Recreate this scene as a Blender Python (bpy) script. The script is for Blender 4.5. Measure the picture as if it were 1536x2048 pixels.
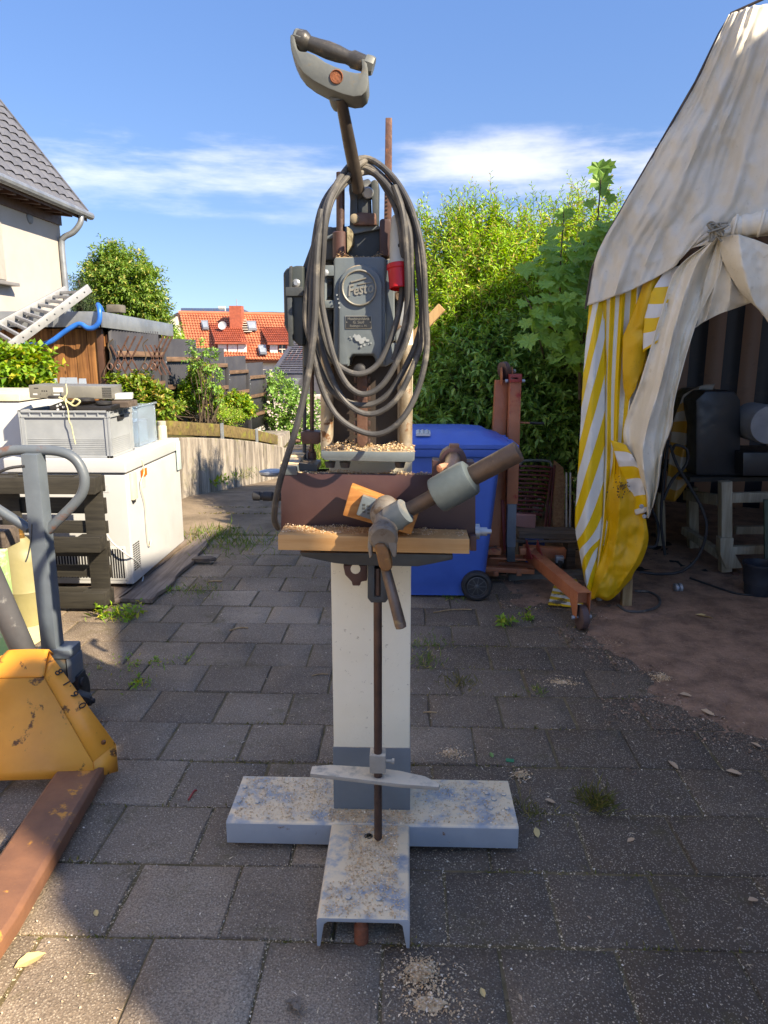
import bpy, bmesh, math, random
import numpy as np
from mathutils import Vector, Matrix, noise as mn
for _o in list(bpy.data.objects): bpy.data.objects.remove(_o)
random.seed(7); RNG = np.random.default_rng(7)
SC = bpy.context.scene; COL = SC.collection
R = math.radians
# ------------------------------------------------------------------ camera, sky, sun, exposure
H, TH, YAW, FPX = 1.6, R(12.5), R(1.8), 1480.0
cam = bpy.data.objects.new('camera', bpy.data.cameras.new('camera')); COL.objects.link(cam)
cam.location = (0, 0, H); cam.rotation_euler = (R(90) - TH, 0, YAW)
cam.data.sensor_fit = 'VERTICAL'; cam.data.sensor_height = 36; cam.data.lens = 36 * FPX / 2048
cam.data.clip_start = .05; cam.data.clip_end = 3000
SC.camera = cam
SUN_AZ, SUN_EL = R(36), R(37)        # azimuth measured from +X towards the camera side (-Y)
SUN_DIR = Vector((math.cos(SUN_EL) * math.cos(SUN_AZ), -math.cos(SUN_EL) * math.sin(SUN_AZ), math.sin(SUN_EL)))
W_ = bpy.data.worlds.new('World'); SC.world = W_; W_.use_nodes = True
wn, wl = W_.node_tree.nodes, W_.node_tree.links
wn.clear()
def wnode(t, **k):
    n = wn.new(t)
    for a, b in k.items(): setattr(n, a, b)
    return n
sky = wnode('ShaderNodeTexSky', sky_type='NISHITA', sun_disc=False)
sky.sun_elevation = SUN_EL; sky.sun_rotation = math.atan2(SUN_DIR.x, SUN_DIR.y)
sky.air_density = 1.0; sky.dust_density = .1; sky.ozone_density = 2.2; sky.altitude = 300
bg = wnode('ShaderNodeBackground'); bg.inputs[1].default_value = .15
wo = wnode('ShaderNodeOutputWorld')
tc = wnode('ShaderNodeTexCoord'); sx = wnode('ShaderNodeSeparateXYZ'); wl.new(tc.outputs['Generated'], sx.inputs[0])
def wmath(op, a, b=None, clamp=False):
    n = wnode('ShaderNodeMath', operation=op, use_clamp=clamp)
    for i, v in enumerate((a, b)):
        if v is None: continue
        if isinstance(v, (int, float)): n.inputs[i].default_value = v
        else: wl.new(v, n.inputs[i])
    return n.outputs[0]
def wnoise(vec, scale, detail, rough):
    n = wnode('ShaderNodeTexNoise'); n.inputs['Scale'].default_value = scale
    n.inputs['Detail'].default_value = detail; n.inputs['Roughness'].default_value = rough
    wl.new(vec, n.inputs['Vector']); return n.outputs['Fac']
def wmap(scale, loc=(0, 0, 0), rot=(0, 0, 0)):
    m = wnode('ShaderNodeMapping'); m.inputs['Scale'].default_value = scale; m.inputs['Location'].default_value = loc
    m.inputs['Rotation'].default_value = rot
    wl.new(tc.outputs['Generated'], m.inputs['Vector']); return m.outputs[0]
# thin cirrus: a noise stretched along the horizon, strongest in a band of elevations, broken by a larger noise
z = sx.outputs['Z']
def band(c, w): 
    d = wmath('DIVIDE', wmath('SUBTRACT', z, c), w); return wmath('POWER', 2.718, wmath('MULTIPLY', wmath('MULTIPLY', d, d), -1.0))
lift = wnode('ShaderNodeVectorMath', operation='ADD'); lift.inputs[1].default_value = (0, 0, .13); wl.new(tc.outputs['Generated'], lift.inputs[0]); nrmz = wnode('ShaderNodeVectorMath', operation='NORMALIZE'); wl.new(lift.outputs[0], nrmz.inputs[0]); wl.new(nrmz.outputs[0], sky.inputs['Vector'])   # skips the whitest band of haze at the horizon
n1 = wnoise(wmap((2.0, 2.0, 11.0), (3.1, .4, .2), (R(4), R(5), 0)), 2.2, 6, .58)
n2 = wnoise(wmap((1.2, 1.2, 4.0), (1.75, 2.2, .9)), 1.9, 3, .5)
cl = wmath('MULTIPLY', n1, wmath('ADD', wmath('MULTIPLY', band(.215, .055), .95), wmath('MULTIPLY', band(.13, .05), .40)))
cl = wmath('ADD', cl, wmath('MULTIPLY', wmath('SUBTRACT', n2, .5), .35))
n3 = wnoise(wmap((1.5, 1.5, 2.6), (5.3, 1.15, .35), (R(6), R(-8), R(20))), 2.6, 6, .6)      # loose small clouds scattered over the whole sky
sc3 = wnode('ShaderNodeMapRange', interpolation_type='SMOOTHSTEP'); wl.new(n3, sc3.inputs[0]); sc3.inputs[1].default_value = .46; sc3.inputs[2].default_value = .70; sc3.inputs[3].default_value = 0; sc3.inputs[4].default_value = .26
hi = wnode('ShaderNodeMapRange', interpolation_type='SMOOTHSTEP'); wl.new(z, hi.inputs[0]); hi.inputs[1].default_value = .34; hi.inputs[2].default_value = .70      # unseen cloud added above the frame so the shade fill is less blue
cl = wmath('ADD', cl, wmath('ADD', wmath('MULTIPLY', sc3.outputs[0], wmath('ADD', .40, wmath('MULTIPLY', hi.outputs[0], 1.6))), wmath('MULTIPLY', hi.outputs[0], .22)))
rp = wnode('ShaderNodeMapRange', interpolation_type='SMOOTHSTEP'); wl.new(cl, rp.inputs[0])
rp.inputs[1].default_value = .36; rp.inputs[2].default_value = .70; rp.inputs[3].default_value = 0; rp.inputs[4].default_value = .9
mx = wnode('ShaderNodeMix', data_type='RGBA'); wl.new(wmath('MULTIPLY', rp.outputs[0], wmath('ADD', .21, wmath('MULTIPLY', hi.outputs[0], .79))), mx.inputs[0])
tint = wnode('ShaderNodeHueSaturation'); vs = wnode('ShaderNodeMapRange'); wl.new(sx.outputs['Z'], vs.inputs[0]); vs.inputs[1].default_value = 0; vs.inputs[2].default_value = .16; vs.inputs[3].default_value = 1.22; vs.inputs[4].default_value = 1.27; wl.new(vs.outputs[0], tint.inputs['Saturation']); tint.inputs['Hue'].default_value = .514
vz = wnode('ShaderNodeMapRange'); wl.new(sx.outputs['Z'], vz.inputs[0]); vz.inputs[1].default_value = 0; vz.inputs[2].default_value = 1; vz.inputs[3].default_value = .27; vz.inputs[4].default_value = .60; wl.new(vz.outputs[0], tint.inputs['Value'])
wl.new(sky.outputs[0], tint.inputs['Color'])
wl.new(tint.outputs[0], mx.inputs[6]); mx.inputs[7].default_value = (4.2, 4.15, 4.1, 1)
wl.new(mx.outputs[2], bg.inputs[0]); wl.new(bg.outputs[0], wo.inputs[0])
sun = bpy.data.objects.new('sun', bpy.data.lights.new('sun', 'SUN')); COL.objects.link(sun)
sun.data.energy = 2.0; sun.data.angle = R(.55); sun.data.color = (1, .985, .97)
sun.rotation_euler = SUN_DIR.to_track_quat('Z', 'Y').to_euler(); sun.location = SUN_DIR * 40
SC.view_settings.view_transform = 'Standard'; SC.view_settings.look = 'None'
SC.view_settings.exposure = 2.55; SC.view_settings.use_white_balance = True; SC.view_settings.white_balance_temperature = 9000; SC.view_settings.gamma = 1; SC.view_settings.use_curve_mapping = False
SC.render.engine = 'CYCLES'; SC.cycles.max_bounces = 6; SC.cycles.transparent_max_bounces = 8

# ------------------------------------------------------------------ where things stand: photo measurements turned into metres
_f = Vector((-math.sin(YAW) * math.cos(TH), math.cos(YAW) * math.cos(TH), -math.sin(TH)))
_r = Vector((math.cos(YAW), math.sin(YAW), 0)); _u = _r.cross(_f); _C = Vector((0, 0, H))
def ray(px, py): return _f + _r * ((px - 768) / FPX) + _u * ((1024 - py) / FPX)
def W(px, py, Y): d = ray(px, py); return _C + d * (Y / d.y)              # the point at distance Y along the yard
def G(px, py, zz=0.0): d = ray(px, py); return _C + d * ((zz - H) / d.z)  # the point at height zz
def WX(px, py, X): d = ray(px, py); return _C + d * (X / d.x)
# ------------------------------------------------------------------ mesh building
class MB:
    def __init__(s): s.v = []; s.f = []
    def add(s, vs, fs):
        o = len(s.v); s.v += [tuple(p) for p in vs]; s.f += [tuple(i + o for i in f) for f in fs]; return s
    def box(s, lo, hi, rot=None, piv=None):
        x0, y0, z0 = lo; x1, y1, z1 = hi
        vs = [Vector(p) for p in ((x0,y0,z0),(x1,y0,z0),(x1,y1,z0),(x0,y1,z0),(x0,y0,z1),(x1,y0,z1),(x1,y1,z1),(x0,y1,z1))]
        if rot is not None:
            pv = Vector(piv) if piv is not None else (Vector(lo) + Vector(hi)) / 2
            vs = [pv + rot @ (q - pv) for q in vs]
        return s.add(vs, ((0,3,2,1),(4,5,6,7),(0,1,5,4),(1,2,6,5),(2,3,7,6),(3,0,4,7)))
    def beam(s, a, b, w, h, up=(0, 0, 1), ov=0):
        a, b = Vector(a), Vector(b); d = (b - a).normalized(); a = a - d * ov; b = b + d * ov
        sd = d.cross(Vector(up)); sd = sd.normalized() if sd.length > 1e-5 else Vector((1, 0, 0)); uu = sd.cross(d)
        vs = [q + sd * (w / 2 * i) + uu * (h / 2 * j) for q in (a, b) for i, j in ((-1,-1),(1,-1),(1,1),(-1,1))]
        return s.add(vs, ((0,1,2,3),(7,6,5,4),(0,4,5,1),(1,5,6,2),(2,6,7,3),(3,7,4,0)))
    def extr(s, pts, vec):
        pts = [Vector(p) for p in pts]; vec = Vector(vec); n = len(pts)
        return s.add(pts + [p + vec for p in pts], [tuple(range(n)), tuple(range(2*n-1, n-1, -1))] +
                     [(i, i + n, (i+1) % n + n, (i+1) % n) for i in range(n)])
    def tube(s, pts, r, n=10, caps=True, closed=False):
        pts = [Vector(p) for p in pts]; m = len(pts)
        rs = r if isinstance(r, (list, tuple)) else [r] * m
        t0 = (pts[1] - pts[0]).normalized(); ref = Vector((0, 0, 1)) if abs(t0.z) < .9 else Vector((1, 0, 0))
        nx = t0.cross(ref).normalized(); vs = []
        for i, p in enumerate(pts):
            if closed: t = pts[(i+1) % m] - pts[i-1]
            else: t = pts[min(i+1, m-1)] - pts[max(i-1, 0)]
            t = t.normalized() if t.length > 1e-9 else t0
            nx = (nx - t * nx.dot(t)); nx = nx.normalized() if nx.length > 1e-6 else t.orthogonal().normalized()
            ny = t.cross(nx)
            vs += [p + (nx * math.cos(2*math.pi*k/n) + ny * math.sin(2*math.pi*k/n)) * rs[i] for k in range(n)]
        fs = []
        for i in range(m if closed else m - 1):
            j = (i + 1) % m
            fs += [(i*n+k, i*n+(k+1) % n, j*n+(k+1) % n, j*n+k) for k in range(n)]
        if caps and not closed: fs += [tuple(range(n-1, -1, -1)), tuple((m-1)*n + k for k in range(n))]
        return s.add(vs, fs)
    def lathe(s, base, axis, prof, n=16):     # prof: (distance along axis, radius)
        b, a = Vector(base), Vector(axis).normalized()
        return s.tube([b + a * d for d, _ in prof], [max(q, 1e-4) for _, q in prof], n) if False else s._lathe(b, a, prof, n)
    def _lathe(s, b, a, prof, n):
        nx = a.orthogonal().normalized(); ny = a.cross(nx); vs = []
        for d, q in prof: vs += [b + a*d + (nx*math.cos(2*math.pi*k/n) + ny*math.sin(2*math.pi*k/n)) * max(q, 1e-4) for k in range(n)]
        m = len(prof); fs = [(i*n+k, i*n+(k+1) % n, (i+1)*n+(k+1) % n, (i+1)*n+k) for i in range(m-1) for k in range(n)]
        return s.add(vs, fs + [tuple(range(n-1, -1, -1)), tuple((m-1)*n + k for k in range(n))])
    def grid(s, rows, flip=False, closed=False):
        o = len(s.v); nu = len(rows[0]); nv = len(rows)
        for rw in rows: s.v += [tuple(p) for p in rw]
        for j in range(nv - 1):
            for i in range(nu if closed else nu - 1):
                q = (o+j*nu+i, o+j*nu+(i+1) % nu, o+(j+1)*nu+(i+1) % nu, o+(j+1)*nu+i)
                s.f.append(q[::-1] if flip else q)
        return s
def crom(pts, n, closed=False):
    P = [Vector(p) for p in pts]; m = len(P); out = []
    segs = m if closed else m - 1
    for k in range(n):
        t = k / (n if closed else n - 1) * segs; i = min(int(t), segs - 1); t -= i
        if closed: a, b, c, d = P[(i-1) % m], P[i % m], P[(i+1) % m], P[(i+2) % m]
        else:
            b, c = P[i], P[i+1]; a = P[i-1] if i > 0 else b*2 - c; d = P[i+2] if i + 2 < m else c*2 - b
        out.append(.5 * (2*b + (c - a)*t + (2*a - 5*b + 4*c - d)*t*t + (3*b - a - 3*c + d)*t**3))
    return out
ORIG = {}
def mesh_from(name, mb, mat, off=(0, 0, 0), bev=0, smooth=True, ang=35, segs=2, fixn=True):
    me = bpy.data.meshes.new(name); off = Vector(off)
    me.from_pydata([Vector(p) - off for p in mb.v], [], mb.f)
    if bev or fixn:
        bm = bmesh.new(); bm.from_mesh(me)
        if fixn: bmesh.ops.recalc_face_normals(bm, faces=bm.faces)
        if bev:
            es = [e for e in bm.edges if len(e.link_faces) == 2 and e.calc_face_angle(0) > R(32)]
            bmesh.ops.bevel(bm, geom=es, offset=bev, segments=segs, profile=.6, affect='EDGES', clamp_overlap=True)
        bm.to_mesh(me); bm.free()
    if smooth:
        me.polygons.foreach_set('use_smooth', [True] * len(me.polygons)); me.set_sharp_from_angle(angle=R(ang))
    if mat: me.materials.append(mat)
    return me
def link(name, me, parent=None, loc=(0, 0, 0)):
    o = bpy.data.objects.new(name, me); COL.objects.link(o); o.location = loc
    if parent is not None: o.parent = parent
    return o
def obj(name, mb, mat, parent=None, **k):
    off = ORIG.get(parent.name, (0, 0, 0)) if parent is not None else (0, 0, 0)
    o = link(name, mesh_from(name, mb, mat, off, **k), parent)
    if parent is not None: ORIG[o.name] = off
    return o
def tag(o, label=None, cat=None, group=None, kind=None):
    if label: o['label'] = label
    if cat: o['category'] = cat
    if group: o['group'] = group
    if kind: o['kind'] = kind
    return o
def thing(name, label, cat, loc=(0, 0, 0), rotz=0, group=None, local=False):   # Empty at the thing's base; parts given in world metres
    o = bpy.data.objects.new(name, None); COL.objects.link(o); o.location = loc; o.rotation_euler = (0, 0, rotz)
    o.empty_display_size = .1
    ORIG[o.name] = (0, 0, 0) if local else tuple(loc)
    return tag(o, label, cat, group)
def solo(name, mb, mat, label, cat, group=None, kind=None, loc=None, **k):      # a thing that is one mesh, origin at its base
    vs = mb.v; loc = loc or (sum(p[0] for p in vs)/len(vs), sum(p[1] for p in vs)/len(vs), min(p[2] for p in vs))
    o = link(name, mesh_from(name, mb, mat, loc, **k), None, loc); ORIG[o.name] = tuple(loc)
    return tag(o, label, cat, group, kind)
def struct(name, mb, mat, **k):
    o = link(name, mesh_from(name, mb, mat, **k)); ORIG[o.name] = (0, 0, 0); o['kind'] = 'structure'; return o
def copy_tree(o, parent=None):
    c = o.copy(); COL.objects.link(c); c.parent = parent; ORIG[c.name] = ORIG.get(o.name, (0, 0, 0))
    for ch in list(o.children): copy_tree(ch, c)
    return c
def text_mesh(body, size, depth=.0015, shear=0.0):
    cu = bpy.data.curves.new('t', 'FONT'); cu.body = body; cu.size = size; cu.extrude = depth; cu.shear = shear; cu.offset = size*(.018 if shear else .006)
    cu.align_x = 'CENTER'; cu.align_y = 'CENTER'; cu.resolution_u = 2
    o = bpy.data.objects.new('t', cu); COL.objects.link(o)
    me = bpy.data.meshes.new_from_object(o.evaluated_get(bpy.context.evaluated_depsgraph_get()))
    bpy.data.objects.remove(o); return me
def text(name, body, size, mat, parent, loc, rot=(R(90), 0, 0), depth=.0015, shear=0.0):
    me = text_mesh(body, size, depth, shear); me.materials.append(mat)
    o = bpy.data.objects.new(name, me); COL.objects.link(o); o.parent = parent
    o.location = Vector(loc) - Vector(ORIG[parent.name]); o.rotation_euler = rot; return o
# ------------------------------------------------------------------ materials (base colours of the things themselves; slabs and inner tent stripes also carry shade)
def S(r, g, b):
    return tuple(((c/255)/12.92 if c/255 <= .04045 else ((c/255 + .055)/1.055)**2.4) for c in (r, g, b)) + (1,)
class NT:
    def __init__(s, name):
        s.m = bpy.data.materials.new(name); s.m.use_nodes = True; s.n = s.m.node_tree.nodes; s.l = s.m.node_tree.links
        s.b = s.n['Principled BSDF']; s.tc = s.n.new('ShaderNodeTexCoord'); s.geo = s.n.new('ShaderNodeNewGeometry')
    def set(s, sock, v):
        if isinstance(v, (int, float)): sock.default_value = v
        elif isinstance(v, (tuple, list)): sock.default_value = v
        elif isinstance(v, bpy.types.NodeSocket): s.l.new(v, sock)
        else: s.l.new(v.outputs[0], sock)
    def vec(s, space='Object', scale=(1, 1, 1), rot=(0, 0, 0), loc=(0, 0, 0)):
        m = s.n.new('ShaderNodeMapping'); m.inputs['Scale'].default_value = scale; m.inputs['Rotation'].default_value = rot
        m.inputs['Location'].default_value = loc
        s.l.new(s.geo.outputs['Position'] if space == 'World' else s.tc.outputs[space], m.inputs[0]); return m.outputs[0]
    def noise(s, v, scale, detail=4, rough=.55, dist=0):
        n = s.n.new('ShaderNodeTexNoise'); s.l.new(v, n.inputs['Vector']); n.inputs['Scale'].default_value = scale
        n.inputs['Detail'].default_value = detail; n.inputs['Roughness'].default_value = rough; n.inputs['Distortion'].default_value = dist
        return n.outputs['Fac']
    def voro(s, v, scale, feat='F1', out='Distance', rnd=1.0):
        n = s.n.new('ShaderNodeTexVoronoi'); n.feature = feat; s.l.new(v, n.inputs['Vector']); n.inputs['Scale'].default_value = scale
        n.inputs['Randomness'].default_value = rnd
        return n.outputs[out]
    def rng(s, v, a, b, c=0., d=1., smooth=True):
        n = s.n.new('ShaderNodeMapRange'); n.interpolation_type = 'SMOOTHSTEP' if smooth else 'LINEAR'; s.set(n.inputs[0], v)
        for i, q in enumerate((a, b, c, d)): n.inputs[i+1].default_value = q
        return n.outputs[0]
    def mix(s, f, a, b, mode='MIX'):
        n = s.n.new('ShaderNodeMix'); n.data_type = 'RGBA'; n.blend_type = mode
        s.set(n.inputs[0], f); s.set(n.inputs[6], a); s.set(n.inputs[7], b); return n.outputs[2]
    def math(s, op, a, b=0., clamp=False):
        n = s.n.new('ShaderNodeMath'); n.operation = op; n.use_clamp = clamp; s.set(n.inputs[0], a); s.set(n.inputs[1], b); return n.outputs[0]
    def hsv(s, c, h=.5, sat=1., v=1.):
        n = s.n.new('ShaderNodeHueSaturation'); s.set(n.inputs['Hue'], h); s.set(n.inputs['Saturation'], sat); s.set(n.inputs['Value'], v)
        s.set(n.inputs['Color'], c); return n.outputs[0]
    def bump(s, h, strength=.3, dist=.01, prev=None):
        n = s.n.new('ShaderNodeBump'); n.inputs['Strength'].default_value = strength; n.inputs['Distance'].default_value = dist
        s.l.new(h, n.inputs['Height'])
        if prev is not None: s.l.new(prev, n.inputs['Normal'])
        return n.outputs[0]
    def rnd(s):
        n = s.n.new('ShaderNodeObjectInfo'); return n.outputs['Random']
    def out(s, col, rough=.6, metal=0., normal=None, spec=.5):
        s.set(s.b.inputs['Base Color'], col); s.set(s.b.inputs['Roughness'], rough); s.set(s.b.inputs['Metallic'], metal)
        s.b.inputs['Specular IOR Level'].default_value = spec
        if normal is not None: s.l.new(normal, s.b.inputs['Normal'])
        return s.m
MATS = {}
def paint(name, c, c2=None, wear=None, wl=(.56, .64), scale=6, wscale=9, rough=.5, metal=0., bump=.12, bs=40, space='World', spec=.5, stretch=(1, 1, 1), dust=None, dl=(.25, .7)):
    """painted / plain surface: colour drift between c and c2, worn patches of colour wear, dust lying on upward faces"""
    t = NT(name); v = t.vec(space, stretch); c2 = c2 or tuple(q*.78 for q in c[:3]) + (1,)
    col = t.mix(t.rng(t.noise(v, scale, 5, .6), .3, .7), c, c2)
    rg = t.rng(t.noise(v, scale*3, 3), .3, .7, rough - .07, min(1, rough + .1))
    if wear:
        wm = t.rng(t.noise(v, wscale, 7, .68, .3), wl[0], wl[1]); col = t.mix(wm, col, wear); rg = t.mix(wm, rg, (.8, .8, .8, 1))
    if dust:
        nz = t.n.new('ShaderNodeSeparateXYZ'); t.l.new(t.geo.outputs['Normal'], nz.inputs[0])
        d = t.math('MULTIPLY', t.rng(nz.outputs[2], .35, .85), t.rng(t.noise(v, 14, 6, .65), dl[0], dl[1])); col = t.mix(d, col, dust)
    nrm = t.bump(t.noise(v, bs, 4, .6), bump, .006) if bump else None
    MATS[name] = t.out(col, rg, metal, nrm, spec); return MATS[name]
def wood(name, c, c2, axis=0, grain=30, rough=.75, knots=False, moss=None, bump=.35, space='World', stain=None):
    t = NT(name); st = [1, 1, 1]; st[axis] = .06; v = t.vec(space, st)
    g = t.noise(v, grain, 6, .65, .6); col = t.mix(t.rng(g, .3, .7), c, c2)
    col = t.hsv(col, .5, 1., t.rng(t.rnd(), 0, 1, .82, 1.12, False))
    big = t.noise(t.vec(space, (1, 1, 1)), 3.5, 4); col = t.mix(t.rng(big, .45, .75, 0, .5), col, tuple(q*.5 for q in c2[:3]) + (1,))
    if knots:
        k = t.voro(t.vec(space, [1.6 if i != axis else .8 for i in range(3)]), 5.5); col = t.mix(t.rng(k, .05, .14, .85, 0), col, tuple(q*.3 for q in c2[:3]) + (1,))
    if moss: col = t.mix(t.rng(t.noise(t.vec(space), 7, 6, .7), .5, .66), col, moss)
    if stain: col = t.mix(t.rng(t.noise(t.vec(space), 4, 5, .7), .48, .7), col, stain)
    MATS[name] = t.out(col, rough, 0, t.bump(g, bump, .004), .3); return MATS[name]
def leaf(name, c, c2, c3=None, trans=.35, rough=.45):
    t = NT(name); r = t.geo.outputs['Random Per Island']; col = t.mix(r, c, c2)
    if c3: col = t.mix(t.rng(t.math('FRACT', t.math('MULTIPLY', r, 7.31)), .82, .9), col, c3)
    col = t.hsv(col, .5, 1., t.rng(t.math('FRACT', t.math('MULTIPLY', r, 13.7)), 0, 1, .75, 1.25, False))
    t.out(col, rough, 0, None, .35)
    tr = t.n.new('ShaderNodeBsdfTranslucent'); t.l.new(t.hsv(col, .48, 1.1, 1.5), tr.inputs[0])
    ms = t.n.new('ShaderNodeMixShader'); ms.inputs[0].default_value = trans
    t.l.new(t.b.outputs[0], ms.inputs[1]); t.l.new(tr.outputs[0], ms.inputs[2]); t.l.new(ms.outputs[0], t.n['Material Output'].inputs[0])
    MATS[name] = t.m; return t.m
rust_c, saw_c = S(120, 70, 45), S(214, 186, 146)
grey_paint = paint('grey_hammer_paint', S(98, 107, 110), S(86, 95, 99), S(140, 140, 134), (.68, .74), 8, 16, .38, 0, .1, 60, dust=S(165, 145, 115), dl=(.35, .65))
dark_cast = paint('dark_casting', S(62, 68, 70), S(48, 52, 54), S(96, 80, 62), (.6, .72), 8, 14, .5, 0, .2, 50, dust=S(130, 108, 80), dl=(.35, .7))
base_paint = paint('blue_grey_paint', S(152, 159, 164), S(138, 145, 150), S(118, 82, 56), (.63, .68), 4, 9, .45, 0, .12, 50, dust=S(230, 206, 168), dl=(.34, .58))
rust_steel = paint('rusty_steel', S(112, 82, 68), S(86, 62, 54), S(140, 88, 56), (.58, .68), 14, 24, .5, .35, .25, 70)
brown_steel = paint('brown_steel', S(96, 74, 66), S(72, 57, 52), None, (.6, .7), 12, 20, .42, .45, .2, 80)
pipe_steel = paint('worn_pipe_steel', S(118, 98, 84), S(84, 72, 64), S(150, 130, 100), (.6, .7), 10, 18, .42, .5, .2, 70)
galv = paint('galvanised', S(168, 174, 178), S(142, 148, 154), None, scale=9, rough=.4, metal=.55, bump=.05)
chrome_rust = paint('pitted_tube', S(176, 164, 144), S(140, 124, 100), S(120, 84, 56), (.55, .66), 12, 22, .42, .5, .2, 80)
black_rub = paint('black_rubber', S(38, 38, 39), S(28, 28, 29), None, scale=10, rough=.62, bump=.1)
cable_m = paint('grey_rubber_cable', S(76, 75, 74), S(52, 52, 52), S(118, 112, 102), (.5, .7), 7, 11, .6, 0, .12, 60)
def column_paint():
    t = NT('cream_column_paint'); v = t.vec('World')
    col = t.mix(t.rng(t.noise(v, 3, 4), .35, .7), S(238, 231, 208), S(230, 221, 195))
    col = t.mix(t.rng(t.noise(v, 60, 5, .7), .62, .72), col, S(168, 156, 132)); col = t.mix(t.rng(t.noise(v, 22, 6, .75), .72, .74), col, S(70, 66, 58))
    return t.out(col, .55, 0, t.bump(t.noise(v, 90, 4), .25, .004))
cream = column_paint()
ply_film = paint('film_faced_plywood', S(74, 50, 47), S(64, 42, 41), S(112, 86, 70), (.7, .76), 5, 12, .42, 0, .06, 90)
pine = wood('planed_pine', S(208, 164, 112), S(186, 136, 84), 0, 26, .6, True, None, .12)
pad_wood = wood('oiled_wood', S(188, 132, 76), S(150, 94, 48), 0, 40, .5, False, None, .2)
old_wood = wood('weathered_wood', S(150, 134, 120), S(104, 90, 80), 1, 34, .85)
old_wood_x = wood('weathered_wood_x', S(112, 100, 90), S(76, 66, 58), 0, 34, .85)
black_wood = wood('black_stained_wood', S(58, 55, 48), S(38, 36, 32), 0, 40, .7, False, None, .3)
shed_wood = wood('brown_shed_boards', S(150, 104, 62), S(98, 62, 36), 2, 24, .7, True)
moss_beam = wood('mossy_sleeper', S(132, 112, 72), S(92, 78, 48), 0, 20, .85, False, S(118, 116, 48))
raw_wood = wood('raw_post_wood', S(190, 160, 118), S(150, 118, 80), 2, 30, .75)
pale_wood = wood('pale_frame_wood', S(176, 164, 140), S(140, 126, 102), 2, 28, .75)
gold = paint('emblem_metal', S(150, 146, 134), S(120, 116, 104), None, scale=20, rough=.4, metal=.5, bump=.1)
plate_black = paint('plate_black', S(36, 38, 40), S(28, 30, 32), None, rough=.4)
red_pl = paint('red_plug_plastic', S(190, 22, 34), S(172, 18, 28), None, rough=.35, bump=.03)
grey_pl = paint('beige_grey_plastic', S(178, 176, 164), S(160, 156, 142), None, rough=.5, bump=.05)
blue_pl = paint('blue_bin_plastic', S(54, 102, 188), S(46, 90, 172), S(84, 124, 190), (.62, .8), 3, 5, .45, 0, .08, 120)
white_enamel = paint('white_enamel', S(186, 188, 188), S(179, 181, 181), S(160, 150, 134), (.72, .78), 2, 6, .35, 0, .03, 30)
off_white = paint('yellowed_plastic', S(210, 202, 180), S(196, 186, 160), None, rough=.5)
grey_crate = paint('grey_crate_plastic', S(150, 156, 160), S(136, 142, 146), None, rough=.5, bump=.05, dust=S(170, 166, 156))
orange = paint('orange_truck_paint', S(238, 158, 58), S(222, 142, 48), S(104, 68, 40), (.58, .64), 4, 11, .42, 0, .12, 50)
fork_m = paint('rusty_fork_top', S(142, 98, 72), S(118, 82, 64), S(208, 144, 66), (.56, .64), 5, 9, .55, .15, .2, 60)
truck_grey = paint('truck_grey_paint', S(98, 108, 116), S(86, 95, 102), S(80, 66, 56), (.68, .75), 6, 12, .4, 0, .1, 50)
crane_or = paint('faded_crane_orange', S(176, 108, 72), S(156, 88, 56), S(150, 44, 40), (.56, .68), 4, 5, .5, 0, .12, 50)
crane_rd = paint('crane_red', S(150, 50, 46), S(134, 40, 38), S(168, 110, 76), (.6, .7), 6, 7, .5)
maroon = paint('maroon_steel', S(104, 44, 44), S(86, 34, 36), None, rough=.4)
beige_cyl = paint('beige_cylinder_paint', S(146, 138, 98), S(132, 124, 86), S(120, 94, 60), (.68, .74), 4, 9, .5)
brass = paint('brass', S(170, 132, 74), S(140, 104, 56), None, rough=.4, metal=.7)
blue_hose = paint('blue_hose', S(24, 104, 190), S(18, 88, 168), None, rough=.35)
alu = paint('ladder_aluminium', S(160, 162, 163), S(142, 144, 145), None, rough=.42, metal=.4, bump=.05)
dark_sheet = paint('anthracite_sheet', S(62, 62, 65), S(54, 54, 57), None, scale=2, rough=.5, bump=.03)
rail_wood = wood('brown_rails', S(124, 98, 78), S(88, 68, 54), 1, 30)
render_w = paint('house_render', S(178, 172, 165), S(170, 163, 155), None, scale=1.4, rough=.9, bump=.2, bs=120)
render_3 = paint('white_render', S(228, 222, 212), S(222, 215, 204), None, scale=1, rough=.9, bump=0)
render_2 = paint('far_render', S(208, 200, 186), S(196, 188, 172), None, scale=1, rough=.9, bump=0)
tile_grey = paint('grey_roof_tile', S(92, 94, 100), S(80, 82, 88), S(112, 112, 110), (.6, .7), 3, 6, .6, 0, .1, 60)
def tile_red_():
    t = NT('red_clay_tile'); v = t.vec('World'); r = t.geo.outputs['Random Per Island']
    col = t.mix(t.rng(t.noise(v, .9, 5, .7), .3, .7), S(196, 118, 84), S(170, 96, 68)); col = t.hsv(col, .5, 1, t.rng(r, 0, 1, .82, 1.15, False))
    return t.out(col, .75)
tile_red = tile_red_()
slate_m = paint('dark_slate', S(78, 78, 86), S(66, 66, 74), None, scale=2, rough=.6, bump=.1)
zinc = paint('zinc', S(150, 156, 160), S(126, 132, 138), None, scale=4, rough=.4, metal=.5, bump=.04)
dark_void = paint('dark_opening', S(26, 26, 28), None, rough=.8, bump=0)
win_white = paint('white_shutter', S(222, 222, 218), None, rough=.6, bump=0)
glass_dark = paint('window_glass', S(66, 74, 80), S(54, 62, 68), None, scale=1, rough=.12, bump=0)
grey_glass = paint('skylight_glass', S(140, 150, 158), S(126, 136, 146), None, scale=1, rough=.15, bump=0)
concrete_k = paint('kerb_concrete', S(112, 108, 100), S(88, 84, 78), S(70, 72, 52), (.58, .7), 6, 8, .9, 0, .4, 60)
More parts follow.
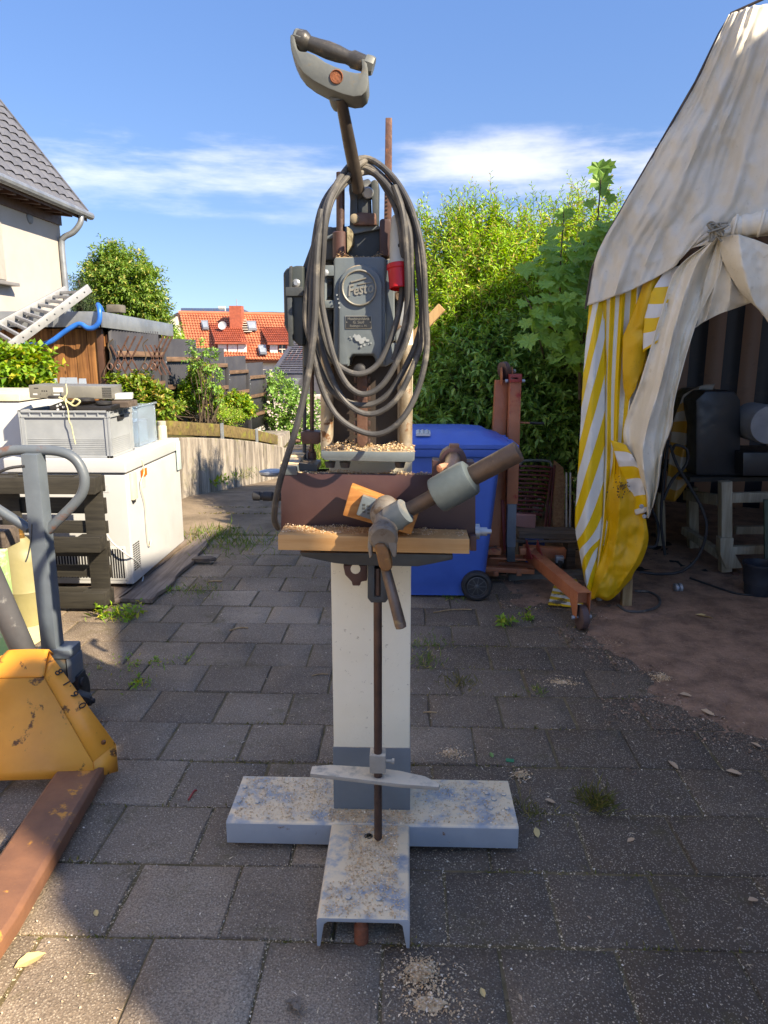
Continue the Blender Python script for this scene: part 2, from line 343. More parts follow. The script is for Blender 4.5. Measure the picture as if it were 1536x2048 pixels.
hide_m = paint('bark', S(92, 78, 62), S(70, 58, 46), None, scale=10, rough=.9, bump=.5)
stem_m = paint('green_stem', S(104, 110, 62), S(96, 76, 54), None, scale=5, rough=.7)
cloth_w = None
def tarp(name, c, dirt):
    t = NT(name); v = t.vec('World'); st = t.vec('World', (1, 1, .22))
    col = t.mix(t.rng(t.noise(v, 2.2, 5, .6), .3, .75), c, tuple(q*.86 for q in c[:3]) + (1,))
    col = t.mix(t.rng(t.noise(st, 5, 6, .65, .4), .5, .74, 0, .5), col, dirt); col = t.mix(t.rng(t.noise(v, 38, 5, .75), .58, .72, 0, .5), col, dirt)
    col = t.mix(t.rng(t.noise(v, 60, 3, .8), .73, .76), col, S(96, 88, 76))
    return t.out(col, t.rng(t.noise(v, 6), .3, .7, .42, .62), 0, t.bump(t.noise(v, 14, 5), .22, .01))
tarp_w = tarp('white_tarpaulin', S(216, 207, 188), S(174, 163, 138))
flap_w = tarp('cleaner_tarpaulin', S(234, 224, 202), S(186, 170, 138))
yellow_t = tarp('yellow_tarpaulin', S(218, 166, 14), S(142, 96, 18))
def stripes(name, expr, ca, cb, duty=.5, dirt=S(150, 140, 110)):   # woven stripes along the sheet's own UV
    t = NT(name); sp = t.n.new('ShaderNodeSeparateXYZ'); t.l.new(t.tc.outputs['UV'], sp.inputs[0])
    s = t.math('ADD', t.math('MULTIPLY', sp.outputs[0], expr[0]), t.math('MULTIPLY', sp.outputs[1], expr[1]))
    fr = t.math('FRACT', s); col = t.mix(t.math('GREATER_THAN', fr, duty), ca, cb); v = t.vec('World')
    col = t.mix(t.rng(t.noise(v, 7, 6, .7), .54, .8, 0, .45), col, dirt)
    return t.out(col, .5, 0, t.bump(t.noise(v, 14, 5), .15, .01))
st_yw = stripes('yellow_white_stripe', (4.5, 0), S(226, 186, 22), S(212, 214, 208), .5)
st_diag = stripes('diagonal_stripe', (1.5, 5.5), S(226, 186, 22), S(212, 214, 208), .5)
st_edge = stripes('edge_stripe', (0, 9.5), S(226, 178, 20), S(212, 210, 202), .5)
st_shaded = stripes('back_stripe_shaded', (14, 0), S(150, 112, 88), S(30, 30, 36), .5, S(90, 70, 56))  # tent stripes with the shade of the interior put into their colours
def _stg():
    t = NT('fallen_stripe'); sp = t.n.new('ShaderNodeSeparateXYZ'); t.l.new(t.vec('World', (1, 1, 1), (0, 0, .5)), sp.inputs[0])
    fr = t.math('FRACT', t.math('MULTIPLY', sp.outputs[1], 9.)); col = t.mix(t.math('GREATER_THAN', fr, .5), S(214, 176, 26), S(206, 206, 198)); v = t.vec('World')
    return t.out(t.mix(t.rng(t.noise(v, 11, 6, .7), .5, .62, 0, .9), col, S(64, 56, 40)), .6)
st_gen = _stg()
# ground
def slab_mat():
    t = NT('washed_concrete_slab'); v = t.vec('World'); r = t.rnd()
    col = t.mix(r, S(184, 164, 141), S(128, 113, 97))
    wide = t.noise(v, .75, 4, .6); col = t.mix(t.rng(wide, .36, .62, 0, .85), col, S(104, 90, 76))
    # damp and grime towards the tent, with its shade mixed into the colour
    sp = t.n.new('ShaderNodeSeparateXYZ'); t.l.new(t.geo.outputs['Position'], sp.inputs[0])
    grime_shade = t.rng(t.math('ADD', sp.outputs[0], t.math('MULTIPLY', t.noise(v, 2.2, 5), .9)), .1, 1.2, 0, .8); col = t.mix(grime_shade, col, S(78, 66, 54))
    ag = t.voro(v, 130); col = t.mix(t.rng(ag, .08, .42, .75, 0), col, S(196, 182, 160)); col = t.mix(t.rng(t.noise(v, 170, 3, .7), .35, .62, .6, 0), col, S(74, 64, 55))
    col = t.mix(t.rng(t.noise(v, 300, 2, .6), .66, .72), col, S(176, 166, 150)); col = t.mix(t.rng(t.noise(v, 3.2, 7, .78), .54, .70, 0, .62), col, S(84, 76, 44))
    hgt = t.math('ADD', t.math('MULTIPLY', ag, -.6), t.noise(v, 180, 3))
    return t.out(col, .88, 0, t.bump(hgt, .55, .006), .25)
slab_m = slab_mat()
def soil(name, a, b, sp, bumpd=.02, sc=6):
    t = NT(name); v = t.vec('World'); col = t.mix(t.rng(t.noise(v, sc, 6, .65), .3, .7), a, b)
    col = t.mix(t.rng(t.noise(v, 120, 4, .75), .6, .7), col, sp); col = t.mix(t.rng(t.noise(v, 45, 4, .7), .62, .7, 0, .7), col, tuple(q*.4 for q in b[:3]) + (1,))
    return t.out(col, .95, 0, t.bump(t.noise(v, 26, 8, .72), .7, bumpd), .15)
joint_m = soil('mossy_joint_soil', S(118, 102, 78), S(92, 82, 58), S(190, 170, 138), .006, 12)
earth_m = soil('trodden_earth', S(158, 126, 104), S(114, 90, 74), S(190, 168, 146), .03)
drive_m = soil('asphalt_drive', S(140, 124, 104), S(104, 92, 78), S(120, 110, 78), .01, 2.5)
grass_gm = soil('grass_ground', S(78, 104, 42), S(58, 82, 34), S(120, 140, 60), .03, 2)
hill_m = soil('far_wood', S(52, 78, 58), S(40, 62, 46), S(70, 96, 70), .3, .05)
def conc_wall():
    t = NT('streaked_concrete'); v = t.vec('World', (1, 1, .12)); w = t.vec('World')
    col = t.mix(t.rng(t.noise(v, 9, 6, .7), .32, .68), S(166, 156, 142), S(98, 91, 82)); col = t.mix(t.rng(t.noise(v, 16, 5, .7), .54, .7), col, S(62, 56, 50))
    col = t.mix(t.rng(t.noise(w, 3, 5, .7), .55, .72, 0, .6), col, S(112, 112, 62))
    return t.out(col, .92, 0, t.bump(t.noise(v, 40, 6, .7), .5, .02), .2)
conc_m = conc_wall()
chip_m = leaf('wood_chips', S(222, 198, 160), S(196, 160, 118), S(238, 222, 196), .1, .8)
chip_w = leaf('pale_crumbs', S(214, 196, 164), S(178, 156, 126), S(226, 214, 194), .05, .8)
saw_m = soil('sawdust_heap', S(238, 212, 172), S(222, 190, 148), S(244, 226, 196), .01, 30)
leaf_bright = leaf('privet_leaf', S(164, 200, 78), S(118, 166, 56), S(196, 180, 104))
leaf_dark = leaf('laurel_leaf', S(134, 172, 84), S(94, 138, 66), S(156, 188, 100), .3, .35)
leaf_maple = leaf('maple_leaf', S(132, 168, 84), S(96, 138, 62), S(186, 196, 96), .35)
leaf_tree = leaf('tree_leaf', S(122, 154, 68), S(86, 120, 52), S(168, 166, 88))
leaf_shrub = leaf('shrub_leaf', S(134, 168, 58), S(92, 134, 46), S(170, 166, 60))
leaf_hyd = leaf('hydrangea_leaf', S(124, 150, 52), S(84, 116, 44), S(170, 150, 80))
leaf_fir = leaf('fir_needles', S(76, 96, 64), S(58, 78, 54), None, .1)
grass_m = leaf('grass_blade', S(112, 140, 52), S(84, 112, 44), S(176, 160, 96), .3, .6)
moss_m = leaf('dry_moss', S(120, 116, 48), S(86, 88, 38), S(150, 130, 70), .1, .9)
leaf_dry = leaf('dry_leaf', S(192, 166, 134), S(150, 122, 94), None, .1, .7)
# ------------------------------------------------------------------ ground
def terr(x, y):
    zz = (-.055 if y < 5.9 else -.008) - (0 if y < 8 else .115 * min(y - 8, 8) + max(0, min(y, 70) - 16) * .09)
    if y < 1: zz = -.055
    return zz
mb = MB()
ys = [-60, -25, -10, -4, 0, 2, 4, 5.8, 6.1, 7, 8, 9, 10, 11, 12, 13, 14, 15, 16, 20, 26, 34, 45, 60, 70, 100, 180, 400, 1200]
xs = [-900, -300, -120, -60, -35, -20, -12, -8, -5, -3, -1.5, 0, 1.5, 3, 5, 8, 12, 20, 35, 60, 120, 300, 900]
mb.grid([[(x, y, terr(x, y)) for x in xs] for y in ys])
ground = struct('ground', mb, drive_m)
# distant wooded hill
mb = MB(); rows = []
for j in range(9):
    q = j / 8
    rows.append([(-700 + 45*i, 420 + 260*q, -8 + (26 + 16*math.sin(i*.55 + .6) + 6*mn.noise((i*.4, 3.1, 0))) * math.sin(math.pi*q*.5 if q < 1 else 1.57)) for i in range(44)])
mb.grid(rows); struct('hill', mb, hill_m)
# paving: bed of earth, slabs laid in running bond as pieces of their own
RP, CP, PX0, PY0 = .2995, .318, -.204, .835
bed = MB(); bed.grid([[(x, y, -.0054 + .0014*mn.noise((x*5, y*5, 0))) for x in np.linspace(-4.2, 3.4, 77)] for y in np.linspace(.2, 6.3, 62)])
paving = struct('paving', bed, joint_m)
def slab_mesh(k, far=False):
    rr = random.Random(k); g = .0028; hx, hy = CP/2 - g, RP/2 - g; ch = .005; m = MB()
    def ring(ix, iy, zz, jit):
        pts = []
        for a, b in ((-1,-1),(0,-1),(1,-1),(1,0),(1,1),(0,1),(-1,1),(-1,0)):
            pts.append((a*(hx-ix) + rr.uniform(-jit, jit), b*(hy-iy) + rr.uniform(-jit, jit), zz + rr.uniform(-.0012, .0012)))
        return pts
    m.grid([ring(0, 0, -.04, .001), ring(0, 0, -.007, .0016), ring(ch, ch, 0, .002), ring(.08, .08, .0012, .004)], closed=True)
    m.f.append(tuple(24 + i for i in range(8)))
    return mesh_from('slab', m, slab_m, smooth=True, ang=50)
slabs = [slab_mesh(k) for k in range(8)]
cand = []
for j in range(-2, 18):
    for i in range(-13, 11):
        cx = PX0 + (i + (.5 if j % 2 else 0) + .04*math.sin(j*2.3)) * CP; cy = PY0 + (j + .5) * RP
        d = Vector((cx, cy, 0)) - _C; zc = d.dot(_f)
        vis = zc > .2 and abs(d.dot(_r)/zc*FPX) < 768 + 150 and abs(d.dot(_u)/zc*FPX) < 1024 + 200
        cand.append((0 if vis else 1, cx*cx + cy*cy + H*H, cx, cy))
cand.sort()
rest = MB(); n_slab = 0
for hidden, d2, cx, cy in cand:
    rr = random.Random(int(cx*977) * 31 + int(cy*613))
    loc = (cx + rr.uniform(-.002, .002), cy + rr.uniform(-.002, .002), rr.uniform(-.0035, .003)); rot = (rr.uniform(-.007, .007), rr.uniform(-.007, .007), rr.uniform(-.006, .006) + rr.choice((0, math.pi)))
    if n_slab < 296 and not hidden:
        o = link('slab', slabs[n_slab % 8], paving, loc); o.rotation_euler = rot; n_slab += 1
    else:
        mm = Matrix.Translation(loc) @ Matrix.Rotation(rot[2], 4, 'Z'); sm = slabs[rr.randrange(8)]
        rest.add([mm @ v.co for v in sm.vertices], [tuple(p.vertices) for p in sm.polygons])
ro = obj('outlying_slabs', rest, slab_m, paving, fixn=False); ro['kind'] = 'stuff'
# trodden earth inside and before the tent, lying over the slabs with a ragged edge
mb = MB(); rows = []
def earth_z(x, y):
    n = mn.fractal((x*1.7, y*1.7, 2.2), 1, 2, 4)
    e = (x - 1.02) * .9 + (y - 3.55) * .28 + .45*n + .16*mn.noise((x*11, y*11, 7))          # >0 inside the earth
    if y > 4.5: e = max(e, (x - .95) * 1.2 + .3*n)
    zz = min(.014, -.012 + e*.06)
    return zz + (.007*mn.fractal((x*9, y*9, 5), 1, 2, 4) if zz > 0 else 0)
for y in np.linspace(.6, 8.6, 150): rows.append([(x, y, earth_z(x, y)) for x in np.linspace(.55, 6, 120)])
mb.grid(rows); struct('earth', mb, earth_m)
# lawn falling away beyond the drive, bank behind the retaining wall
mb = MB(); mb.grid([[(x, y, terr(x, y) + .06 + .25*max(0, (y-11)/6 if y < 17 else 1)*(1 if x < .6 else .4) + .03*mn.noise((x, y, 0))) for x in np.linspace(-2.3, 9, 24)] for y in np.linspace(12.2, 34, 30)])
struct('lawn', mb, grass_gm)
# retaining wall line
WA, WB = Vector((-2.56, 7.2, 0)), Vector((-2.02, 12.4, 0))
def wall_pt(t, zz): p = WA.lerp(WB, t); return Vector((p.x + .12*math.sin(t*math.pi), p.y, zz))
def wtop(t): return .72 - .78*t**1.25
mb = MB(); rows = []
NT_ = 26
for t in np.linspace(0, 1, NT_):
    p = wall_pt(t, 0); zt = wtop(t)
    rows.append([(p.x, p.y, -1.2), (p.x, p.y, zt - .01), (p.x - .01, p.y, zt), (p.x - .24, p.y, zt), (p.x - .25, p.y, zt - .01), (p.x - .25, p.y, -1.2)])
mb.grid(rows); n = len(mb.v); mb.f += [tuple(range(6)), tuple(n - 1 - i for i in range(6))]
wall_o = solo('retaining_wall', mb, conc_m, 'low streaked concrete retaining wall curving down along the drive', 'wall', ang=40)
mb = MB(); e = wall_pt(1, 0)
mb.box((e.x - .62, e.y + .04, -1.2), (e.x - .16, e.y + 1.3, .1)); 
solo('wall_end_block', mb, conc_m, 'square concrete end of the bank beside the last fence panel', 'wall block', bev=.02)
mb = MB(); rows = []
for t in np.linspace(-.1, 1.2, 30):
    p = wall_pt(min(t, 1), 0); y = WA.y + t*(WB.y - WA.y); zt = wtop(min(max(t, 0), 1)) - .03
    rows.append([(x, y, zt + .25*min(1, (p.x - .1 - x)/1.5)*(1 - .5*t) + .04*mn.noise((x*2, y*2, 1))) for x in (p.x - .12, p.x - .4, p.x - .8, p.x - 1.3, p.x - 2.2, p.x - 4, p.x - 8, p.x - 20)])
mb.grid(rows, flip=True); struct('bank', mb, soil('bank_soil', S(86, 80, 50), S(66, 66, 38), S(120, 120, 60), .03, 4))
# concrete kerb behind the crane and the bin
kerb = MB(); a, b = G(1000, 1168), G(1130, 1178)
kerb.box((.72, 5.0, -.05), (1.28, 5.14, .05)); solo('kerb_stone', kerb, concrete_k, 'weathered concrete kerb stone under the orange crane base', 'kerb', bev=.01)
kb = MB(); kb.box((.2, 5.15, -.05), (2.2, 6.4, .012)); struct('bed_soil', kb, soil('hedge_soil', S(52, 46, 38), S(40, 36, 30), S(90, 80, 60), .03, 5))
# ------------------------------------------------------------------ the chain mortiser on its column stand
def poly(pts, Y0, Y1, mb=None):     # an outline measured at distance Y0, given its real thickness back to Y1
    mb = mb or MB(); return mb.extr([W(x, y, Y0) for x, y in pts], (0, Y1 - Y0, 0))
def arc(cx, cy, r, a0, a1, n): return [(cx + r*math.cos(R(a0 + (a1-a0)*i/(n-1))), cy - r*math.sin(R(a0 + (a1-a0)*i/(n-1)))) for i in range(n)]
M = thing('mortising_machine', 'grey chain mortising machine with long lever on a tall cream column and cross shaped foot', 'woodworking machine', (-.11, 2.2, 0))
XC0, XC1 = -.236, .016
def channel(mb, a, along, half, zt, h):   # steel U channel lying on its flanges, outline swept
    prof = [(-half, zt-h), (-half, zt-.006), (-half+.006, zt), (half-.006, zt), (half, zt-.006), (half, zt-h), (half-.009, zt-h), (half-.02, zt-.02), (half-.03, zt-.012), (-half+.03, zt-.012), (-half+.02, zt-.02), (-half+.009, zt-h)]
    if along == 'X': pts = [(a[0], a[2] + p, q) for p, q in prof]; vec = (a[1]-a[0], 0, 0)
    else: pts = [(a[2] + p, a[0], q) for p, q in prof]; vec = (0, a[1]-a[0], 0)
    return mb.extr(pts, vec)
ZB = .102
mb = MB(); channel(mb, (-.579, .366, 2.240), 'X', .134, ZB, .078); cross = obj('cross_channel', mb, base_paint, M, bev=.003, ang=30)
mb = MB(); channel(mb, (1.703, 2.106, -.110), 'Y', .126, ZB - .001, .09); arm = obj('front_channel', mb, base_paint, M, bev=.002, ang=30)
bolt0 = None
for x, y in ((490, 1575), (524, 1575), (478, 1604), (515, 1605), (974, 1588), (1007, 1590), (988, 1600), (1014, 1618), (980, 1617), (697, 1796), (757, 1798)):
    p = G(x, y, ZB)
    if bolt0 is None:
        mb = MB(); mb._lathe(Vector((0, 0, 0)), Vector((0, 0, 1)), [(0, .0095), (.005, .0095), (.0065, .007)], 6); bolt0 = mesh_from('bolt', mb, base_paint, ang=30)
    link('bolt', bolt0, M, Vector(p) - Vector(ORIG[M.name]))
mb = MB(); p = G(737, 1672, ZB); mb.lathe(p - Vector((0, 0, .002)), (0, 0, 1), [(0, .013), (.0026, .013), (.003, .010), (.001, .0095)], 18); obj('foot_hole', mb, dark_void, M)
mb = MB(); mb.lathe((-.117, 1.735, .003), (0, 0, 1), [(0, .02), (.05, .02), (.055, .014), (.088, .014)], 14); obj('rusty_foot', mb, paint('foot_rust', S(150, 84, 54), S(112, 64, 44), None, scale=30, rough=.85, bump=.4), M)
for x in (-.52, .30):
    mb = MB(); mb.box((x-.05, 2.14, .002), (x+.05, 2.34, .03)); obj('foot_block', mb, black_wood, M)
mb = MB(); mb.box((XC0+.003, 2.187, .3), (XC1-.001, 2.398, 1.72)); obj('column', mb, cream, M, bev=.004)
zb = W(743, 1495, 2.185).z
mb = MB(); mb.box((XC0, 2.184, ZB+.0005), (XC1+.002, 2.401, zb)); obj('column_foot', mb, paint('column_foot_grey', S(108, 118, 124), S(98, 108, 114), S(150, 150, 140), (.7, .76), 5, 10, .5, dust=saw_c), M, bev=.003)
# guide rod, stop bar with its collar
rx = W(756, 1500, 2.02).x
mb = MB(); mb.tube([(rx, 2.02, .112), (rx, 2.02, .118), (rx, 2.02, .99)], [.009, .0125, .0125], 14); obj('guide_rod', mb, brown_steel, M)
mb = MB(); top = [(621, 1545), (625, 1535), (640, 1529), (740, 1532), (800, 1538), (850, 1550), (879, 1566)]; bot = [(878, 1577), (840, 1572), (760, 1561), (700, 1553), (622, 1549)]
zz = G(750, 1548, .33).z
q = [(G(x, y, .33 - (x-750)*.00003)) for x, y in [(620, 1547), (624, 1532), (660, 1529), (745, 1534), (800, 1541), (850, 1552), (880, 1567), (878, 1574), (800, 1568), (700, 1556)]]
mb.extr(q, (0, 0, -.013)); obj('stop_bar', mb, paint('stop_bar_paint', S(150, 146, 136), S(132, 128, 118), S(96, 82, 66), (.66, .72), 8, 14, .6, dust=S(214, 198, 172), dl=(.3, .5)), M, bev=.003)
mb = MB(); c = W(757, 1522, 2.02); mb.box((c.x-.026, 2.0, c.z-.03), (c.x+.022, 2.05, c.z+.028)); mb.lathe((c.x+.02, 2.02, c.z), (1, 0, 0), [(0, .006), (.02, .006), (.02, .009), (.028, .009)], 8); obj('stop_collar', mb, MATS['stop_bar_paint'], M, bev=.003)
# slotted bracket and table casting
mb = MB()
mb.extr([W(x, y, 2.0) for x, y in [(735, 1128), (749, 1128), (749, 1194), (761, 1194), (761, 1128), (778, 1128), (778, 1196), (771, 1206), (742, 1206), (735, 1197)]], (0, .05, 0)); obj('slotted_bracket', mb, dark_cast, M, bev=.004)
mb = poly([(748, 1128), (762, 1128), (762, 1196), (748, 1196)], 2.03, 2.045); obj('slot_back', mb, dark_void, M)
mb = poly([(598, 1104), (906, 1109), (906, 1120), (868, 1128), (835, 1134), (700, 1131), (667, 1127), (604, 1114)], 1.97, 2.18); obj('table_casting', mb, dark_cast, M, bev=.006)
mb = poly([(686, 1131), (734, 1131), (734, 1162), (722, 1164), (720, 1172), (705, 1172), (703, 1164), (690, 1150)] , 2.06, 2.09); obj('brown_lug', mb, paint('lug_paint', S(84, 56, 52), None, None, rough=.5), M, bev=.004)
mb = poly(arc(711, 1138, 10, 0, 360, 13)[:-1], 2.0585, 2.062); obj('lug_hole', mb, cream, M)
# fence panel, its top edge and side gear
mb = poly([(562, 946), (951, 951), (951, 1100), (562, 1082)], 2.035, 2.06); obj('fence_panel', mb, ply_film, M, bev=.0012)
mb = poly([(940, 1072), (953, 1072), (953, 1102), (940, 1102)], 2.005, 2.035); obj('panel_end', mb, MATS['lug_paint'], M, bev=.002)
mb = MB(); c = W(953, 1063, 2.05); mb.lathe(c, (1, 0, 0), [(-.005, .022), (.008, .022), (.01, .012), (.03, .012), (.03, .007), (.042, .007)], 12); obj('side_bolt', mb, galv, M)
mb = MB(); a, b = W(505, 992, 2.1), W(566, 993, 2.1)
mb.lathe(a, b - a, [(0, .009), (.003, .0135), (.022, .0135), (.024, .0115), (.03, .0115), (.032, .0138), (.058, .0138), (.06, .0115), (.064, .0135), (.088, .0135), (.09, .008), (.14, .008)], 14); obj('crank_grip', mb, black_rub, M)
mb = MB(); c = W(545, 946, 2.2); mb.lathe(c - Vector((0, 0, .006)), (0, 0, 1), [(0, .035), (.006, .04), (.012, .04), (.015, .03)], 20); mb.lathe(c - Vector((0, 0, .006)), (1, 0, 0), [(.03, .008), (.12, .008)], 8); obj('hand_wheel', mb, galv, M)
# grey side bar running back from the panel's left end, banded with lying shavings
mb = MB(); a, b = W(576, 942, 2.03), W(607, 897, 2.26); mb.beam(a, b, .05, .026); obj('side_bar', mb, grey_paint, M, bev=.005)
for t in (.12, .42, .55, .78, .9):
    mb = MB(); p = a.lerp(b, t) + Vector((0, 0, .0145)); d = (b-a).normalized(); mb.beam(p - d*.007, p + d*.007, .052, .004); obj('dust_band', mb, saw_m, M, bev=.0015)
# twin rods and clamp on the left
for x in (609, 624):
    mb = MB(); mb.tube([W(x, 945 if x < 615 else 915, 2.16), W(x, 690, 2.16)], .0058 if x < 615 else .0062, 10); obj('depth_rod', mb, brown_steel if x > 615 else dark_cast, M)
mb = poly([(600, 866), (611, 862), (640, 864), (641, 884), (636, 889), (604, 888)], 2.13, 2.185); obj('rod_clamp', mb, rust_steel, M, bev=.004)
mb = MB(); c = W(592, 884, 2.1); mb.lathe(c, (0, .3, 1), [(0, .014), (.008, .014), (.01, .008)], 10); obj('clamp_nut', mb, rust_steel, M)
mb = MB(); c = W(624, 908, 2.16); mb.lathe(c - Vector((0, 0, .02)), (0, 0, 1), [(0, .013), (.025, .013), (.028, .009), (.035, .009)], 12); obj('rod_nut', mb, rust_steel, M)
# lower frame plate, two guide tubes, carriage
mb = poly([(641, 902), (830, 904), (829, 921), (824, 925), (650, 921), (642, 915)], 2.0, 2.16); obj('frame_plate', mb, grey_paint, M, bev=.006)
for x in (660, 690, 800):
    mb = MB(); c = W(x, 925, 2.03); mb.lathe(c - Vector((0, 0, .014)), (0, 0, 1), [(0, .012), (.016, .016)], 10); obj('plate_stud', mb, dark_cast, M)
for x, yt in ((654, 690), (812, 690)):
    mb = MB(); mb.tube([W(x, 905, 2.09), W(x, yt, 2.09)], .0182, 18); obj('guide_tube', mb, chrome_rust, M)
mb = poly([(664, 560), (800, 560), (800, 900), (664, 900)], 2.13, 2.175); obj('carriage_plate', mb, paint('carriage_dark', S(58, 48, 42), S(44, 38, 34), S(84, 62, 46), (.6, .72), 8, 16, .6), M, bev=.003)
mb = poly([(714, 735), (735, 735), (735, 884), (729, 893), (720, 893), (714, 884)], 2.07, 2.085); obj('chain_bar', mb, rust_steel, M, bev=.002)
lk = None
for i in range(9):
    for x in (711, 738):
        c = W(x, 742 + i*17.5, 2.08)
        if lk is None:
            mb = MB(); mb.box((-.004, -.005, -.008), (.004, .005, .008)); lk = mesh_from('chain_link', mb, brown_steel, bev=.002)
        link('chain_link', lk, M, c - Vector(ORIG[M.name]))
mb = MB(); c = W(720, 741, 2.0); mb.lathe(c + Vector((0, .02, 0)), (0, -1, 0), [(0, .018), (.03, .0185), (.036, .016), (.04, .008)], 20); mb.lathe(c + Vector((0, .1, 0)), (0, -1, 0), [(0, .01), (.09, .01)], 8); obj('black_knob', mb, black_rub, M)
# motor housing and switch box on the left
mb = poly([(604, 535), (628, 470), (650, 452), (668, 452), (668, 735), (604, 735)], 2.12, 2.30); obj('motor_body', mb, dark_cast, M, bev=.012, segs=3)
for k in range(5):
    mb = poly([(606, 560 + k*28), (662, 560 + k*28), (662, 566 + k*28), (606, 566 + k*28)], 2.108, 2.13); obj('cooling_rib', mb, dark_cast, M, bev=.002)
mb = poly([(566, 546), (573, 536), (592, 531), (607, 531), (607, 692), (597, 692), (578, 672), (568, 650)], 2.08, 2.22); obj('switch_box', mb, paint('switch_box_black', S(54, 62, 62), S(46, 52, 52), None, rough=.42), M, bev=.007, segs=3)
mb = poly([(571, 574), (606, 574), (606, 592), (571, 592)], 2.062, 2.085); mb.box(W(577, 594, 2.066) - Vector((.004, 0, .13)), W(581, 594, 2.066) + Vector((.004, .01, 0))); obj('box_clamp', mb, dark_cast, M, bev=.002)
mb = MB(); c = W(592, 566, 2.075); mb.lathe(c + Vector((0, .01, 0)), (0, -1, 0), [(0, .011), (.008, .011), (.012, .006)], 10); obj('box_screw', mb, galv, M)
mb = poly([(578, 533), (584, 531), (584, 575), (578, 575)], 2.068, 2.08); obj('box_strap', mb, dark_cast, M, bev=.002)
# hinge rod left of the cover
mb = MB(); mb.tube([W(650, 632, 2.02), W(650, 535, 2.02)], .007, 10); obj('hinge_rod', mb, grey_paint, M)
for a, b in ((530, 552), (600, 616)):
    mb = poly([(642, a+4), (646, a), (668, a), (668, b), (644, b)], 2.0, 2.07); obj('hinge_knuckle', mb, grey_paint, M, bev=.004)
mb = MB(); c = W(651, 546, 2.0); mb.lathe(c, (0, -1, 0), [(0, .009), (.008, .009), (.01, .005)], 8); obj('hinge_bolt', mb, galv, M)
# cover casting with arched relief, side cheek and lower cheek
cov = poly([(667, 520), (671, 514), (764, 513), (771, 518), (771, 733), (752, 733), (750, 718), (746, 711), (706, 711), (700, 717), (698, 733), (667, 733)], 2.0, 2.12)
cover = obj('chain_cover', cov, grey_paint, M, bev=.005, segs=3)
rl = poly([(677, 731)] + [(677, 600)] + arc(721, 573, 44, 178, 2, 18) + [(765, 600), (765, 731), (754, 731), (752, 716), (747, 709), (705, 709), (698, 716), (696, 731)], 1.988, 2.01); obj('arched_relief', rl, grey_paint, M, bev=.0075, segs=3)
mb = poly([(770, 519), (784, 515), (789, 524), (789, 682), (770, 686)], 2.02, 2.13); obj('cover_cheek', mb, grey_paint, M, bev=.006, segs=3)
mb = poly([(770, 687), (792, 685), (801, 702), (792, 722), (770, 734)], 2.005, 2.12); obj('lower_cheek', mb, grey_paint, M, bev=.004)
mb = poly([(788, 560), (806, 570), (818, 600), (818, 672), (800, 690), (789, 684)], 2.08, 2.17); obj('side_arm', mb, galv, M, bev=.01, segs=3)
mb = MB(); c = W(801, 592, 2.05); mb.lathe(c + Vector((0, .04, 0)), (0, -1, 0), [(0, .016), (.045, .016), (.048, .0125), (.044, .0115), (.044, .001)], 18); obj('slotted_screw', mb, pipe_steel, M)
mb = poly([(794, 606), (803, 606), (799, 650), (805, 652), (790, 664), (788, 652), (796, 644)], 2.06, 2.075); obj('latch_link', mb, pipe_steel, M, bev=.002)
# cast emblem ring with raised script, riveted maker's plate
c = W(718.6, 575.8, 1.985)
mb = MB(); mb.lathe(c + Vector((0, .006, 0)), (0, -1, 0), [(0, .0452), (.007, .0452), (.0095, .0438), (.0095, .0418), (.006, .0405), (.0055, .001)], 48); em = obj('emblem', mb, grey_paint, M)
mb = MB(); mb.tube([c + Vector((math.cos(t*math.pi/24)*.0432, -.0035, math.sin(t*math.pi/24)*.0432)) for t in range(48)], .0024, 8, closed=True); obj('emblem_ring', mb, gold, em)
o = text('emblem_lettering', 'Festo', .030, gold, em, c + Vector((.002, -.0005, -.004)), (R(90), R(-9), 0), .0022, .28); o.scale = (1.02, 1.3, 1)
mb = MB(); mb.beam(c + Vector((-.022, -.0008, .014)), c + Vector((.019, -.0008, .0245)), .004, .006, up=(0, 1, 0)); obj('emblem_bar', mb, gold, em, bev=.001)
mb = MB(); mb.beam(c + Vector((-.004, -.0008, .008)), c + Vector((.034, -.0008, .0145)), .003, .0035, up=(0, 1, 0)); obj('emblem_stroke', mb, gold, em, bev=.001)
pc = W(717, 644.5, 1.986)
mb = MB(); mb.box(pc + Vector((-.0345, -.0005, -.0165)), pc + Vector((.0345, .003, .0165))); pl = obj('maker_plate', mb, gold, M, bev=.0008)
mb = MB(); mb.box(pc + Vector((-.0325, -.0012, -.0145)), pc + Vector((.0325, .001, .0145))); obj('plate_field', mb, plate_black, pl)
for k, (tx, sz) in enumerate((('Maschinenfabrik', .0088), ('G. Stoll', .0098), ('Esslingen a. N.', .0078))):
    text('plate_lettering', tx, sz, gold, pl, pc + Vector((0, -.0013, .0085 - k*.0088)), depth=.0004)
for sx in (-1, 1):
    mb = MB(); mb.lathe(pc + Vector((sx*.0308, -.0005, 0)), (0, -1, 0), [(0, .0018), (.0016, .0014), (.002, .0004)], 8); obj('rivet', mb, gold, pl)
mb = MB(); rr = random.Random(3)       # chipped paint below the plate and the pale run at the left edge
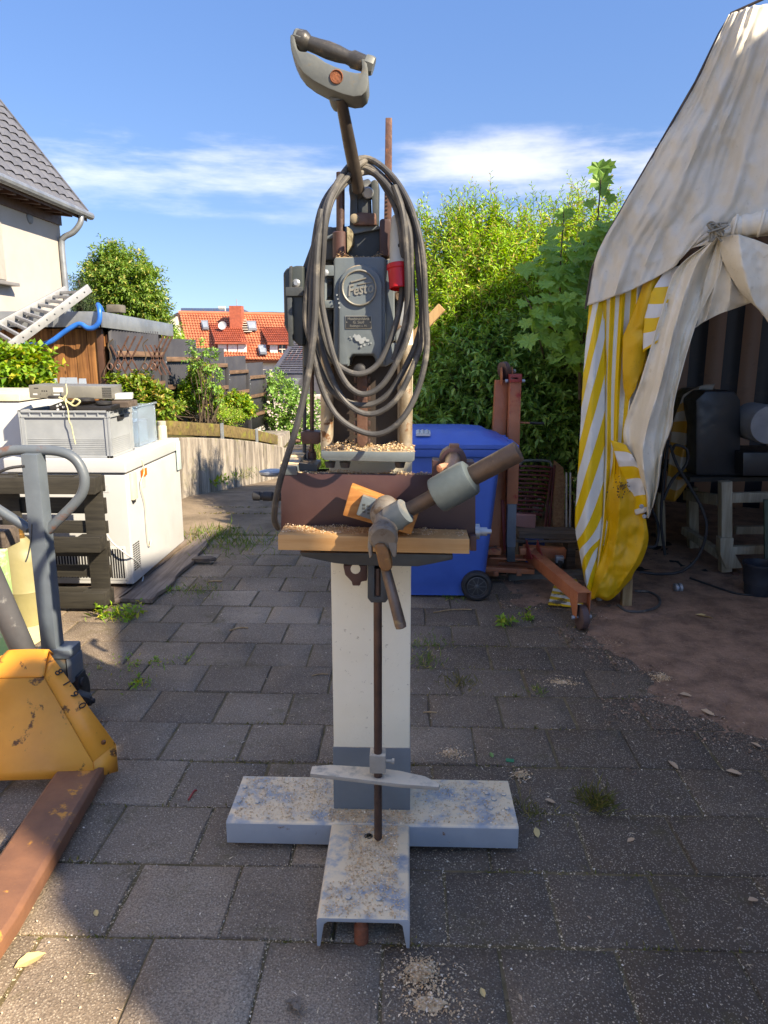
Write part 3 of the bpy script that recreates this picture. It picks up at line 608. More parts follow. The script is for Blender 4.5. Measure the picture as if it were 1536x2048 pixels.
for (x, y, s) in ((710, 672, 5), (716, 675, 8), (722, 681, 7), (728, 678, 5), (735, 681, 5), (729, 690, 3), (737, 688, 2), (722, 693, 3), (700, 674, 2), (703, 678, 2), (674, 590, 2), (676, 598, 2), (678, 606, 2.4), (679, 615, 2.8), (742, 686, 2)):
    p = W(x, y, 1.9875 - .00035*(len(mb.f) % 13)); n = 9; s *= .00125
    mb.extr([p + Vector((math.cos(2*math.pi*i/n)*s*rr.uniform(.5, 1.1), 0, math.sin(2*math.pi*i/n)*s*rr.uniform(.5, 1.1))) for i in range(n)], (0, .002, 0))
obj('paint_chips', mb, paint('bare_filler', S(142, 148, 150), S(126, 132, 134), None, rough=.6), M)['kind'] = 'stuff'
# head block, wedge, tubes, dark square guide
mb = poly([(642, 468), (650, 455), (690, 452), (760, 453), (786, 455), (786, 520), (642, 520)], 2.075, 2.25); obj('head_block', mb, dark_cast, M, bev=.006)
mb = poly([(648, 475), (700, 450), (760, 452), (760, 458), (648, 480)], 2.06, 2.26); obj('head_lip', mb, grey_paint, M, bev=.003)
mb = poly([(693, 452), (703, 459), (707, 466), (707, 486), (694, 506)], 2.035, 2.08); obj('pale_wedge', mb, paint('wedge_paint', S(164, 156, 128), S(140, 130, 100), S(96, 86, 64), (.52, .64), 10, 18, .6), M, bev=.003)
mb = MB(); mb.tube([W(681, 470, 2.06), W(681, 345, 2.06)], .0112, 14); obj('feed_rod', mb, brown_steel, M)
mb = MB(); mb.tube([W(680, 516, 2.05), W(680, 466, 2.05), W(680, 464, 2.05)], [.0195, .0195, .017], 16); obj('feed_sleeve', mb, MATS['lug_paint'], M)
mb = poly([(759, 440), (764, 437), (780, 437), (783, 444), (783, 512), (759, 512)], 2.02, 2.09); obj('square_guide', mb, paint('guide_brown', S(66, 44, 42), S(54, 38, 38), None, rough=.5), M, bev=.005)
mb = poly([(771, 235), (784, 235), (783, 445), (768, 445)], 2.28, 2.30); obj('scale_bar', mb, rust_steel, M, bev=.002)
mb = MB(); 
for k in range(9):
    y = 372 + k*8; mb.box(W(770, y, 2.277), W(775, y-1.5, 2.277) + Vector((0, .004, 0)))
obj('scale_marks', mb, dark_void, M)
# lever pivot: two cheeks, hub, rusty block
mb = poly([(697, 360), (704, 352), (713, 352), (716, 440), (714, 452), (699, 452), (700, 400)], 2.06, 2.15); obj('pivot_cheek', mb, dark_cast, M, bev=.004)
mb = poly([(742, 362), (750, 358), (757, 364), (756, 450), (745, 452), (744, 405)], 2.06, 2.15); obj('pivot_cheek', mb, dark_cast, M, bev=.004)
mb = MB(); a, b = W(704, 388, 2.08), W(742, 378, 2.1); mb.lathe(a, b - a, [(0, .02), (.004, .024), (.052, .026), (.056, .02)], 20); obj('pivot_hub', mb, dark_cast, M)
mb = poly([(706, 386), (740, 386), (742, 430), (704, 430)], 2.07, 2.14); obj('pivot_block', mb, dark_cast, M, bev=.006)
mb = poly([(706, 427), (720, 424), (752, 426), (753, 450), (706, 450)], 2.04, 2.13); obj('rusty_block', mb, rust_steel, M, bev=.005)
mb = MB(); c = W(710, 437, 2.035); mb.lathe(c + Vector((0, .01, 0)), (-.25, -1, 0), [(0, .012), (.01, .012), (.012, .009)], 14); obj('pale_pin', mb, pale_wood, M)
mb = MB(); c = W(733, 381, 2.05); mb.lathe(c + Vector((0, .02, 0)), (.2, -1, -.3), [(0, .014), (.02, .015), (.024, .012)], 16); obj('lever_ring', mb, galv, M)
# lever and D handle
LV0, LV1 = W(717, 380, 2.04), W(681, 195, 1.86)
mb = MB(); mb.tube([LV0, LV0.lerp(LV1, .5), LV1], [.0165, .0158, .0135], 18); obj('lever', mb, paint('lever_steel', S(82, 74, 66), S(64, 58, 54), S(124, 104, 80), (.56, .7), 8, 12, .4, .3, .12, 70), M)
YH = 1.83
outer = [(580, 68), (580, 82), (582, 98), (587, 113), (595, 130), (607, 146), (627, 161), (655, 176), (686, 188), (707, 193), (723, 191), (733, 182), (737, 166), (736, 140), (733, 118)]
inner = [(722, 116), (724, 134), (722, 145), (712, 145), (698, 142), (669, 132), (650, 123), (630, 109), (614, 103), (600, 102), (594, 96), (591, 82), (591, 68)]
mb = MB(); mb.extr([W(x, y, YH) for x, y in outer + inner], (0, .05, -.012)); hd = obj('handle_plate', mb, paint('handle_paint', S(100, 104, 101), S(84, 88, 86), S(98, 92, 80), (.6, .7), 7, 12, .45), M, bev=.004)
a, b = W(594, 78, YH + .02), W(737, 130, YH + .02)
L = (b - a).length; prof = [(0, .0), (0, .021), (.02, .023), (.028, .02), (.036, .0155), (.06, .0165), (.09, .0185), (.12, .0175), (.145, .0145), (.155, .0155), (.162, .019), (.172, .02), (.18, .017), (L, .017)]
mb = MB(); mb.lathe(a, b - a, [(d*L/.2075 if d < L else L, r) for d, r in prof if d <= L], 20); obj('hand_grip', mb, paint('worn_black_grip', S(60, 58, 54), S(46, 45, 44), S(124, 104, 76), (.55, .7), 9, 12, .45, 0, .15, 60), M)
mb = MB(); mb.lathe(b - (b-a)*.07, b - a, [(0, .016), (.004, .0205), (.018, .0215), (.024, .019)], 8); obj('grip_cap', mb, MATS['handle_paint'], M)
mb = MB(); mb.lathe(a - (b-a)*.05, b - a, [(0, .017), (.003, .021), (.02, .0225), (.024, .02)], 8); obj('grip_cap', mb, MATS['handle_paint'], M)
c = W(673, 154, YH)
mb = MB(); mb.lathe(c + Vector((0, .002, 0)), (0, -1, 0), [(0, .0152), (.0045, .0152), (.0055, .0135), (.0032, .0128), (.003, .0005)], 22); obj('rusty_socket', mb, paint('orange_rust', S(146, 88, 58), S(106, 62, 42), None, scale=60, rough=.9, bump=.5, bs=200), hd)
mb = MB(); c = W(678, 200, 1.865); mb.lathe(W(676, 186, 1.868), LV0 - LV1, [(0, .02), (.004, .024), (.024, .0225), (.034, .019), (.036, .014)], 16); obj('handle_socket', mb, MATS['handle_paint'], M)
# clamp gear: carrier on the panel, pipe, sleeve, elbow, fork, lever
mb = poly([(865, 921), (950, 924), (950, 975), (865, 972)], 1.99, 2.05); obj('pipe_carrier', mb, MATS['lug_paint'], M, bev=.004)
mb = poly([(880, 926)] + arc(907, 922, 27, 175, 5, 14) + [(934, 926)], 1.985, 2.04); obj('carrier_arch', mb, MATS['lug_paint'], M, bev=.004)
mb = MB(); c = W(909, 905, 2.0); mb.box(c + Vector((-.014, -.014, -.01)), c + Vector((.012, .014, .024))); obj('carrier_bolt', mb, rust_steel, M, bev=.003)
c0, c1 = W(906, 925, 1.96), W(898, 950, 1.88)
mb = MB(); mb.tube([c0 + Vector((0, .06, .01)), c0, c1], [.022, .022, .02], 16); obj('carrier_stub', mb, pipe_steel, M)
mb = MB(); c = W(889, 935, 1.90); mb.lathe(c, (-.8, -.5, -.15), [(-.012, .009), (0, .013), (.016, .013), (.02, .008)], 6); obj('copper_nut', mb, paint('copper_nut', S(206, 150, 118), S(180, 120, 88), None, rough=.5, metal=.4), M)
pa, pb = W(1038, 902, 1.78), W(768, 1046, 1.86)
d = pb - pa
mb = MB(); mb.tube([pa, pa + d*.003, pa + d*.44, pa + d*.47, pb - d*.06], [.0235, .026, .025, .020, .019], 22); obj('clamp_pipe', mb, pipe_steel, M)
s0, s1 = W(944, 952, 1.80), W(876, 990, 1.82)
mb = MB(); mb.lathe(s0, s1 - s0, [(0, .036), (.004, .044), (.012, .0465), (.094, .0465), (.102, .045), (.106, .036)], 28); obj('clamp_sleeve', mb, paint('sleeve_green_grey', S(88, 98, 98), S(76, 86, 87), S(104, 76, 62), (.64, .7), 7, 12, .42, 0, .15, 60), M)
mb = MB(); q0, q1 = W(813, 1020, 1.82), W(790, 1034, 1.83); mb.lathe(q0, q1 - q0, [(0, .027), (.003, .033), (.05, .035), (.054, .03)], 22); obj('elbow_socket', mb, grey_paint, M)
mb = MB(); e0, e1 = W(772, 1010, 1.92), W(768, 1062, 1.79); mb.lathe(e0, e1 - e0, [(0, .03), (.02, .036), (.05, .04), (.07, .036), (.075, .027), (.13, .027), (.135, .034), (.17, .036), (.175, .03)], 22); obj('elbow_barrel', mb, paint('worn_casting', S(140, 132, 120), S(112, 104, 94), S(92, 74, 58), (.56, .68), 8, 14, .5, .25, .25, 60), M)
# pad: wooden block with a grey plate
def tilted(pts, Y0, Y1): return poly(pts, Y0, Y1)
mb = tilted([(701, 974), (838, 1026), (822, 1070), (685, 1031)], 1.93, 2.0); pad = obj('clamp_pad', mb, pad_wood, M, bev=.004)
mb = tilted([(725, 991), (818, 1024), (806, 1062), (712, 1030)], 1.905, 1.93); pp = obj('pad_plate', mb, grey_paint, pad, bev=.004)
mb = MB(); 
for k in range(9):
    p = W(728 + (k % 3)*9, 1010 + (k//3)*7 + (k % 3)*3, 1.9035); mb.box(p + Vector((-.0035, 0, -.002)), p + Vector((.0035, .002, .003)))
obj('stamped_marks', mb, paint('stamp_dark', S(64, 66, 64)), pp)
# fork, bronze lever boss and rod
mb = poly([(737, 1062), (752, 1050), (764, 1052), (752, 1066), (744, 1090), (745, 1112), (739, 1118), (735, 1095)], 1.765, 1.80); obj('fork_tine', mb, MATS['worn_casting'], M, bev=.006, segs=3)
mb = poly([(769, 1064), (778, 1060), (788, 1072), (794, 1094), (793, 1114), (786, 1116), (778, 1098)], 1.755, 1.80); obj('fork_tine', mb, MATS['worn_casting'], M, bev=.006, segs=3)
mb = poly([(749, 1095), (754, 1088), (768, 1088), (776, 1100), (785, 1136), (778, 1143), (765, 1144), (758, 1134)], 1.745, 1.80); obj('lever_boss', mb, paint('bronze_boss', S(138, 96, 56), S(104, 74, 50), S(176, 140, 80), (.55, .66), 12, 22, .5, .3, .4, 80), M, bev=.01, segs=3)
mb = MB(); a, b = W(771, 1136, 1.77), W(803, 1258, 1.72); mb.tube([a, a.lerp(b, .93), a.lerp(b, .985), b], [.0125, .0145, .013, .005], 16); obj('clamp_lever', mb, pipe_steel, M)
# the timber lying on the table
mb = poly([(556, 1069), (939, 1078), (939, 1108), (556, 1100)], 1.925, 2.03)
solo('timber_beam', mb, pine, 'planed pale pine beam lying along the machine table under the brown panel', 'timber', bev=.002)
# stick poking out behind the machine
mb = MB(); mb.beam(W(818, 685, 2.52), W(884, 614, 2.5), .022, .03); mb.beam(W(818, 685, 2.52), W(804, 760, 2.52), .02, .02)
solo('wooden_stick', mb, raw_wood, 'pale wooden stick poking out to the right behind the column', 'stick', bev=.002)
# ------------------------------------------------------------------ coiled supply cable hung on the lever
K = thing('power_cable', 'grey rubber power cable coiled in long loops over the lever, with a red plug', 'cable', tuple(W(735, 312, 1.95)))
def loop(pts, ys, r=.0076, n=90):
    P3 = [W(x, y, 2.035 if i == 0 else ((2.035 + ys)/2 if i in (1, 11) else ys)) for i, (x, y) in enumerate(pts)]
    sd = len(K.children)*3.7; mb = MB(); mb.tube([p + Vector((.013*mn.noise((p.x*7, p.z*5, sd)), .010*mn.noise((p.z*6, p.x*5, sd + 9)), .004*mn.noise((p.x*8, p.z*8, sd + 4)))) for p in crom(P3, n, True)], r, 10, closed=True); obj('cable_loop', mb, cable_m, K)
def L8(top, left, right, bot, cx, y0=1.95, wob=0):
    tx, ty = top; bx, by = bot; lx, ly = left; rx_, ry = right
    return [(tx, ty), (tx + (rx_-tx)*.52, ty + (ry-ty)*.16), (tx + (rx_-tx)*.86, ty + (ry-ty)*.48), (rx_, ry), (rx_ - (rx_-bx)*.10, ry + (by-ry)*.42), (bx + (rx_-bx)*.52, ry + (by-ry)*.86), (bx, by), (bx - (bx-lx)*.55, ly + (by-ly)*.84), (lx + (bx-lx)*.12, ly + (by-ly)*.4), (lx, ly), (tx - (tx-lx)*.83, ty + (ly-ty)*.42), (tx - (tx-lx)*.5, ty + (ly-ty)*.14)]
loop(L8((733, 316), (620, 650), (857, 650), (745, 868), 0), 1.915)
loop(L8((738, 322), (634, 610), (846, 640), (735, 828), 0), 1.935)
loop(L8((730, 330), (616, 620), (838, 610), (728, 812), 0), 1.96)
loop(L8((722, 336), (642, 560), (826, 590), (722, 788), 0), 1.925)
loop(L8((736, 344), (628, 580), (806, 560), (716, 748), 0), 1.955)
mb = MB(); mb.tube(crom([W(x, y, Y) for x, y, Y in ((642, 420, 1.93), (634, 520, 1.905), (630, 640, 1.9), (618, 740, 1.895), (594, 850, 1.89), (566, 940, 1.9), (552, 1000, 1.93), (549, 1040, 1.98), (556, 1056, 2.04))], 50), .0085, 10); obj('hanging_end', mb, cable_m, K)
mb = MB(); mb.tube(crom([W(x, y, Y) for x, y, Y in ((788, 372, 1.93), (806, 430, 1.92), (815, 540, 1.92), (812, 640, 1.94), (788, 720, 1.95))], 40), .0085, 10); obj('plug_tail', mb, cable_m, K)
p0, p1 = W(794, 432, 1.985), W(800, 578, 1.955)
ax = (p1 - p0); Lp = ax.length
mb = MB(); mb.lathe(p0, ax, [(0, .011), (.006, .015), (.03, .017), (.045, .02), (Lp*.45, .0225), (Lp*.60, .0235), (Lp*.66, .029), (Lp*.69, .029)], 20); pg = obj('plug_grip', mb, grey_pl, K)
mb = MB(); mb.lathe(p0 + ax*.66, ax, [(0, .029), (.002, .0315), (.012, .0315), (.014, .029), (Lp*.30, .027), (Lp*.33, .0275), (Lp*.34, .0245), (Lp*.30, .024)], 24); obj('plug_collar', mb, red_pl, K)
mb = MB(); c = p0 + ax*.42; mb.lathe(c + Vector((.004, -.024, 0)), (0, -1, 0), [(0, .005), (.002, .005), (.0025, .003)], 8); obj('plug_screw', mb, dark_void, pg)
# ------------------------------------------------------------------ pallet truck
T = thing('pallet_truck', 'worn orange hand pallet truck with grey drawbar and rusty forks, numbered 8190', 'pallet truck', (-1.4, 2.6, 0))
FA = R(4.7); fd = Vector((math.sin(FA), -math.cos(FA), 0)); fs = Vector((math.cos(FA), math.sin(FA), 0))   # fork direction, sideways
def fork(cen):
    mb = MB(); prof = [(-.083, .03), (-.083, .075), (-.07, .087), (.07, .087), (.083, .075), (.083, .03), (.076, .03), (.07, .076), (-.07, .076), (-.076, .03)]
    def ring(t, sc): return [cen + fd*t + fs*(a*sc) + Vector((0, 0, zq)) for a, zq in prof]
    rows = [ring(t, sc) for t, sc in ((-.12, 1), (.3, 1), (.72, 1), (.86, .86), (.93, .5))]
    mb.grid([r + [r[0]] for r in rows]); n = len(prof) + 1
    mb.f += [tuple(range(n - 1)), tuple(4*n + k for k in range(n - 2, -1, -1))]
    return mb
cR = Vector((-1.195, 2.42, 0)) - fs*.006
for cen in (cR, cR - fs*.50): obj('fork', fork(cen), fork_m, T, ang=40, bev=.002)
def PT(px, py, Y): return W(px, py, Y)
mir = lambda p: p - fs * (2 * ((p - (cR - fs*.25)).dot(fs)))       # mirrored about the truck's axis
A1, A2, A3 = PT(90, 1366, 2.55), PT(186, 1524, 2.42), PT(190, 1540, 2.415)
B1, B2 = PT(110, 1322, 2.605), PT(231, 1488, 2.50)
C1 = PT(98, 1304, 2.66)
A1.z = .385; low = Vector((A3.x, A3.y, .055))
mb = MB()
pts = {'A1': A1, 'A2': A2, 'low': low, 'B1': B1, 'B2': B2, 'C1': C1}
L_ = {k: mir(v) for k, v in pts.items()}
for k in L_: L_[k].z = pts[k].z
mb.add([A1, A2, low, L_['low'], L_['A2'], L_['A1']], [(0, 1, 2, 3, 4, 5)])
front = obj('front_plate', mb, orange, T, fixn=False)
mo = front.modifiers.new('t', 'SOLIDIFY'); mo.thickness = .008; mo.offset = -1
mb = MB(); rows = []
for t in np.linspace(0, 1, 8):           # sloping cap rolled over the top
    a = L_['A1'].lerp(A1, 0) ; 
    rows.append([Vector(A1).lerp(L_['A1'], s) * (1-t) + Vector(C1).lerp(L_['C1'], s) * t + Vector((0, 0, .02*math.sin(math.pi*t*.9)*(.6 + .4*math.sin(math.pi*s)))) for s in np.linspace(0, 1, 10)])
rows.append([r + Vector((0, .03, -.03)) for r in rows[-1]])
mb.grid(rows); cap = obj('top_cap', mb, orange, T, fixn=False); mo = cap.modifiers.new('t', 'SOLIDIFY'); mo.thickness = .007
for side, q in ((1, pts), (-1, L_)):
    mb = MB(); mb.add([q['A1'], q['B1'], q['B2'], q['A2']], [(0, 1, 2, 3)]); mb.add([q['A1'], q['C1'], q['B1']], [(0, 1, 2)])
    bt = q['B2'].copy(); bt.z = .03; lt = q['low'].copy(); mb.add([q['A2'], q['B2'], bt, lt], [(0, 1, 2, 3)])
    sp_ = obj('side_plate', mb, orange, T); mo = sp_.modifiers.new('t', 'SOLIDIFY'); mo.thickness = .006; mo.offset = 0
# the digits painted down the right side plate
ex = (B2 - B1).normalized(); nrm = (B2 - B1).cross(A2 - B1).normalized(); nrm = nrm if nrm.x > 0 else -nrm; ey = nrm.cross(ex)
rot = Matrix((ex, ey, nrm)).transposed().to_euler()
for k, ch in enumerate('8190'):
    p = B1.lerp(B2, .10 + .135*k) + (A1.lerp(A2, .1 + .135*k) - B1.lerp(B2, .1 + .135*k)) * .22 + nrm*.006
    text('digit', ch, .044, dark_void, T, p, rot, .0006)
mb = MB(); p = B1.lerp(B2, .92) + (A2 - B2)*.35 + nrm*.002; mb.lathe(p, nrm, [(0, .006), (.012, .009), (.03, .004)], 8); obj('lifting_pin', mb, rust_steel, T)
# drawbar: foot, square post, loop handle with two braces, thin release lever
P0, P1 = W(107, 1306, 2.95), W(66, 906, 2.93)
mb = MB(); mb.beam(P0, P1, .066, .075, up=(0, 1, 0)); obj('drawbar_post', mb, truck_grey, T, bev=.004)
mb = MB(); c = W(116, 1300, 2.95); mb.box(c + Vector((-.075, -.05, -.02)), c + Vector((.075, .06, .02))); mb.box(c + Vector((.055, -.05, -.13)), c + Vector((.078, .06, -.02))); mb.box(c + Vector((-.078, -.05, -.13)), c + Vector((-.055, .06, -.02))); obj('drawbar_foot', mb, truck_grey, T, bev=.006)
mb = MB(); mb.box(c + Vector((-.05, -.045, -.14)), c + Vector((.05, .05, -.021))); obj('pump_block', mb, dark_cast, T, bev=.006)
mb = MB(); mb.tube([c + Vector((-.1, 0, -.15)), c + Vector((.1, 0, -.15))], .022, 12); mb.box(c + Vector((.02, -.03, -.24)), c + Vector((.09, .05, -.11))); obj('steer_yoke', mb, black_rub, T, bev=.004)
for s in (-.05, .05):
    mb = MB(); w0 = c + Vector((s - .025, .02, 0)); w0.z = .1; mb.lathe(w0, (1, 0, 0), [(0, .08), (.004, .1), (.046, .1), (.05, .08)], 24); obj('steer_wheel', mb, black_rub, T)
mb = MB(); a = W(150, 1395, 2.85); mb.beam(a, W(176, 1404, 2.86), .05, .06); mb.lathe(W(168, 1402, 2.86), (1, .1, 0), [(0, .02), (.03, .022), (.035, .012), (.045, .012)], 10); obj('foot_pedal', mb, black_rub, T, bev=.006)
mid = (P1.x + P0.x)/2
def HL(px, py): return W(px, py, 2.95)
hp = [HL(92, 1064), HL(150, 1006), HL(167, 978), HL(167, 948), HL(150, 918), HL(118, 903), HL(66, 900), HL(14, 902), HL(-22, 918), HL(-38, 950), HL(-38, 978), HL(-24, 1004), HL(58, 1058)]
mb = MB(); mb.tube(crom(hp, 70), .0205, 16); obj('loop_handle', mb, paint('handle_tube_grey', S(98, 106, 112), S(86, 94, 100), S(104, 76, 66), (.54, .66), 4, 9, .4, .1, .1, 50), T)
mb = MB(); mb.tube(crom([W(50, 932, 2.9), W(20, 936, 2.88), W(0, 944, 2.87), W(-25, 960, 2.86)], 14), [.009] + [.006]*13, 8); obj('release_lever', mb, black_rub, T)
mb = MB(); mb.tube(crom([W(64, 1048, 2.9), W(62, 1080, 2.9), W(56, 1110, 2.9), W(51, 1124, 2.9)], 12), .003, 6); obj('release_rod', mb, dark_cast, T)
# dark steel tube leaning at the left edge and the pale boards behind it
mb = MB(); a, b = W(-60, 1060, 2.72), W(54, 1318, 2.8); mb.tube([a, a.lerp(b, .96), b], [.047, .047, .043], 20)
solo('steel_tube', mb, paint('scuffed_tube', S(92, 92, 94), S(78, 78, 80), S(150, 150, 146), (.6, .72), 5, 9, .42, .3, .15, 50), 'scuffed dark steel tube leaning behind the orange truck at the left edge', 'tube')
mb = MB(); mb.add([W(0, 1100, 3.6), W(8, 1097, 3.6), W(18, 1180, 3.58), W(30, 1270, 3.55), W(28, 1345, 3.5), W(-60, 1345, 3.5), W(-60, 1100, 3.6)], [(0, 1, 2, 3, 4, 5, 6)])
mb2 = MB().extr(mb.v, (0, .03, 0)); solo('green_board', mb2, paint('flaking_green', S(148, 186, 120), S(130, 168, 106), S(208, 206, 176), (.5, .58), 3, 5, .7), 'flaking pale green board leaning beside the beige gas bottle', 'board')
mb = MB(); mb.extr([G(-60, 1285, .05), G(40, 1235, .05), G(108, 1238, .05), G(112, 1252, .05), G(50, 1290, .03), G(-20, 1360, .03)], (0, 0, -.03)); solo('cream_sheet', mb, paint('cream_sheet_paint', S(206, 198, 150), S(190, 186, 134), S(150, 160, 104), (.56, .66), 3, 5, .7), 'pale cream sheet lying flat under the gas bottle', 'sheet')
mb = MB(); q = W(14, 1080, 3.3); mb.box(q + Vector((-.2, -.05, -.03)), q + Vector((.02, .08, .055))); solo('grey_box_end', mb, old_wood_x, 'end of a grey wooden box at the left edge above the green board', 'box', bev=.006)
# gas bottle
Cy = thing('gas_bottle', 'beige gas bottle with brass valve standing in front of the black pallet', 'gas bottle', (-2.2, 4.02, .02))
mb = MB(); mb.lathe((-2.2, 4.02, .035), (0, 0, 1), [(0, .105), (.01, .116), (.2, .118), (.21, .1215), (.22, .118), (.38, .118), (.43, .108), (.465, .082), (.485, .05), (.51, .032)], 28); obj('bottle_body', mb, beige_cyl, Cy)
mb = MB(); mb.lathe((-2.2, 4.02, .021), (0, 0, 1), [(0, .1), (.02, .1)], 20); obj('foot_ring', mb, beige_cyl, Cy)
mb = MB(); mb.lathe((-2.2, 4.02, .54), (0, 0, 1), [(0, .024), (.025, .024), (.03, .016), (.06, .018), (.075, .026), (.1, .026), (.105, .015)], 12); mb.lathe((-2.2, 4.02, .585), (-1, -.3, 0), [(0, .014), (.05, .014), (.052, .018), (.065, .018)], 10); obj('brass_valve', mb, brass, Cy)
# black pallet on edge
PA = thing('wooden_pallet', 'black stained wooden pallet standing on its edge against the white freezer', 'pallet', (-2.4, 4.32, 0))
X0p, X1p, Yp = -3.02, -1.86, 4.28
for z0, z1 in ((.025, .125), (.385, .48), (.745, .845)):
    mb = MB(); mb.box((X0p, Yp, z0), (X1p - .0, Yp + .022, z1)); obj('runner_board', mb, black_wood, PA, bev=.003)
    for x in (X1p - .145, (X0p + X1p)/2 - .07, X0p):
        mb = MB(); mb.box((x, Yp + .0225, z0 + .002), (x + .143, Yp + .1, z1 - .002)); obj('spacer_block', mb, black_wood, PA, bev=.003)
for x in (X1p - .12, (X0p + X1p)/2 - .06, X0p + .01):
    mb = MB(); mb.box((x, Yp + .1005, .02), (x + .118, Yp + .122, .85)); obj('cross_board', mb, black_wood, PA, bev=.002)
for z0 in (.02, .19, .325, .475, .60, .74):
    mb = MB(); mb.box((X0p - .005, Yp + .1225, z0), (X1p + .006, Yp + .143, z0 + (.1 if z0 not in (.19, .475) else .078))); obj('deck_board', mb, black_wood, PA, bev=.002)
# weathered boards under the freezer
for k, (x0, x1, y0, y1, rz, zz) in enumerate(((-1.99, -1.83, 4.42, 6.1, .0, .006), (-1.80, -1.58, 4.45, 6.3, -.05, .006), (-2.25, -2.0, 4.44, 6.0, .015, .006))):
    mb = MB(); rr = random.Random(k); n = 14
    le = [(x0 + rr.uniform(-.006, .006), y0 + (y1-y0)*i/n, zz) for i in range(n + 1)]; re_ = [(x1 - .13*(i/n)**2*(k == 1) + rr.uniform(-.016, .016), y0 + (y1-y0)*i/n, zz) for i in range(n + 1)]
    mb.extr(le + re_[::-1], (0, 0, .028)); o = solo('weathered_board', mb, old_wood, ('split weathered board lying under the right edge of the white freezer', 'wavy edged weathered board lying in front of the freezer foot', 'grey weathered board lying behind the pallet under the freezer')[k], 'board', 'boards lying under the freezer', bev=.004)
    o.rotation_euler.z = rz
# chest freezer
FZ = thing('chest_freezer', 'large white chest freezer with a rear grille and orange sticker on its sunlit side', 'freezer', (-2.2, 5.2, .035))
fx0, fx1, fy0, fy1 = -2.60, -1.815, 4.66, 5.80
ft = .035
mb = MB(); mb.box((fx0, fy0, .06), (fx1, fy1, .80)); obj('body', mb, white_enamel, FZ, bev=.012, segs=3)
mb = MB(); mb.box((fx0 - .004, fy0 - .012, .812), (fx1 + .008, fy1 + .004, .905)); obj('lid', mb, white_enamel, FZ, bev=.012, segs=3)
mb = MB(); mb.box((fx0 + .01, fy0 + .01, .8005), (fx1 - .008, fy1 - .01, .8118)); obj('lid_seal', mb, paint('grey_seal', S(120, 122, 122)), FZ)
for sx in ((fx0+.06, fy0+.06), (fx1-.06, fy0+.06), (fx1-.06, fy1-.06), (fx0+.06, fy1-.06)):
    mb = MB(); mb.lathe((sx[0], sx[1], ft), (0, 0, 1), [(0, .02), (.026, .024)], 10); obj('freezer_foot', mb, black_rub, FZ)
def vent_front(x0, x1, z0, z1, y, n):
    mb = MB(); mb.box((x0, y - .004, z0), (x1, y + .004, z1)); g = obj('grille', mb, paint('grille_grey', S(190, 192, 190)), FZ, bev=.002)
    sl = None; w = (x1 - x0 - .02)/n
    for i in range(n):
        if sl is None: mb = MB(); mb.box((-w*.28, -.001, 0), (w*.28, .001, z1 - z0 - .03)); sl = mesh_from('slot', mb, dark_void)
        link('slot', sl, g, Vector((x0 + .01 + w*(i+.5), y - .0048, z0 + .015)) - Vector(ORIG[FZ.name]))
vent_front(-2.02, -1.855, .09, .32, fy0, 9); vent_front(-2.42, -2.05, .09, .32, fy0, 18)
sl = None
for r_ in range(12):
    for q in range(3):
        if sl is None: mb = MB(); mb.box((-.001, -.018, -.0045), (.001, .018, .0045)); sl = mesh_from('side_slot', mb, dark_void)
        link('side_slot', sl, FZ, Vector((fx1 + .0002, fy0 + .045 + q*.043, .15 + r_*.0155)) - Vector(ORIG[FZ.name]))
mb = MB(); mb.box((fx1 + .008, 4.92, .74), (fx1 + .012, 5.02, .79)); o = solo('orange_sticker', mb, paint('sticker_orange', S(240, 110, 30)), 'small orange sticker on the rim of the white freezer', 'sticker')
o.parent = FZ; o.location = o.location - FZ.location; del o['category']; o.name = 'sticker'
mb = MB(); mb.box((fx1 + .001, 4.95, .66), (fx1 + .003, 5.0, .735)); obj('paper_label', mb, off_white, FZ)
mb = MB(); mb.box((fx1 + .0005, 4.72, .62), (fx1 + .02, 4.80, .80)); obj('hinge_cover', mb, off_white, FZ, bev=.004)
mb = MB(); mb.box((fx1 + .0005, 4.735, .60), (fx1 + .015, 4.765, .62)); obj('hinge_clip', mb, dark_void, FZ)
mb = MB(); mb.box((fx1 + .0085, 5.70, .66), (fx1 + .02, 5.78, .885)); obj('lid_hinge', mb, paint('hinge_pale', S(186, 206, 202)), FZ, bev=.003)
mb = MB(); mb.box((-2.05, fy0 - .0021, .685), (-1.93, fy0 + .001, .735)); obj('type_label', mb, paint('faded_label', S(196, 198, 198), S(170, 172, 172), None, scale=60), FZ)
mb = MB(); mb.tube(crom([WX(x, y, fx1 + .012) for x, y in ((284, 920), (288, 945), (281, 970), (290, 1010), (293, 1050), (296, 1085), (300, 1092), (302, 1080))], 40), .004, 6); obj('side_wire', mb, off_white, FZ)
mb = MB(); mb.tube(crom([W(205, 1055, 4.63), W(225, 1085, 4.62), W(255, 1110, 4.62), W(276, 1125, 4.75), W(286, 1150, 4.85), W(284, 1166, 4.8)], 40), .005, 6); obj('mains_lead', mb, white_enamel, FZ)
# second appliance behind on the left
F2 = thing('white_fridge', 'tall white fridge standing behind the freezer at the left edge', 'fridge', (-3.0, 5.2, 0))
mb = MB(); mb.box((-3.4, 4.98, .02), (-2.63, 5.7, 1.24)); obj('body', mb, white_enamel, F2, bev=.012, segs=3)
mb = MB(); mb.box((-3.41, 4.97, 1.246), (-2.62, 5.71, 1.30)); obj('worktop', mb, off_white, F2, bev=.008, segs=3)
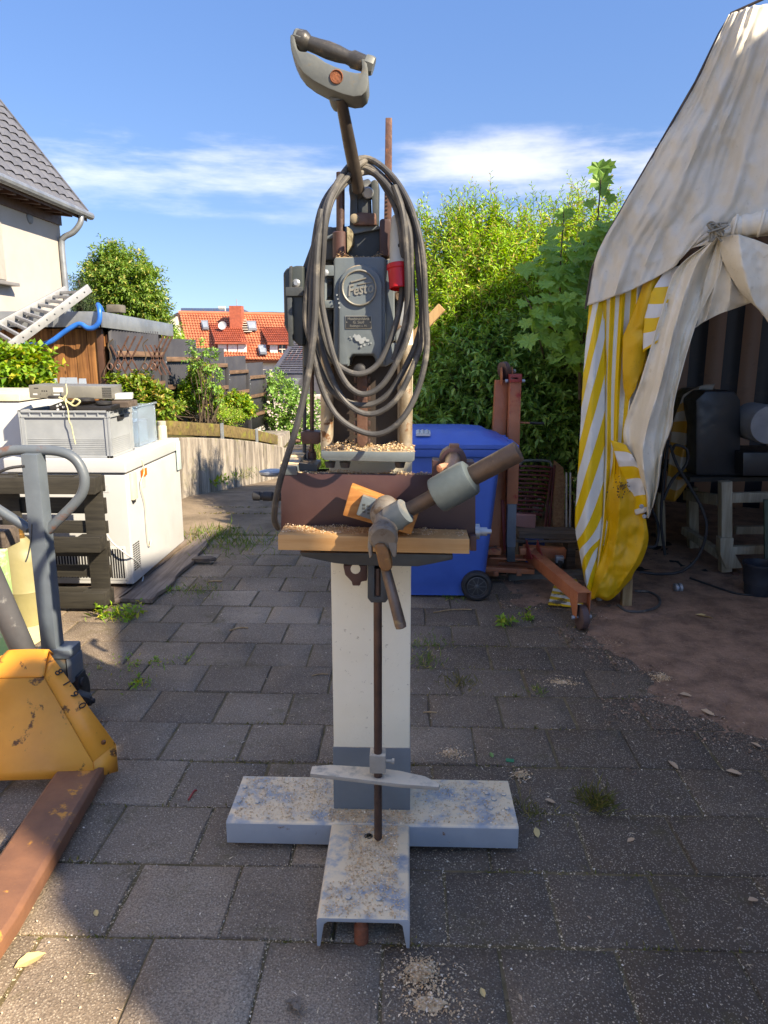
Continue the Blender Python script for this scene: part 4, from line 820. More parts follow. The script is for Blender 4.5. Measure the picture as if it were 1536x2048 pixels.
# grey crate with devices
CR = thing('stacking_crate', 'grey plastic stacking crate full of old devices on top of the freezer', 'crate', (-2.2, 4.9, .91))
cx0, cx1, cy0, cy1, cz0, cz1 = -2.49, -1.90, 4.68, 5.08, .907, 1.21
def crate_wall(a, b, inw):     # one wall with rim, corner posts and ribs; a..b along, inw pointing inwards
    a, b, inw = Vector(a), Vector(b), Vector(inw); mb = MB(); d = (b - a)
    mb.extr([a + inw*.012, b + inw*.012, b + inw*.016, a + inw*.016], (0, 0, cz1 - cz0 - .01))
    for zz, h, o in ((cz1 - cz0 - .045, .007, .0), (cz1 - cz0 - .012, .012, .0), (.0, .012, .003)):
        mb.extr([a + inw*o + Vector((0, 0, zz)), b + inw*o + Vector((0, 0, zz)), b + inw*.018 + Vector((0, 0, zz)), a + inw*.018 + Vector((0, 0, zz))], (0, 0, h))
    n = 8 if d.length > .5 else 5
    for i in range(n + 1):
        p = a + d*(i/n); e = d.normalized()*.003; mb.extr([p - e + inw*.002 + Vector((0, 0, cz1-cz0-.045)), p + e + inw*.002 + Vector((0, 0, cz1-cz0-.045)), p + e + inw*.014 + Vector((0, 0, cz1-cz0-.045)), p - e + inw*.014 + Vector((0, 0, cz1-cz0-.045))], (0, 0, .04))
    for i in range(9):
        zz = .02 + i*.012; mb.extr([a + d*.07 + inw*.0095 + Vector((0, 0, zz)), a + d*.93 + inw*.0095 + Vector((0, 0, zz)), a + d*.93 + inw*.012 + Vector((0, 0, zz)), a + d*.07 + inw*.012 + Vector((0, 0, zz))], (0, 0, .004))
    for t0, t1 in ((0, .06), (.94, 1)):
        mb.extr([a + d*t0 + inw*.003, a + d*t1 + inw*.003, a + d*t1 + inw*.013, a + d*t0 + inw*.013], (0, 0, cz1 - cz0 - .045))
    return mb
z0v = cz0
for a, b, w in (((cx0, cy0, z0v), (cx1, cy0, z0v), (0, 1, 0)), ((cx1, cy0, z0v), (cx1, cy1, z0v), (-1, 0, 0)), ((cx1, cy1, z0v), (cx0, cy1, z0v), (0, -1, 0)), ((cx0, cy1, z0v), (cx0, cy0, z0v), (1, 0, 0))):
    obj('crate_wall', crate_wall(a, b, w), grey_crate, CR)
mb = MB(); mb.box((cx0 + .016, cy0 + .016, cz0 + .003), (cx1 - .016, cy1 - .016, cz0 + .012)); obj('crate_floor', mb, grey_crate, CR)
mb = MB(); mb.box((cx1 - .0105, 4.83, 1.135), (cx1 + .0015, 4.93, 1.168)); obj('hand_hole', mb, dark_void, CR, bev=.005)
RC = thing('silver_receiver', 'flat silver stereo receiver lying across the top of the grey crate', 'receiver', (-2.2, 4.8, 1.25))
a, b = W(60, 796, 4.74), W(205, 798, 4.80)
fr = (b - a).normalized(); bk = Vector((-fr.y, fr.x, 0)); ln = (b - a).length
mb = MB(); mb.extr([a, b + fr*.06, b + fr*.06 + bk*.28, a + bk*.28], (0, 0, .082)); obj('receiver_case', mb, paint('receiver_grey', S(132, 130, 122), S(120, 118, 110), None, rough=.4, metal=.3), RC, bev=.004)
mb = MB(); mb.extr([a - bk*.004 + Vector((0, 0, .002)), b - bk*.004 + Vector((0, 0, .002)), b + Vector((0, 0, .002)), a + Vector((0, 0, .002))], (0, 0, .076)); fp = obj('face_panel', mb, paint('receiver_face', S(126, 124, 114), S(114, 112, 104), None, rough=.4, metal=.2), RC, bev=.002)
def on_face(t0, t1, zA, zB, m, nm):
    mb = MB(); p, q = a + fr*t0*ln - bk*.0045, a + fr*t1*ln - bk*.0045
    mb.extr([p + Vector((0, 0, zA)), q + Vector((0, 0, zA)), q + bk*.003 + Vector((0, 0, zA)), p + bk*.003 + Vector((0, 0, zA))], (0, 0, zB - zA)); obj(nm, mb, m, fp)
on_face(.33, .47, .04, .07, MATS['grille_grey'], 'window_label'); on_face(.05, .11, .02, .03, white_enamel, 'small_label'); on_face(.07, .13, .06, .066, dark_void, 'print_line')
for t in (.17, .2, .23): on_face(t, t + .018, .042, .05, dark_void, 'button')
on_face(.33, .43, .018, .028, white_enamel, 'small_label')
for t in (.15, .24, .3): on_face(t, t + .006, .024, .03, dark_void, 'socket')
mb = MB()
for i in range(9):
    for j in range(6):
        p = b + fr*(.002 + i*.0065) - bk*.001 + Vector((0, 0, .01 + j*.011)); mb.extr([p, p + fr*.0042, p + fr*.0042 + bk*.003, p + bk*.003], (0, 0, .008))
obj('vent_slots', mb, dark_void, RC)['kind'] = 'stuff'
D2 = thing('black_turntable', 'black turntable deck with switches lying under the silver receiver', 'turntable', (-2.1, 4.85, 1.2))
mb = MB(); q = [W(98, 800, 4.72), W(222, 822, 4.70), W(262, 800, 4.95), W(130, 785, 5.0)]
for p in q: p.z = 1.195 + (.012 if p.y < 4.8 else .03)
mb.extr(q, (0, 0, .03)); obj('deck', mb, paint('black_device', S(40, 40, 42), S(30, 30, 32), None, rough=.35), D2, bev=.004)
for px, py, Y, rr_ in ((111, 797, 4.75, .045), (208, 808, 4.76, .05), (170, 801, 4.78, .06)):
    mb = MB(); mb.lathe(W(px, py, Y) , (0, 0, 1), [(0, rr_), (.014, rr_), (.018, rr_*.9), (.02, rr_*.3)], 20); obj('platter', mb, black_rub, D2)
mb = MB(); 
for px, py in ((115, 812), (121, 809), (127, 814), (116, 819)): mb.lathe(W(px, py, 4.695), (0, -1, 0), [(0, .008), (.006, .007)], 10)
obj('socket_ring', mb, white_enamel, D2)
mb = MB(); q = W(243, 808, 4.86); mb.box(q + Vector((-.09, -.05, -.02)), q + Vector((.06, .13, .02))); solo('wooden_device_box', mb, old_wood_x, 'flat brown wooden device case at the right end of the crate', 'case', bev=.004)
mb = MB(); q = W(235, 792, 4.95); mb.box(q + Vector((-.06, -.05, -.02)), q + Vector((.09, .1, .018)), Matrix.Rotation(.3, 3, 'Z')); solo('white_device', mb, white_enamel, 'small white device lying behind the wooden case on the crate', 'device', bev=.005)
for k, (pts, r_, m, lab) in enumerate(((((132, 790, 4.70), (128, 800, 4.69), (142, 806, 4.68), (150, 798, 4.68), (160, 803, 4.67), (150, 812, 4.67), (138, 806, 4.68), (130, 800, 4.7), (118, 795, 4.71)), .006, paint('cream_flex', S(206, 198, 150)), 'knotted cream flex hanging over the receiver front'),
      (((132, 768, 4.72), (134, 785, 4.69), (130, 800, 4.68), (136, 820, 4.665), (138, 840, 4.66), (143, 852, 4.66), (147, 872, 4.66), (151, 888, 4.66)), .0035, MATS['cream_flex'], 'thin pale wire hanging down the grey crate front'))):
    mb = MB(); mb.tube(crom([W(*p) for p in pts], 50), r_, 6); solo('loose_wire', mb, m, lab, 'wire')
t = NT('clear_plastic'); t.out(S(196, 214, 228), .12, 0); t.b.inputs['Transmission Weight'].default_value = .75; t.b.inputs['IOR'].default_value = 1.15; clear_m = t.m
CB = thing('clear_box', 'clear plastic storage box standing behind the grey crate', 'plastic box', (-2.03, 5.4, .9))
bx = (-2.20, 5.22, .91, -1.915, 5.6, 1.19)
for lo, hi in (((bx[0], bx[1], bx[2]), (bx[3], bx[1]+.006, bx[5])), ((bx[3]-.006, bx[1]+.0065, bx[2]), (bx[3], bx[4], bx[5])), ((bx[0], bx[4]-.006, bx[2]), (bx[3]-.007, bx[4], bx[5])), ((bx[0], bx[1]+.0065, bx[2]), (bx[0]+.006, bx[4]-.007, bx[5]))):
    mb = MB(); mb.box(lo, hi); obj('box_wall', mb, clear_m, CB)
mb = MB(); mb.box((bx[0]+.05, bx[1]+.05, bx[2]+.01), (bx[3]-.05, bx[4]-.06, 1.08)); obj('box_content', mb, paint('bluish_content', S(170, 190, 206)), CB, bev=.01)
mb = MB()
for lo, hi in (((bx[0]-.012, bx[1]-.012, 1.19), (bx[3]+.012, bx[1]+.004, 1.202)), ((bx[3]-.004, bx[1]+.005, 1.19), (bx[3]+.012, bx[4]+.012, 1.202))): mb.box(lo, hi)
obj('box_rim', mb, clear_m, CB)
J = thing('jar', 'small jar with a pale lid standing at the back corner of the freezer', 'jar', (-1.9, 5.68, .905))
mb = MB(); mb.lathe((-1.9, 5.68, .906), (0, 0, 1), [(0, .036), (.1, .036), (.112, .03)], 16); obj('jar_body', mb, paint('jar_cream', S(212, 204, 170)), J)
mb = MB(); mb.lathe((-1.9, 5.68, 1.0185), (0, 0, 1), [(0, .033), (.025, .033), (.028, .03)], 16); obj('jar_lid', mb, paint('jar_lid_grey', S(170, 166, 150)), J)
# ------------------------------------------------------------------ shed with ladder and hose
SH = thing('garden_shed', 'brown wooden shed with a flat roof and zinc edging behind the white goods', 'shed', (-5, 8.8, .4))
sx1, sy0, sy1, szb, szt = -3.27, 8.0, 10.0, .3, 1.80
n = 22; bw = .125; bm_ = None
for i in range(n):
    mb = MB(); rr = random.Random(i); x1 = sx1 - .03 - i*bw; mb.box((x1 - bw + .004, sy0 + rr.uniform(-.004, .004), szb), (x1, sy0 + .03, szt)); obj('board', mb, shed_wood, SH, bev=.003)
for i in range(15):
    mb = MB(); y = sy0 + .035 + i*.13; mb.box((sx1 - .03, y, szb), (sx1 + random.Random(i).uniform(-.004, .004), y + .126, szt - .03)); obj('board', mb, shed_wood, SH, bev=.003)
mb = MB(); mb.box((sx1 - .04, sy0 - .02, szb), (sx1 + .02, sy0 + .03, szt)); obj('corner_post', mb, paint('dark_trim', S(84, 56, 40), S(70, 46, 34)), SH, bev=.004)
mb = MB(); mb.beam((sx1 + .03, sy0 + .1, szt - .10), (sx1 + .03, sy1, szt - .16), .03, .1); obj('fascia_board', mb, MATS['dark_trim'], SH, bev=.003)
mb = MB(); mb.beam((-7, sy0 - .13, szt + .105), (sx1 + .05, sy0 - .13, szt + .09), .02, .16); mb.beam((sx1 + .08, sy0 - .14, szt + .09), (sx1 + .12, sy1 + .1, szt + .03), .02, .16); obj('zinc_edge', mb, zinc, SH, bev=.003)
mb = MB(); mb.extr([(-7, sy0 - .12, szt + .06), (sx1 + .07, sy0 - .12, szt + .05), (sx1 + .11, sy1 + .1, szt), (-7, sy1 + .1, szt + .01)], (0, 0, .04)); obj('flat_roof', mb, dark_sheet, SH)
mb = MB(); mb.box((-5.2, sy0 + .4, szb), (-5.1, sy1, szt)); mb.box((-6.3, sy1 - .1, szb), (sx1 - .05, sy1, szt)); obj('rear_wall', mb, shed_wood, SH)
mb = MB(); q = W(222, 616, 8.6); mb.box(q + Vector((-.06, 0, -.05)), q + Vector((.1, .2, .04))); solo('roof_block', mb, concrete_k, 'pale block lying on the shed roof corner behind the hose', 'block', bev=.02)
LD = thing('ladder', 'aluminium ladder leaning up onto the shed roof over the bush', 'ladder', tuple(W(40, 680, 7.3)))
ra, rb = W(24, 690, 7.1), W(176, 578, 7.75); fa, fb = W(-20, 662, 7.5), W(130, 581, 8.2)
for p, q in ((ra, rb), (fa, fb)):
    mb = MB(); mb.beam(p, q, .03, .085, ov=.02); obj('rail', mb, alu, LD, bev=.004)
for i in range(10):
    t = .03 + i*.101; p, q = ra.lerp(rb, t), fa.lerp(fb, t); mb = MB(); mb.beam(p, q, .032, .032); obj('rung', mb, alu, LD, bev=.005)
    mb = MB(); d = (ra - fa).normalized(); mb.lathe(p - d*(-.014), d, [(0, .011), (.003, .009)], 8); obj('rung_end', mb, dark_cast, LD)
mb = MB(); mb.tube(crom([W(x, y, Y) for x, y, Y in ((30, 688, 7.5), (70, 690, 7.7), (100, 684, 7.75), (130, 663, 7.78), (152, 650, 7.8), (163, 649, 7.8), (175, 656, 7.8), (188, 655, 7.8), (198, 643, 7.8), (199, 620, 7.82), (196, 610, 7.9), (202, 618, 8.0), (205, 630, 8.1))], 80), .026, 14)
solo('blue_hose', mb, blue_hose, 'thick bright blue hose looping over the shed edge', 'hose')
for k, (px0, px1, py0, py1) in enumerate(((96, 116, 756, 772), (118, 136, 755, 772), (128, 156, 755, 772), (156, 174, 757, 772))):
    mb = MB(); mb.extr([W(px0, py1 + 8, 7.3), W(px1, py1 + 8, 7.3), W(px1 - 3, py0, 7.36), W(px0 + 2, py0, 7.36)], (0, .012, 0)); solo('glass_pane', mb, grey_glass, ('leftmost bluish glass pane leaning on the shed boards behind the receiver', 'second narrow glass pane from the left leaning on the shed', 'widest glass pane in the middle of those leaning on the shed', 'rightmost tilted glass pane leaning on the shed boards')[k], 'glass pane', 'glass panes leaning on the shed')
# ------------------------------------------------------------------ blue wheelie bin
B = thing('wheelie_bin', 'blue plastic wheelie bin standing behind the cream column', 'bin', (.3, 4.85, 0))
def rrect(x0, x1, y0, y1, r, zz, n=4):
    pts = []
    for cx, cy, a0 in ((x1-r, y1-r, 0), (x0+r, y1-r, 90), (x0+r, y0+r, 180), (x1-r, y0+r, 270)):
        pts += [(cx + r*math.cos(R(a0 + 90*i/n)), cy + r*math.sin(R(a0 + 90*i/n)), zz) for i in range(n + 1)]
    return pts
# body turned: lid hinge on the right, wheels on the right
mb = MB()
mb.grid([rrect(-.06, .50, 4.62, 5.06, .05, .02), rrect(-.065, .505, 4.61, 5.08, .05, .10), rrect(-.075, .512, 4.60, 5.10, .05, .12), rrect(-.12, .585, 4.575, 5.15, .05, .93), rrect(-.13, .59, 4.565, 5.16, .05, .94), rrect(-.13, .59, 4.565, 5.16, .05, .985)], closed=True)
mb.f.append(tuple(range(19, -1, -1))); obj('bin_body', mb, blue_pl, B, ang=40)
mb = MB(); mb.grid([rrect(-.175, .63, 4.54, 5.18, .06, .945), rrect(-.18, .635, 4.535, 5.185, .06, .965), rrect(-.18, .635, 4.535, 5.185, .06, .99), rrect(-.165, .62, 4.55, 5.17, .06, .995)], closed=True); obj('bin_rim', mb, blue_pl, B, ang=40)
mb = MB(); mb.grid([rrect(-.185, .645, 4.53, 5.19, .06, .996), rrect(-.185, .645, 4.53, 5.19, .06, 1.02), rrect(-.165, .60, 4.56, 5.17, .07, 1.045), rrect(-.14, .54, 4.59, 5.14, .08, 1.06), rrect(-.10, .50, 4.63, 5.10, .08, 1.085), rrect(0, .42, 4.75, 5.0, .08, 1.10)], closed=True); mb.f.append(tuple(100 + i for i in range(20))); lid = obj('bin_lid', mb, blue_pl, B, ang=25)
mb = MB(); mb.tube([(.64, 4.62, 1.0), (.685, 4.62, .995), (.69, 4.66, .99), (.69, 5.04, .99), (.685, 5.08, .995), (.64, 5.08, 1.0)], .016, 10); obj('bin_handle', mb, blue_pl, B)
for y in (4.60, 4.72, 4.84, 4.96, 5.06):
    mb = MB(); mb.box((.60, y, .955), (.66, y + .025, 1.03)); obj('hinge_lug', mb, blue_pl, B, bev=.006)
mb = MB(); p = W(838, 866, 4.6); mb.extr([W(832, 868, 4.585) + Vector((i*.009, .0, .004*((i*7) % 3))) for i in range(11)] + [W(832, 872, 4.58) + Vector(((10-i)*.0088, 0, 0)) for i in range(11)], (0, .09, .013)); obj('lid_print', mb, white_enamel, lid)
for y in (4.56, 5.12):
    mb = MB(); c = Vector((.455, y, .10)); mb._lathe(c, Vector((0, 1, 0)), [(0, .05), (.002, .062), (.004, .064), (-.004, .078), (0, .094), (.012, .1), (.038, .1), (.05, .094)], 32); wh = obj('wheel', mb, black_rub, B, fixn=True)
    if y < 5:
        mb = MB()
        mb.lathe(c + Vector((0, .003, 0)), (0, -1, 0), [(0, .016), (.008, .016), (.01, .012)], 14)
        for k in range(9):
            a = 2*math.pi*k/9; dd = Vector((math.cos(a), 0, math.sin(a))); mb.beam(c + dd*.012 + Vector((0, .002, 0)), c + dd*.062 + Vector((0, .002, 0)), .006, .009, up=(0, 1, 0))
        mb.lathe(c + Vector((0, .006, 0)), (0, -1, 0), [(0, .064), (.006, .064), (.008, .060), (.004, .058)], 28)
        obj('wheel_spokes', mb, paint('wheel_grey', S(74, 76, 78), S(64, 66, 68), None, rough=.5), wh)
mb = MB(); mb.tube([(.455, 4.58, .10), (.455, 5.14, .10)], .01, 8); obj('axle', mb, dark_cast, B)
# ------------------------------------------------------------------ folded engine crane
E_ = thing('workshop_crane', 'faded orange folding workshop crane with its legs raised, beside the blue bin', 'workshop crane', (.72, 5.1, 0))
def bm_(name, a, b, w, h, mat, up=(0, 1, 0), parent=E_, bev=.004): m = MB(); m.beam(a, b, w, h, up=up); return obj(name, m, mat, parent, bev=bev)
bm_('raised_leg', W(1003, 760, 5.1), W(982, 1150, 5.08), .088, .07, crane_or)
bm_('raised_leg_inner', W(1020, 765, 5.16), W(1004, 1120, 5.15), .05, .05, crane_or)
bm_('mast', W(1030, 752, 5.0), W(1023, 1006, 4.98), .076, .08, crane_or)
bm_('mast_cap', W(1030, 748, 4.985), W(1030, 764, 4.985), .08, .09, crane_rd)
mb = MB(); mb.extr([W(x, y, 4.94) for x, y in ((1022, 755), (1036, 755), (1036, 758), (1022, 758))], (0, .004, 0)); obj('cap_label', mb, white_enamel, E_)
for px in (1013, 1047):
    mb = MB(); c = W(px, 762, 4.99); mb.lathe(c, (1 if px > 1030 else -1, 0, 0), [(-.01, .012), (.008, .012), (.01, .006)], 10); obj('cap_bolt', mb, galv, E_)
bm_('mast_grey', W(1023, 1006, 4.985), W(1021, 1092, 4.985), .062, .066, truck_grey)
bm_('mast_foot', W(1021, 1092, 4.985), W(1021, 1122, 4.985), .056, .06, dark_cast)
mb = MB(); c = W(1013, 742, 5.1); 
mb.lathe(c + Vector((-.035, -.03, 0)), (.9, .45, .15), [(0, .052), (.004, .06), (.036, .06), (.04, .052)], 26); obj('top_roller', mb, paint('brown_roller', S(84, 60, 54), S(70, 50, 46), None, rough=.6), E_)
for dx in (-.042, .03):
    mb = MB(); q = c + Vector((dx, -.05 + dx*.4, 0)); mb.extr([q + Vector((0, -.03, -.09)), q + Vector((.0, .05, -.08)), q + Vector((0, .06, .02)), q + Vector((0, .0, .03)), q + Vector((0, -.045, -.03))], (.006, .003, 0)); obj('roller_fork', mb, crane_or, E_, bev=.001)
mb = MB(); mb.lathe(c + Vector((.04, -.05, .0)), (1, .4, 0), [(0, .014), (.012, .014), (.014, .008)], 8); obj('roller_bolt', mb, galv, E_)
bm_('cross_rod', W(1040, 845, 5.05), W(1060, 846, 5.05), .012, .012, crane_or, (0, 0, 1))
mb = MB(); mb.tube([W(1060, 846, 5.05), W(1088, 847, 5.05)], .009, 8); obj('rod_grip', mb, black_rub, E_)
bm_('side_strut', W(1005, 1000, 5.05), W(1010, 1100, 5.02), .022, .022, crane_rd)
# base carriage
bm_('base_beam', W(965, 1137, 4.96), W(1068, 1142, 4.96), .05, .035, crane_or, (0, 0, 1))
bm_('base_beam', W(975, 1128, 5.1), W(1068, 1134, 5.1), .05, .05, crane_or, (0, 0, 1))
bm_('base_plate', W(978, 1112, 5.02), W(1062, 1116, 5.02), .12, .012, crane_or, (0, 0, 1))
for x in (992, 1038): bm_('base_tab', W(x, 1142, 4.93), W(x, 1152, 4.93), .035, .012, crane_or)
for x in (988, 1052):
    mb = MB(); q = W(x, 1098, 4.98); mb.box(q + Vector((-.045, -.03, -.035)), q + Vector((.045, .03, .012))); obj('base_socket', mb, crane_or, E_, bev=.003)
    mb = MB(); mb.lathe(q + Vector((.01, 0, .012)), (0, 0, 1), [(0, .012), (.009, .012), (.012, .005)], 8); obj('socket_bolt', mb, rust_steel, E_)
mb = MB(); mb.tube(crom([W(972, 1125, 4.92), W(970, 1105, 4.92), W(985, 1095, 4.94), W(1000, 1100, 4.95)], 12), .005, 6); obj('base_wire', mb, rust_steel, E_)
bm_('rear_arm', W(1046, 1100, 5.05), W(1130, 1106, 5.05), .07, .068, crane_or, (0, 0, 1))
mb = MB(); c = W(1118, 1122, 4.95); mb.lathe(c + Vector((-.015, 0, -.015)), (1, .2, 0), [(0, .028), (.003, .034), (.03, .034), (.033, .028)], 18); obj('small_caster', mb, black_rub, E_)
mb = MB(); mb.box(c + Vector((-.025, -.02, -.01)), c + Vector((.03, .03, .035))); obj('caster_fork', mb, galv, E_, bev=.004)
# the leg swung down towards the camera, with its caster
l0, l1 = W(1062, 1112, 4.98), W(1160, 1240, 4.12)
l0.z = .20; l1.z = .19
bm_('lowered_leg', l0, l1, .075, .078, crane_or, (0, 0, 1))
for dx in (-.045, .03):
    q = l0 + Vector((dx, -.03, .0)); mb = MB(); mb.extr([q + Vector((0, .06, -.04)), q + Vector((.02, -.16, .02)), q + Vector((.004, .02, .11))], (.006, .002, 0)); obj('gusset', mb, crane_rd, E_, bev=.001)
fdir = (l1 - l0).normalized(); fx = Vector((fdir.y, -fdir.x, 0)).normalized()
for s in (-.036, .036):
    mb = MB(); q = l1 + fx*s - fdir*.02; mb.extr([q + Vector((0, 0, .04)) - fdir*.05, q + Vector((0, 0, .04)) + fdir*.06, q + Vector((0, 0, -.12)) + fdir*.055, q + Vector((0, 0, -.135)) + fdir*.02, q + Vector((0, 0, -.04)) - fdir*.05], fx*.005*(1 if s > 0 else -1)); obj('wheel_fork', mb, crane_or, E_, bev=.001)
mb = MB(); q = l1 + Vector((0, 0, .0385)); mb.extr([q - fx*.04 - fdir*.06, q + fx*.04 - fdir*.06, q + fx*.04 + fdir*.045, q - fx*.04 + fdir*.045], (0, 0, .004)); obj('fork_top', mb, crane_or, E_)
wc = l1 + fdir*.02; wc.z = .074
mb = MB(); mb.lathe(wc - fx*.022, fx, [(0, .06), (.004, .072), (.04, .072), (.044, .06)], 28); obj('caster_wheel', mb, paint('brown_wheel', S(92, 72, 68), S(76, 58, 56), None, rough=.55), E_)
mb = MB(); mb.lathe(wc - fx*.06, fx, [(0, .008), (.002, .012), (.012, .012), (.014, .007), (.106, .007), (.108, .012), (.12, .012)], 8); obj('wheel_axle', mb, galv, E_)
# ------------------------------------------------------------------ stacked folding chairs, board, plank, chipboard
CH = thing('folded_chairs', 'maroon slatted folding garden chair leaning in the hedge behind the crane', 'chair', tuple(W(1070, 1040, 5.45)))
yC = 5.45
for k in range(12):
    y = 932 + k*8.6; mb = MB(); mb.tube(crom([W(1036 - k*.6, y + 3, yC), W(1042 - k*.6, y, yC - .01), W(1095 - k*1.6, y + 2, yC - .01), W(1101 - k*1.7, y + 5, yC)], 12), .0095, 8); obj('slat', mb, maroon, CH)
for a, b in (((1103, 935), (1090, 1056)), ((1109, 930), (1098, 1056)), ((1036, 932), (1028, 1050))):
    mb = MB(); mb.tube([W(*a, yC + .02), W(*b, yC + .01)], .011, 8); obj('chair_leg', mb, maroon, CH)
mb = MB(); mb.tube(crom([W(1036, 940, yC+.03), W(1044, 924, yC+.03), W(1060, 921, yC+.03), W(1098, 923, yC+.03), W(1103, 940, yC+.03)], 20), .011, 8); obj('grey_frame', mb, paint('chair_grey', S(98, 104, 100)), CH)
mb = MB(); mb.extr([W(1030, 1030, 5.3), W(1072, 1032, 5.3), W(1070, 1058, 5.3), W(1030, 1052, 5.3)], (0, .015, .01)); solo('pink_board', mb, paint('pink_board_paint', S(176, 128, 120), S(160, 112, 106)), 'small dusky pink board leaning below the maroon chair', 'board', bev=.002)
PK = thing('low_bench', 'low bench of a weathered plank on legs behind the crane', 'bench', (1.1, 5.3, 0))
mb = MB(); a, b = W(1034, 1064, 5.25), W(1152, 1067, 5.25); mb.beam(a, b, .2, .045, up=(0, 0, 1)); mb.box(a + Vector((-.02, -.11, -.05)), b + Vector((0, -.09, -.024))); obj('plank', mb, old_wood_x, PK, bev=.004)
for x in (1042, 1140):
    mb = MB(); q = W(x, 1068, 5.28); mb.box((q.x - .03, q.y - .08, .012), (q.x + .03, q.y + .08, q.z - .03)); obj('leg', mb, old_wood_x, PK, bev=.004)
mb = MB(); q = W(1062, 1083, 5.4); mb.box((q.x - .1, 5.36, .013), (q.x + .1, 5.5, q.z + .02)); solo('blue_tub', mb, blue_pl, 'small blue plastic tub under the low bench', 'tub', bev=.02)
chipb = soil('chipboard', S(168, 130, 96), S(136, 100, 72), S(200, 164, 130), .004, 60)
mb = MB(); mb.extr([W(1108, 920, 5.5), W(1126, 935, 5.5), W(1130, 960, 5.5), W(1128, 1058, 5.46), W(1106, 1056, 5.46)], (0, .02, 0)); solo('chipboard_strip', mb, chipb, 'narrow offcut of chipboard upright against the dark hedge', 'board')
for x0, x1 in ((1131, 1135), (1139, 1142)):
    mb = MB(); mb.tube([W(x0 + 2, 945, 5.45), W(x1 - 2, 1060, 5.42)], .008, 8); solo('grey_tube', mb, galv, ('thin grey tube standing beside the chipboard offcut' if x0 < 1135 else 'thin grey tube nearest to the striped tent wall'), 'tube')
mb = MB(); mb.extr([G(1096, 1210, .012), G(1108, 1172, .012), G(1126, 1158, .012), G(1152, 1160, .012), G(1166, 1185, .012), G(1172, 1218, .012)], (0, 0, .012)); tarp_end = solo('crumpled_sheet_end', mb, st_gen, 'dirty striped tarpaulin end crumpled flat under the crane leg', 'tarpaulin', bev=.004)
# ------------------------------------------------------------------ tent
TO, TA = Vector((1.17, 4.52, 0)), R(20)
tu, tv = Vector((math.cos(TA), -math.sin(TA), 0)), Vector((math.sin(TA), math.cos(TA), 0))   # along the front, and back
def TP(px, py, off=0.0):     # where the measured direction meets the tent's front, set off backwards by off
    d = ray(px, py); o = TO + tv*off; return _C + d * ((o - _C).dot(tv) / d.dot(tv))
def TL(u, v, zz): return TO + tu*u + tv*v + Vector((0, 0, zz))
def uvsheet(name, rows, nu, nv, mat, parent, folds=(), wr=.008, seed=0, thick=.003, wsc=5.0, cr=.022):
    """cloth: control rows of (px, py, offset) resampled to a fine grid; folds = (amplitude, number, phase, sharp) across the width"""
    ctrl = [[TP(*p) if len(p) == 3 and not isinstance(p, Vector) else p for p in r] for r in rows]
    a = [crom(r, nu) for r in ctrl]; cols = [crom([r[i] for r in a], nv) for i in range(nu)]
    g = [[cols[i][j] for i in range(nu)] for j in range(nv)]; mb = MB(); out = []
    for j in range(nv):
        rw = []
        for i in range(nu):
            p = g[j][i]; uu, vv = i/(nu-1), j/(nv-1); o = 0
            for am, nn, ph, drift in folds: o += am * (abs(math.sin(math.pi*(uu*nn + ph + drift*vv)))**.8 - .5)
            o += cr * (abs(mn.noise((p.x*6.1 + seed, p.y*6.1, p.z*4.3))) - .3 + .5*abs(mn.noise((p.x*15 - seed, p.y*15, p.z*11))))
            o += wr * mn.fractal((p.x*wsc + seed, p.y*wsc, p.z*wsc*.6), 1, 2, 4)
            rw.append(p + tv*o)
        out.append(rw)
    mb.grid(out)
    ob = obj(name, mb, mat, parent, fixn=False, ang=80)
    uvl = ob.data.uv_layers.new(name='UVMap'); li = np.zeros(len(ob.data.loops), dtype=np.int64); ob.data.loops.foreach_get('vertex_index', li)
    uv = np.zeros((len(li), 2)); uv[:, 0] = (li % nu)/(nu-1); uv[:, 1] = (li // nu)/(nv-1); uvl.data.foreach_set('uv', uv.ravel().astype(np.float32))
    if thick: m = ob.modifiers.new('t', 'SOLIDIFY'); m.thickness = thick
    return ob
TN = thing('party_tent', 'weathered white and yellow striped party tent with its front flaps tied up', 'tent', tuple(TO))
gable = [[(1458, 26, -.02), (1500, 14, -.02), (1580, -4, -.02), (1640, -20, -.02), (1800, -40, -.02)],
         [(1391, 165, -.02), (1450, 160, -.05), (1520, 150, -.03), (1620, 140, -.05), (1800, 120, -.03)],
         [(1318, 290, -.02), (1390, 290, -.05), (1470, 290, -.02), (1600, 290, -.05), (1800, 285, -.03)],
         [(1251, 405, -.02), (1335, 405, -.06), (1440, 400, -.03), (1560, 400, -.06), (1800, 390, -.03)],
         [(1194, 508, -.02), (1286, 485, -.05), (1400, 450, -.07), (1540, 430, -.06), (1800, 420, -.03)],
         [(1170, 612, -.03), (1250, 585, -.06), (1345, 535, -.09), (1400, 492, -.08), (1800, 440, -.03)]]
uvsheet('gable_sheet', gable, 90, 110, tarp_w, TN, ((.04, 3.2, .1, .3), (.022, 7.3, .4, -.8), (.010, 17, .2, .5)), .03, 3)
def _uz(px, py): p = TP(px, py, .0); return ((p - TO).dot(tu), p.z)
roofp = [_uz(1172, 618), _uz(1184, 540), _uz(1215, 470), _uz(1255, 400), _uz(1321, 287), _uz(1393, 163), _uz(1440, 66), _uz(1464, 26), (1.6, 3.62), (2.4, 3.45), (3.6, 2.6), (4.4, 1.8)]
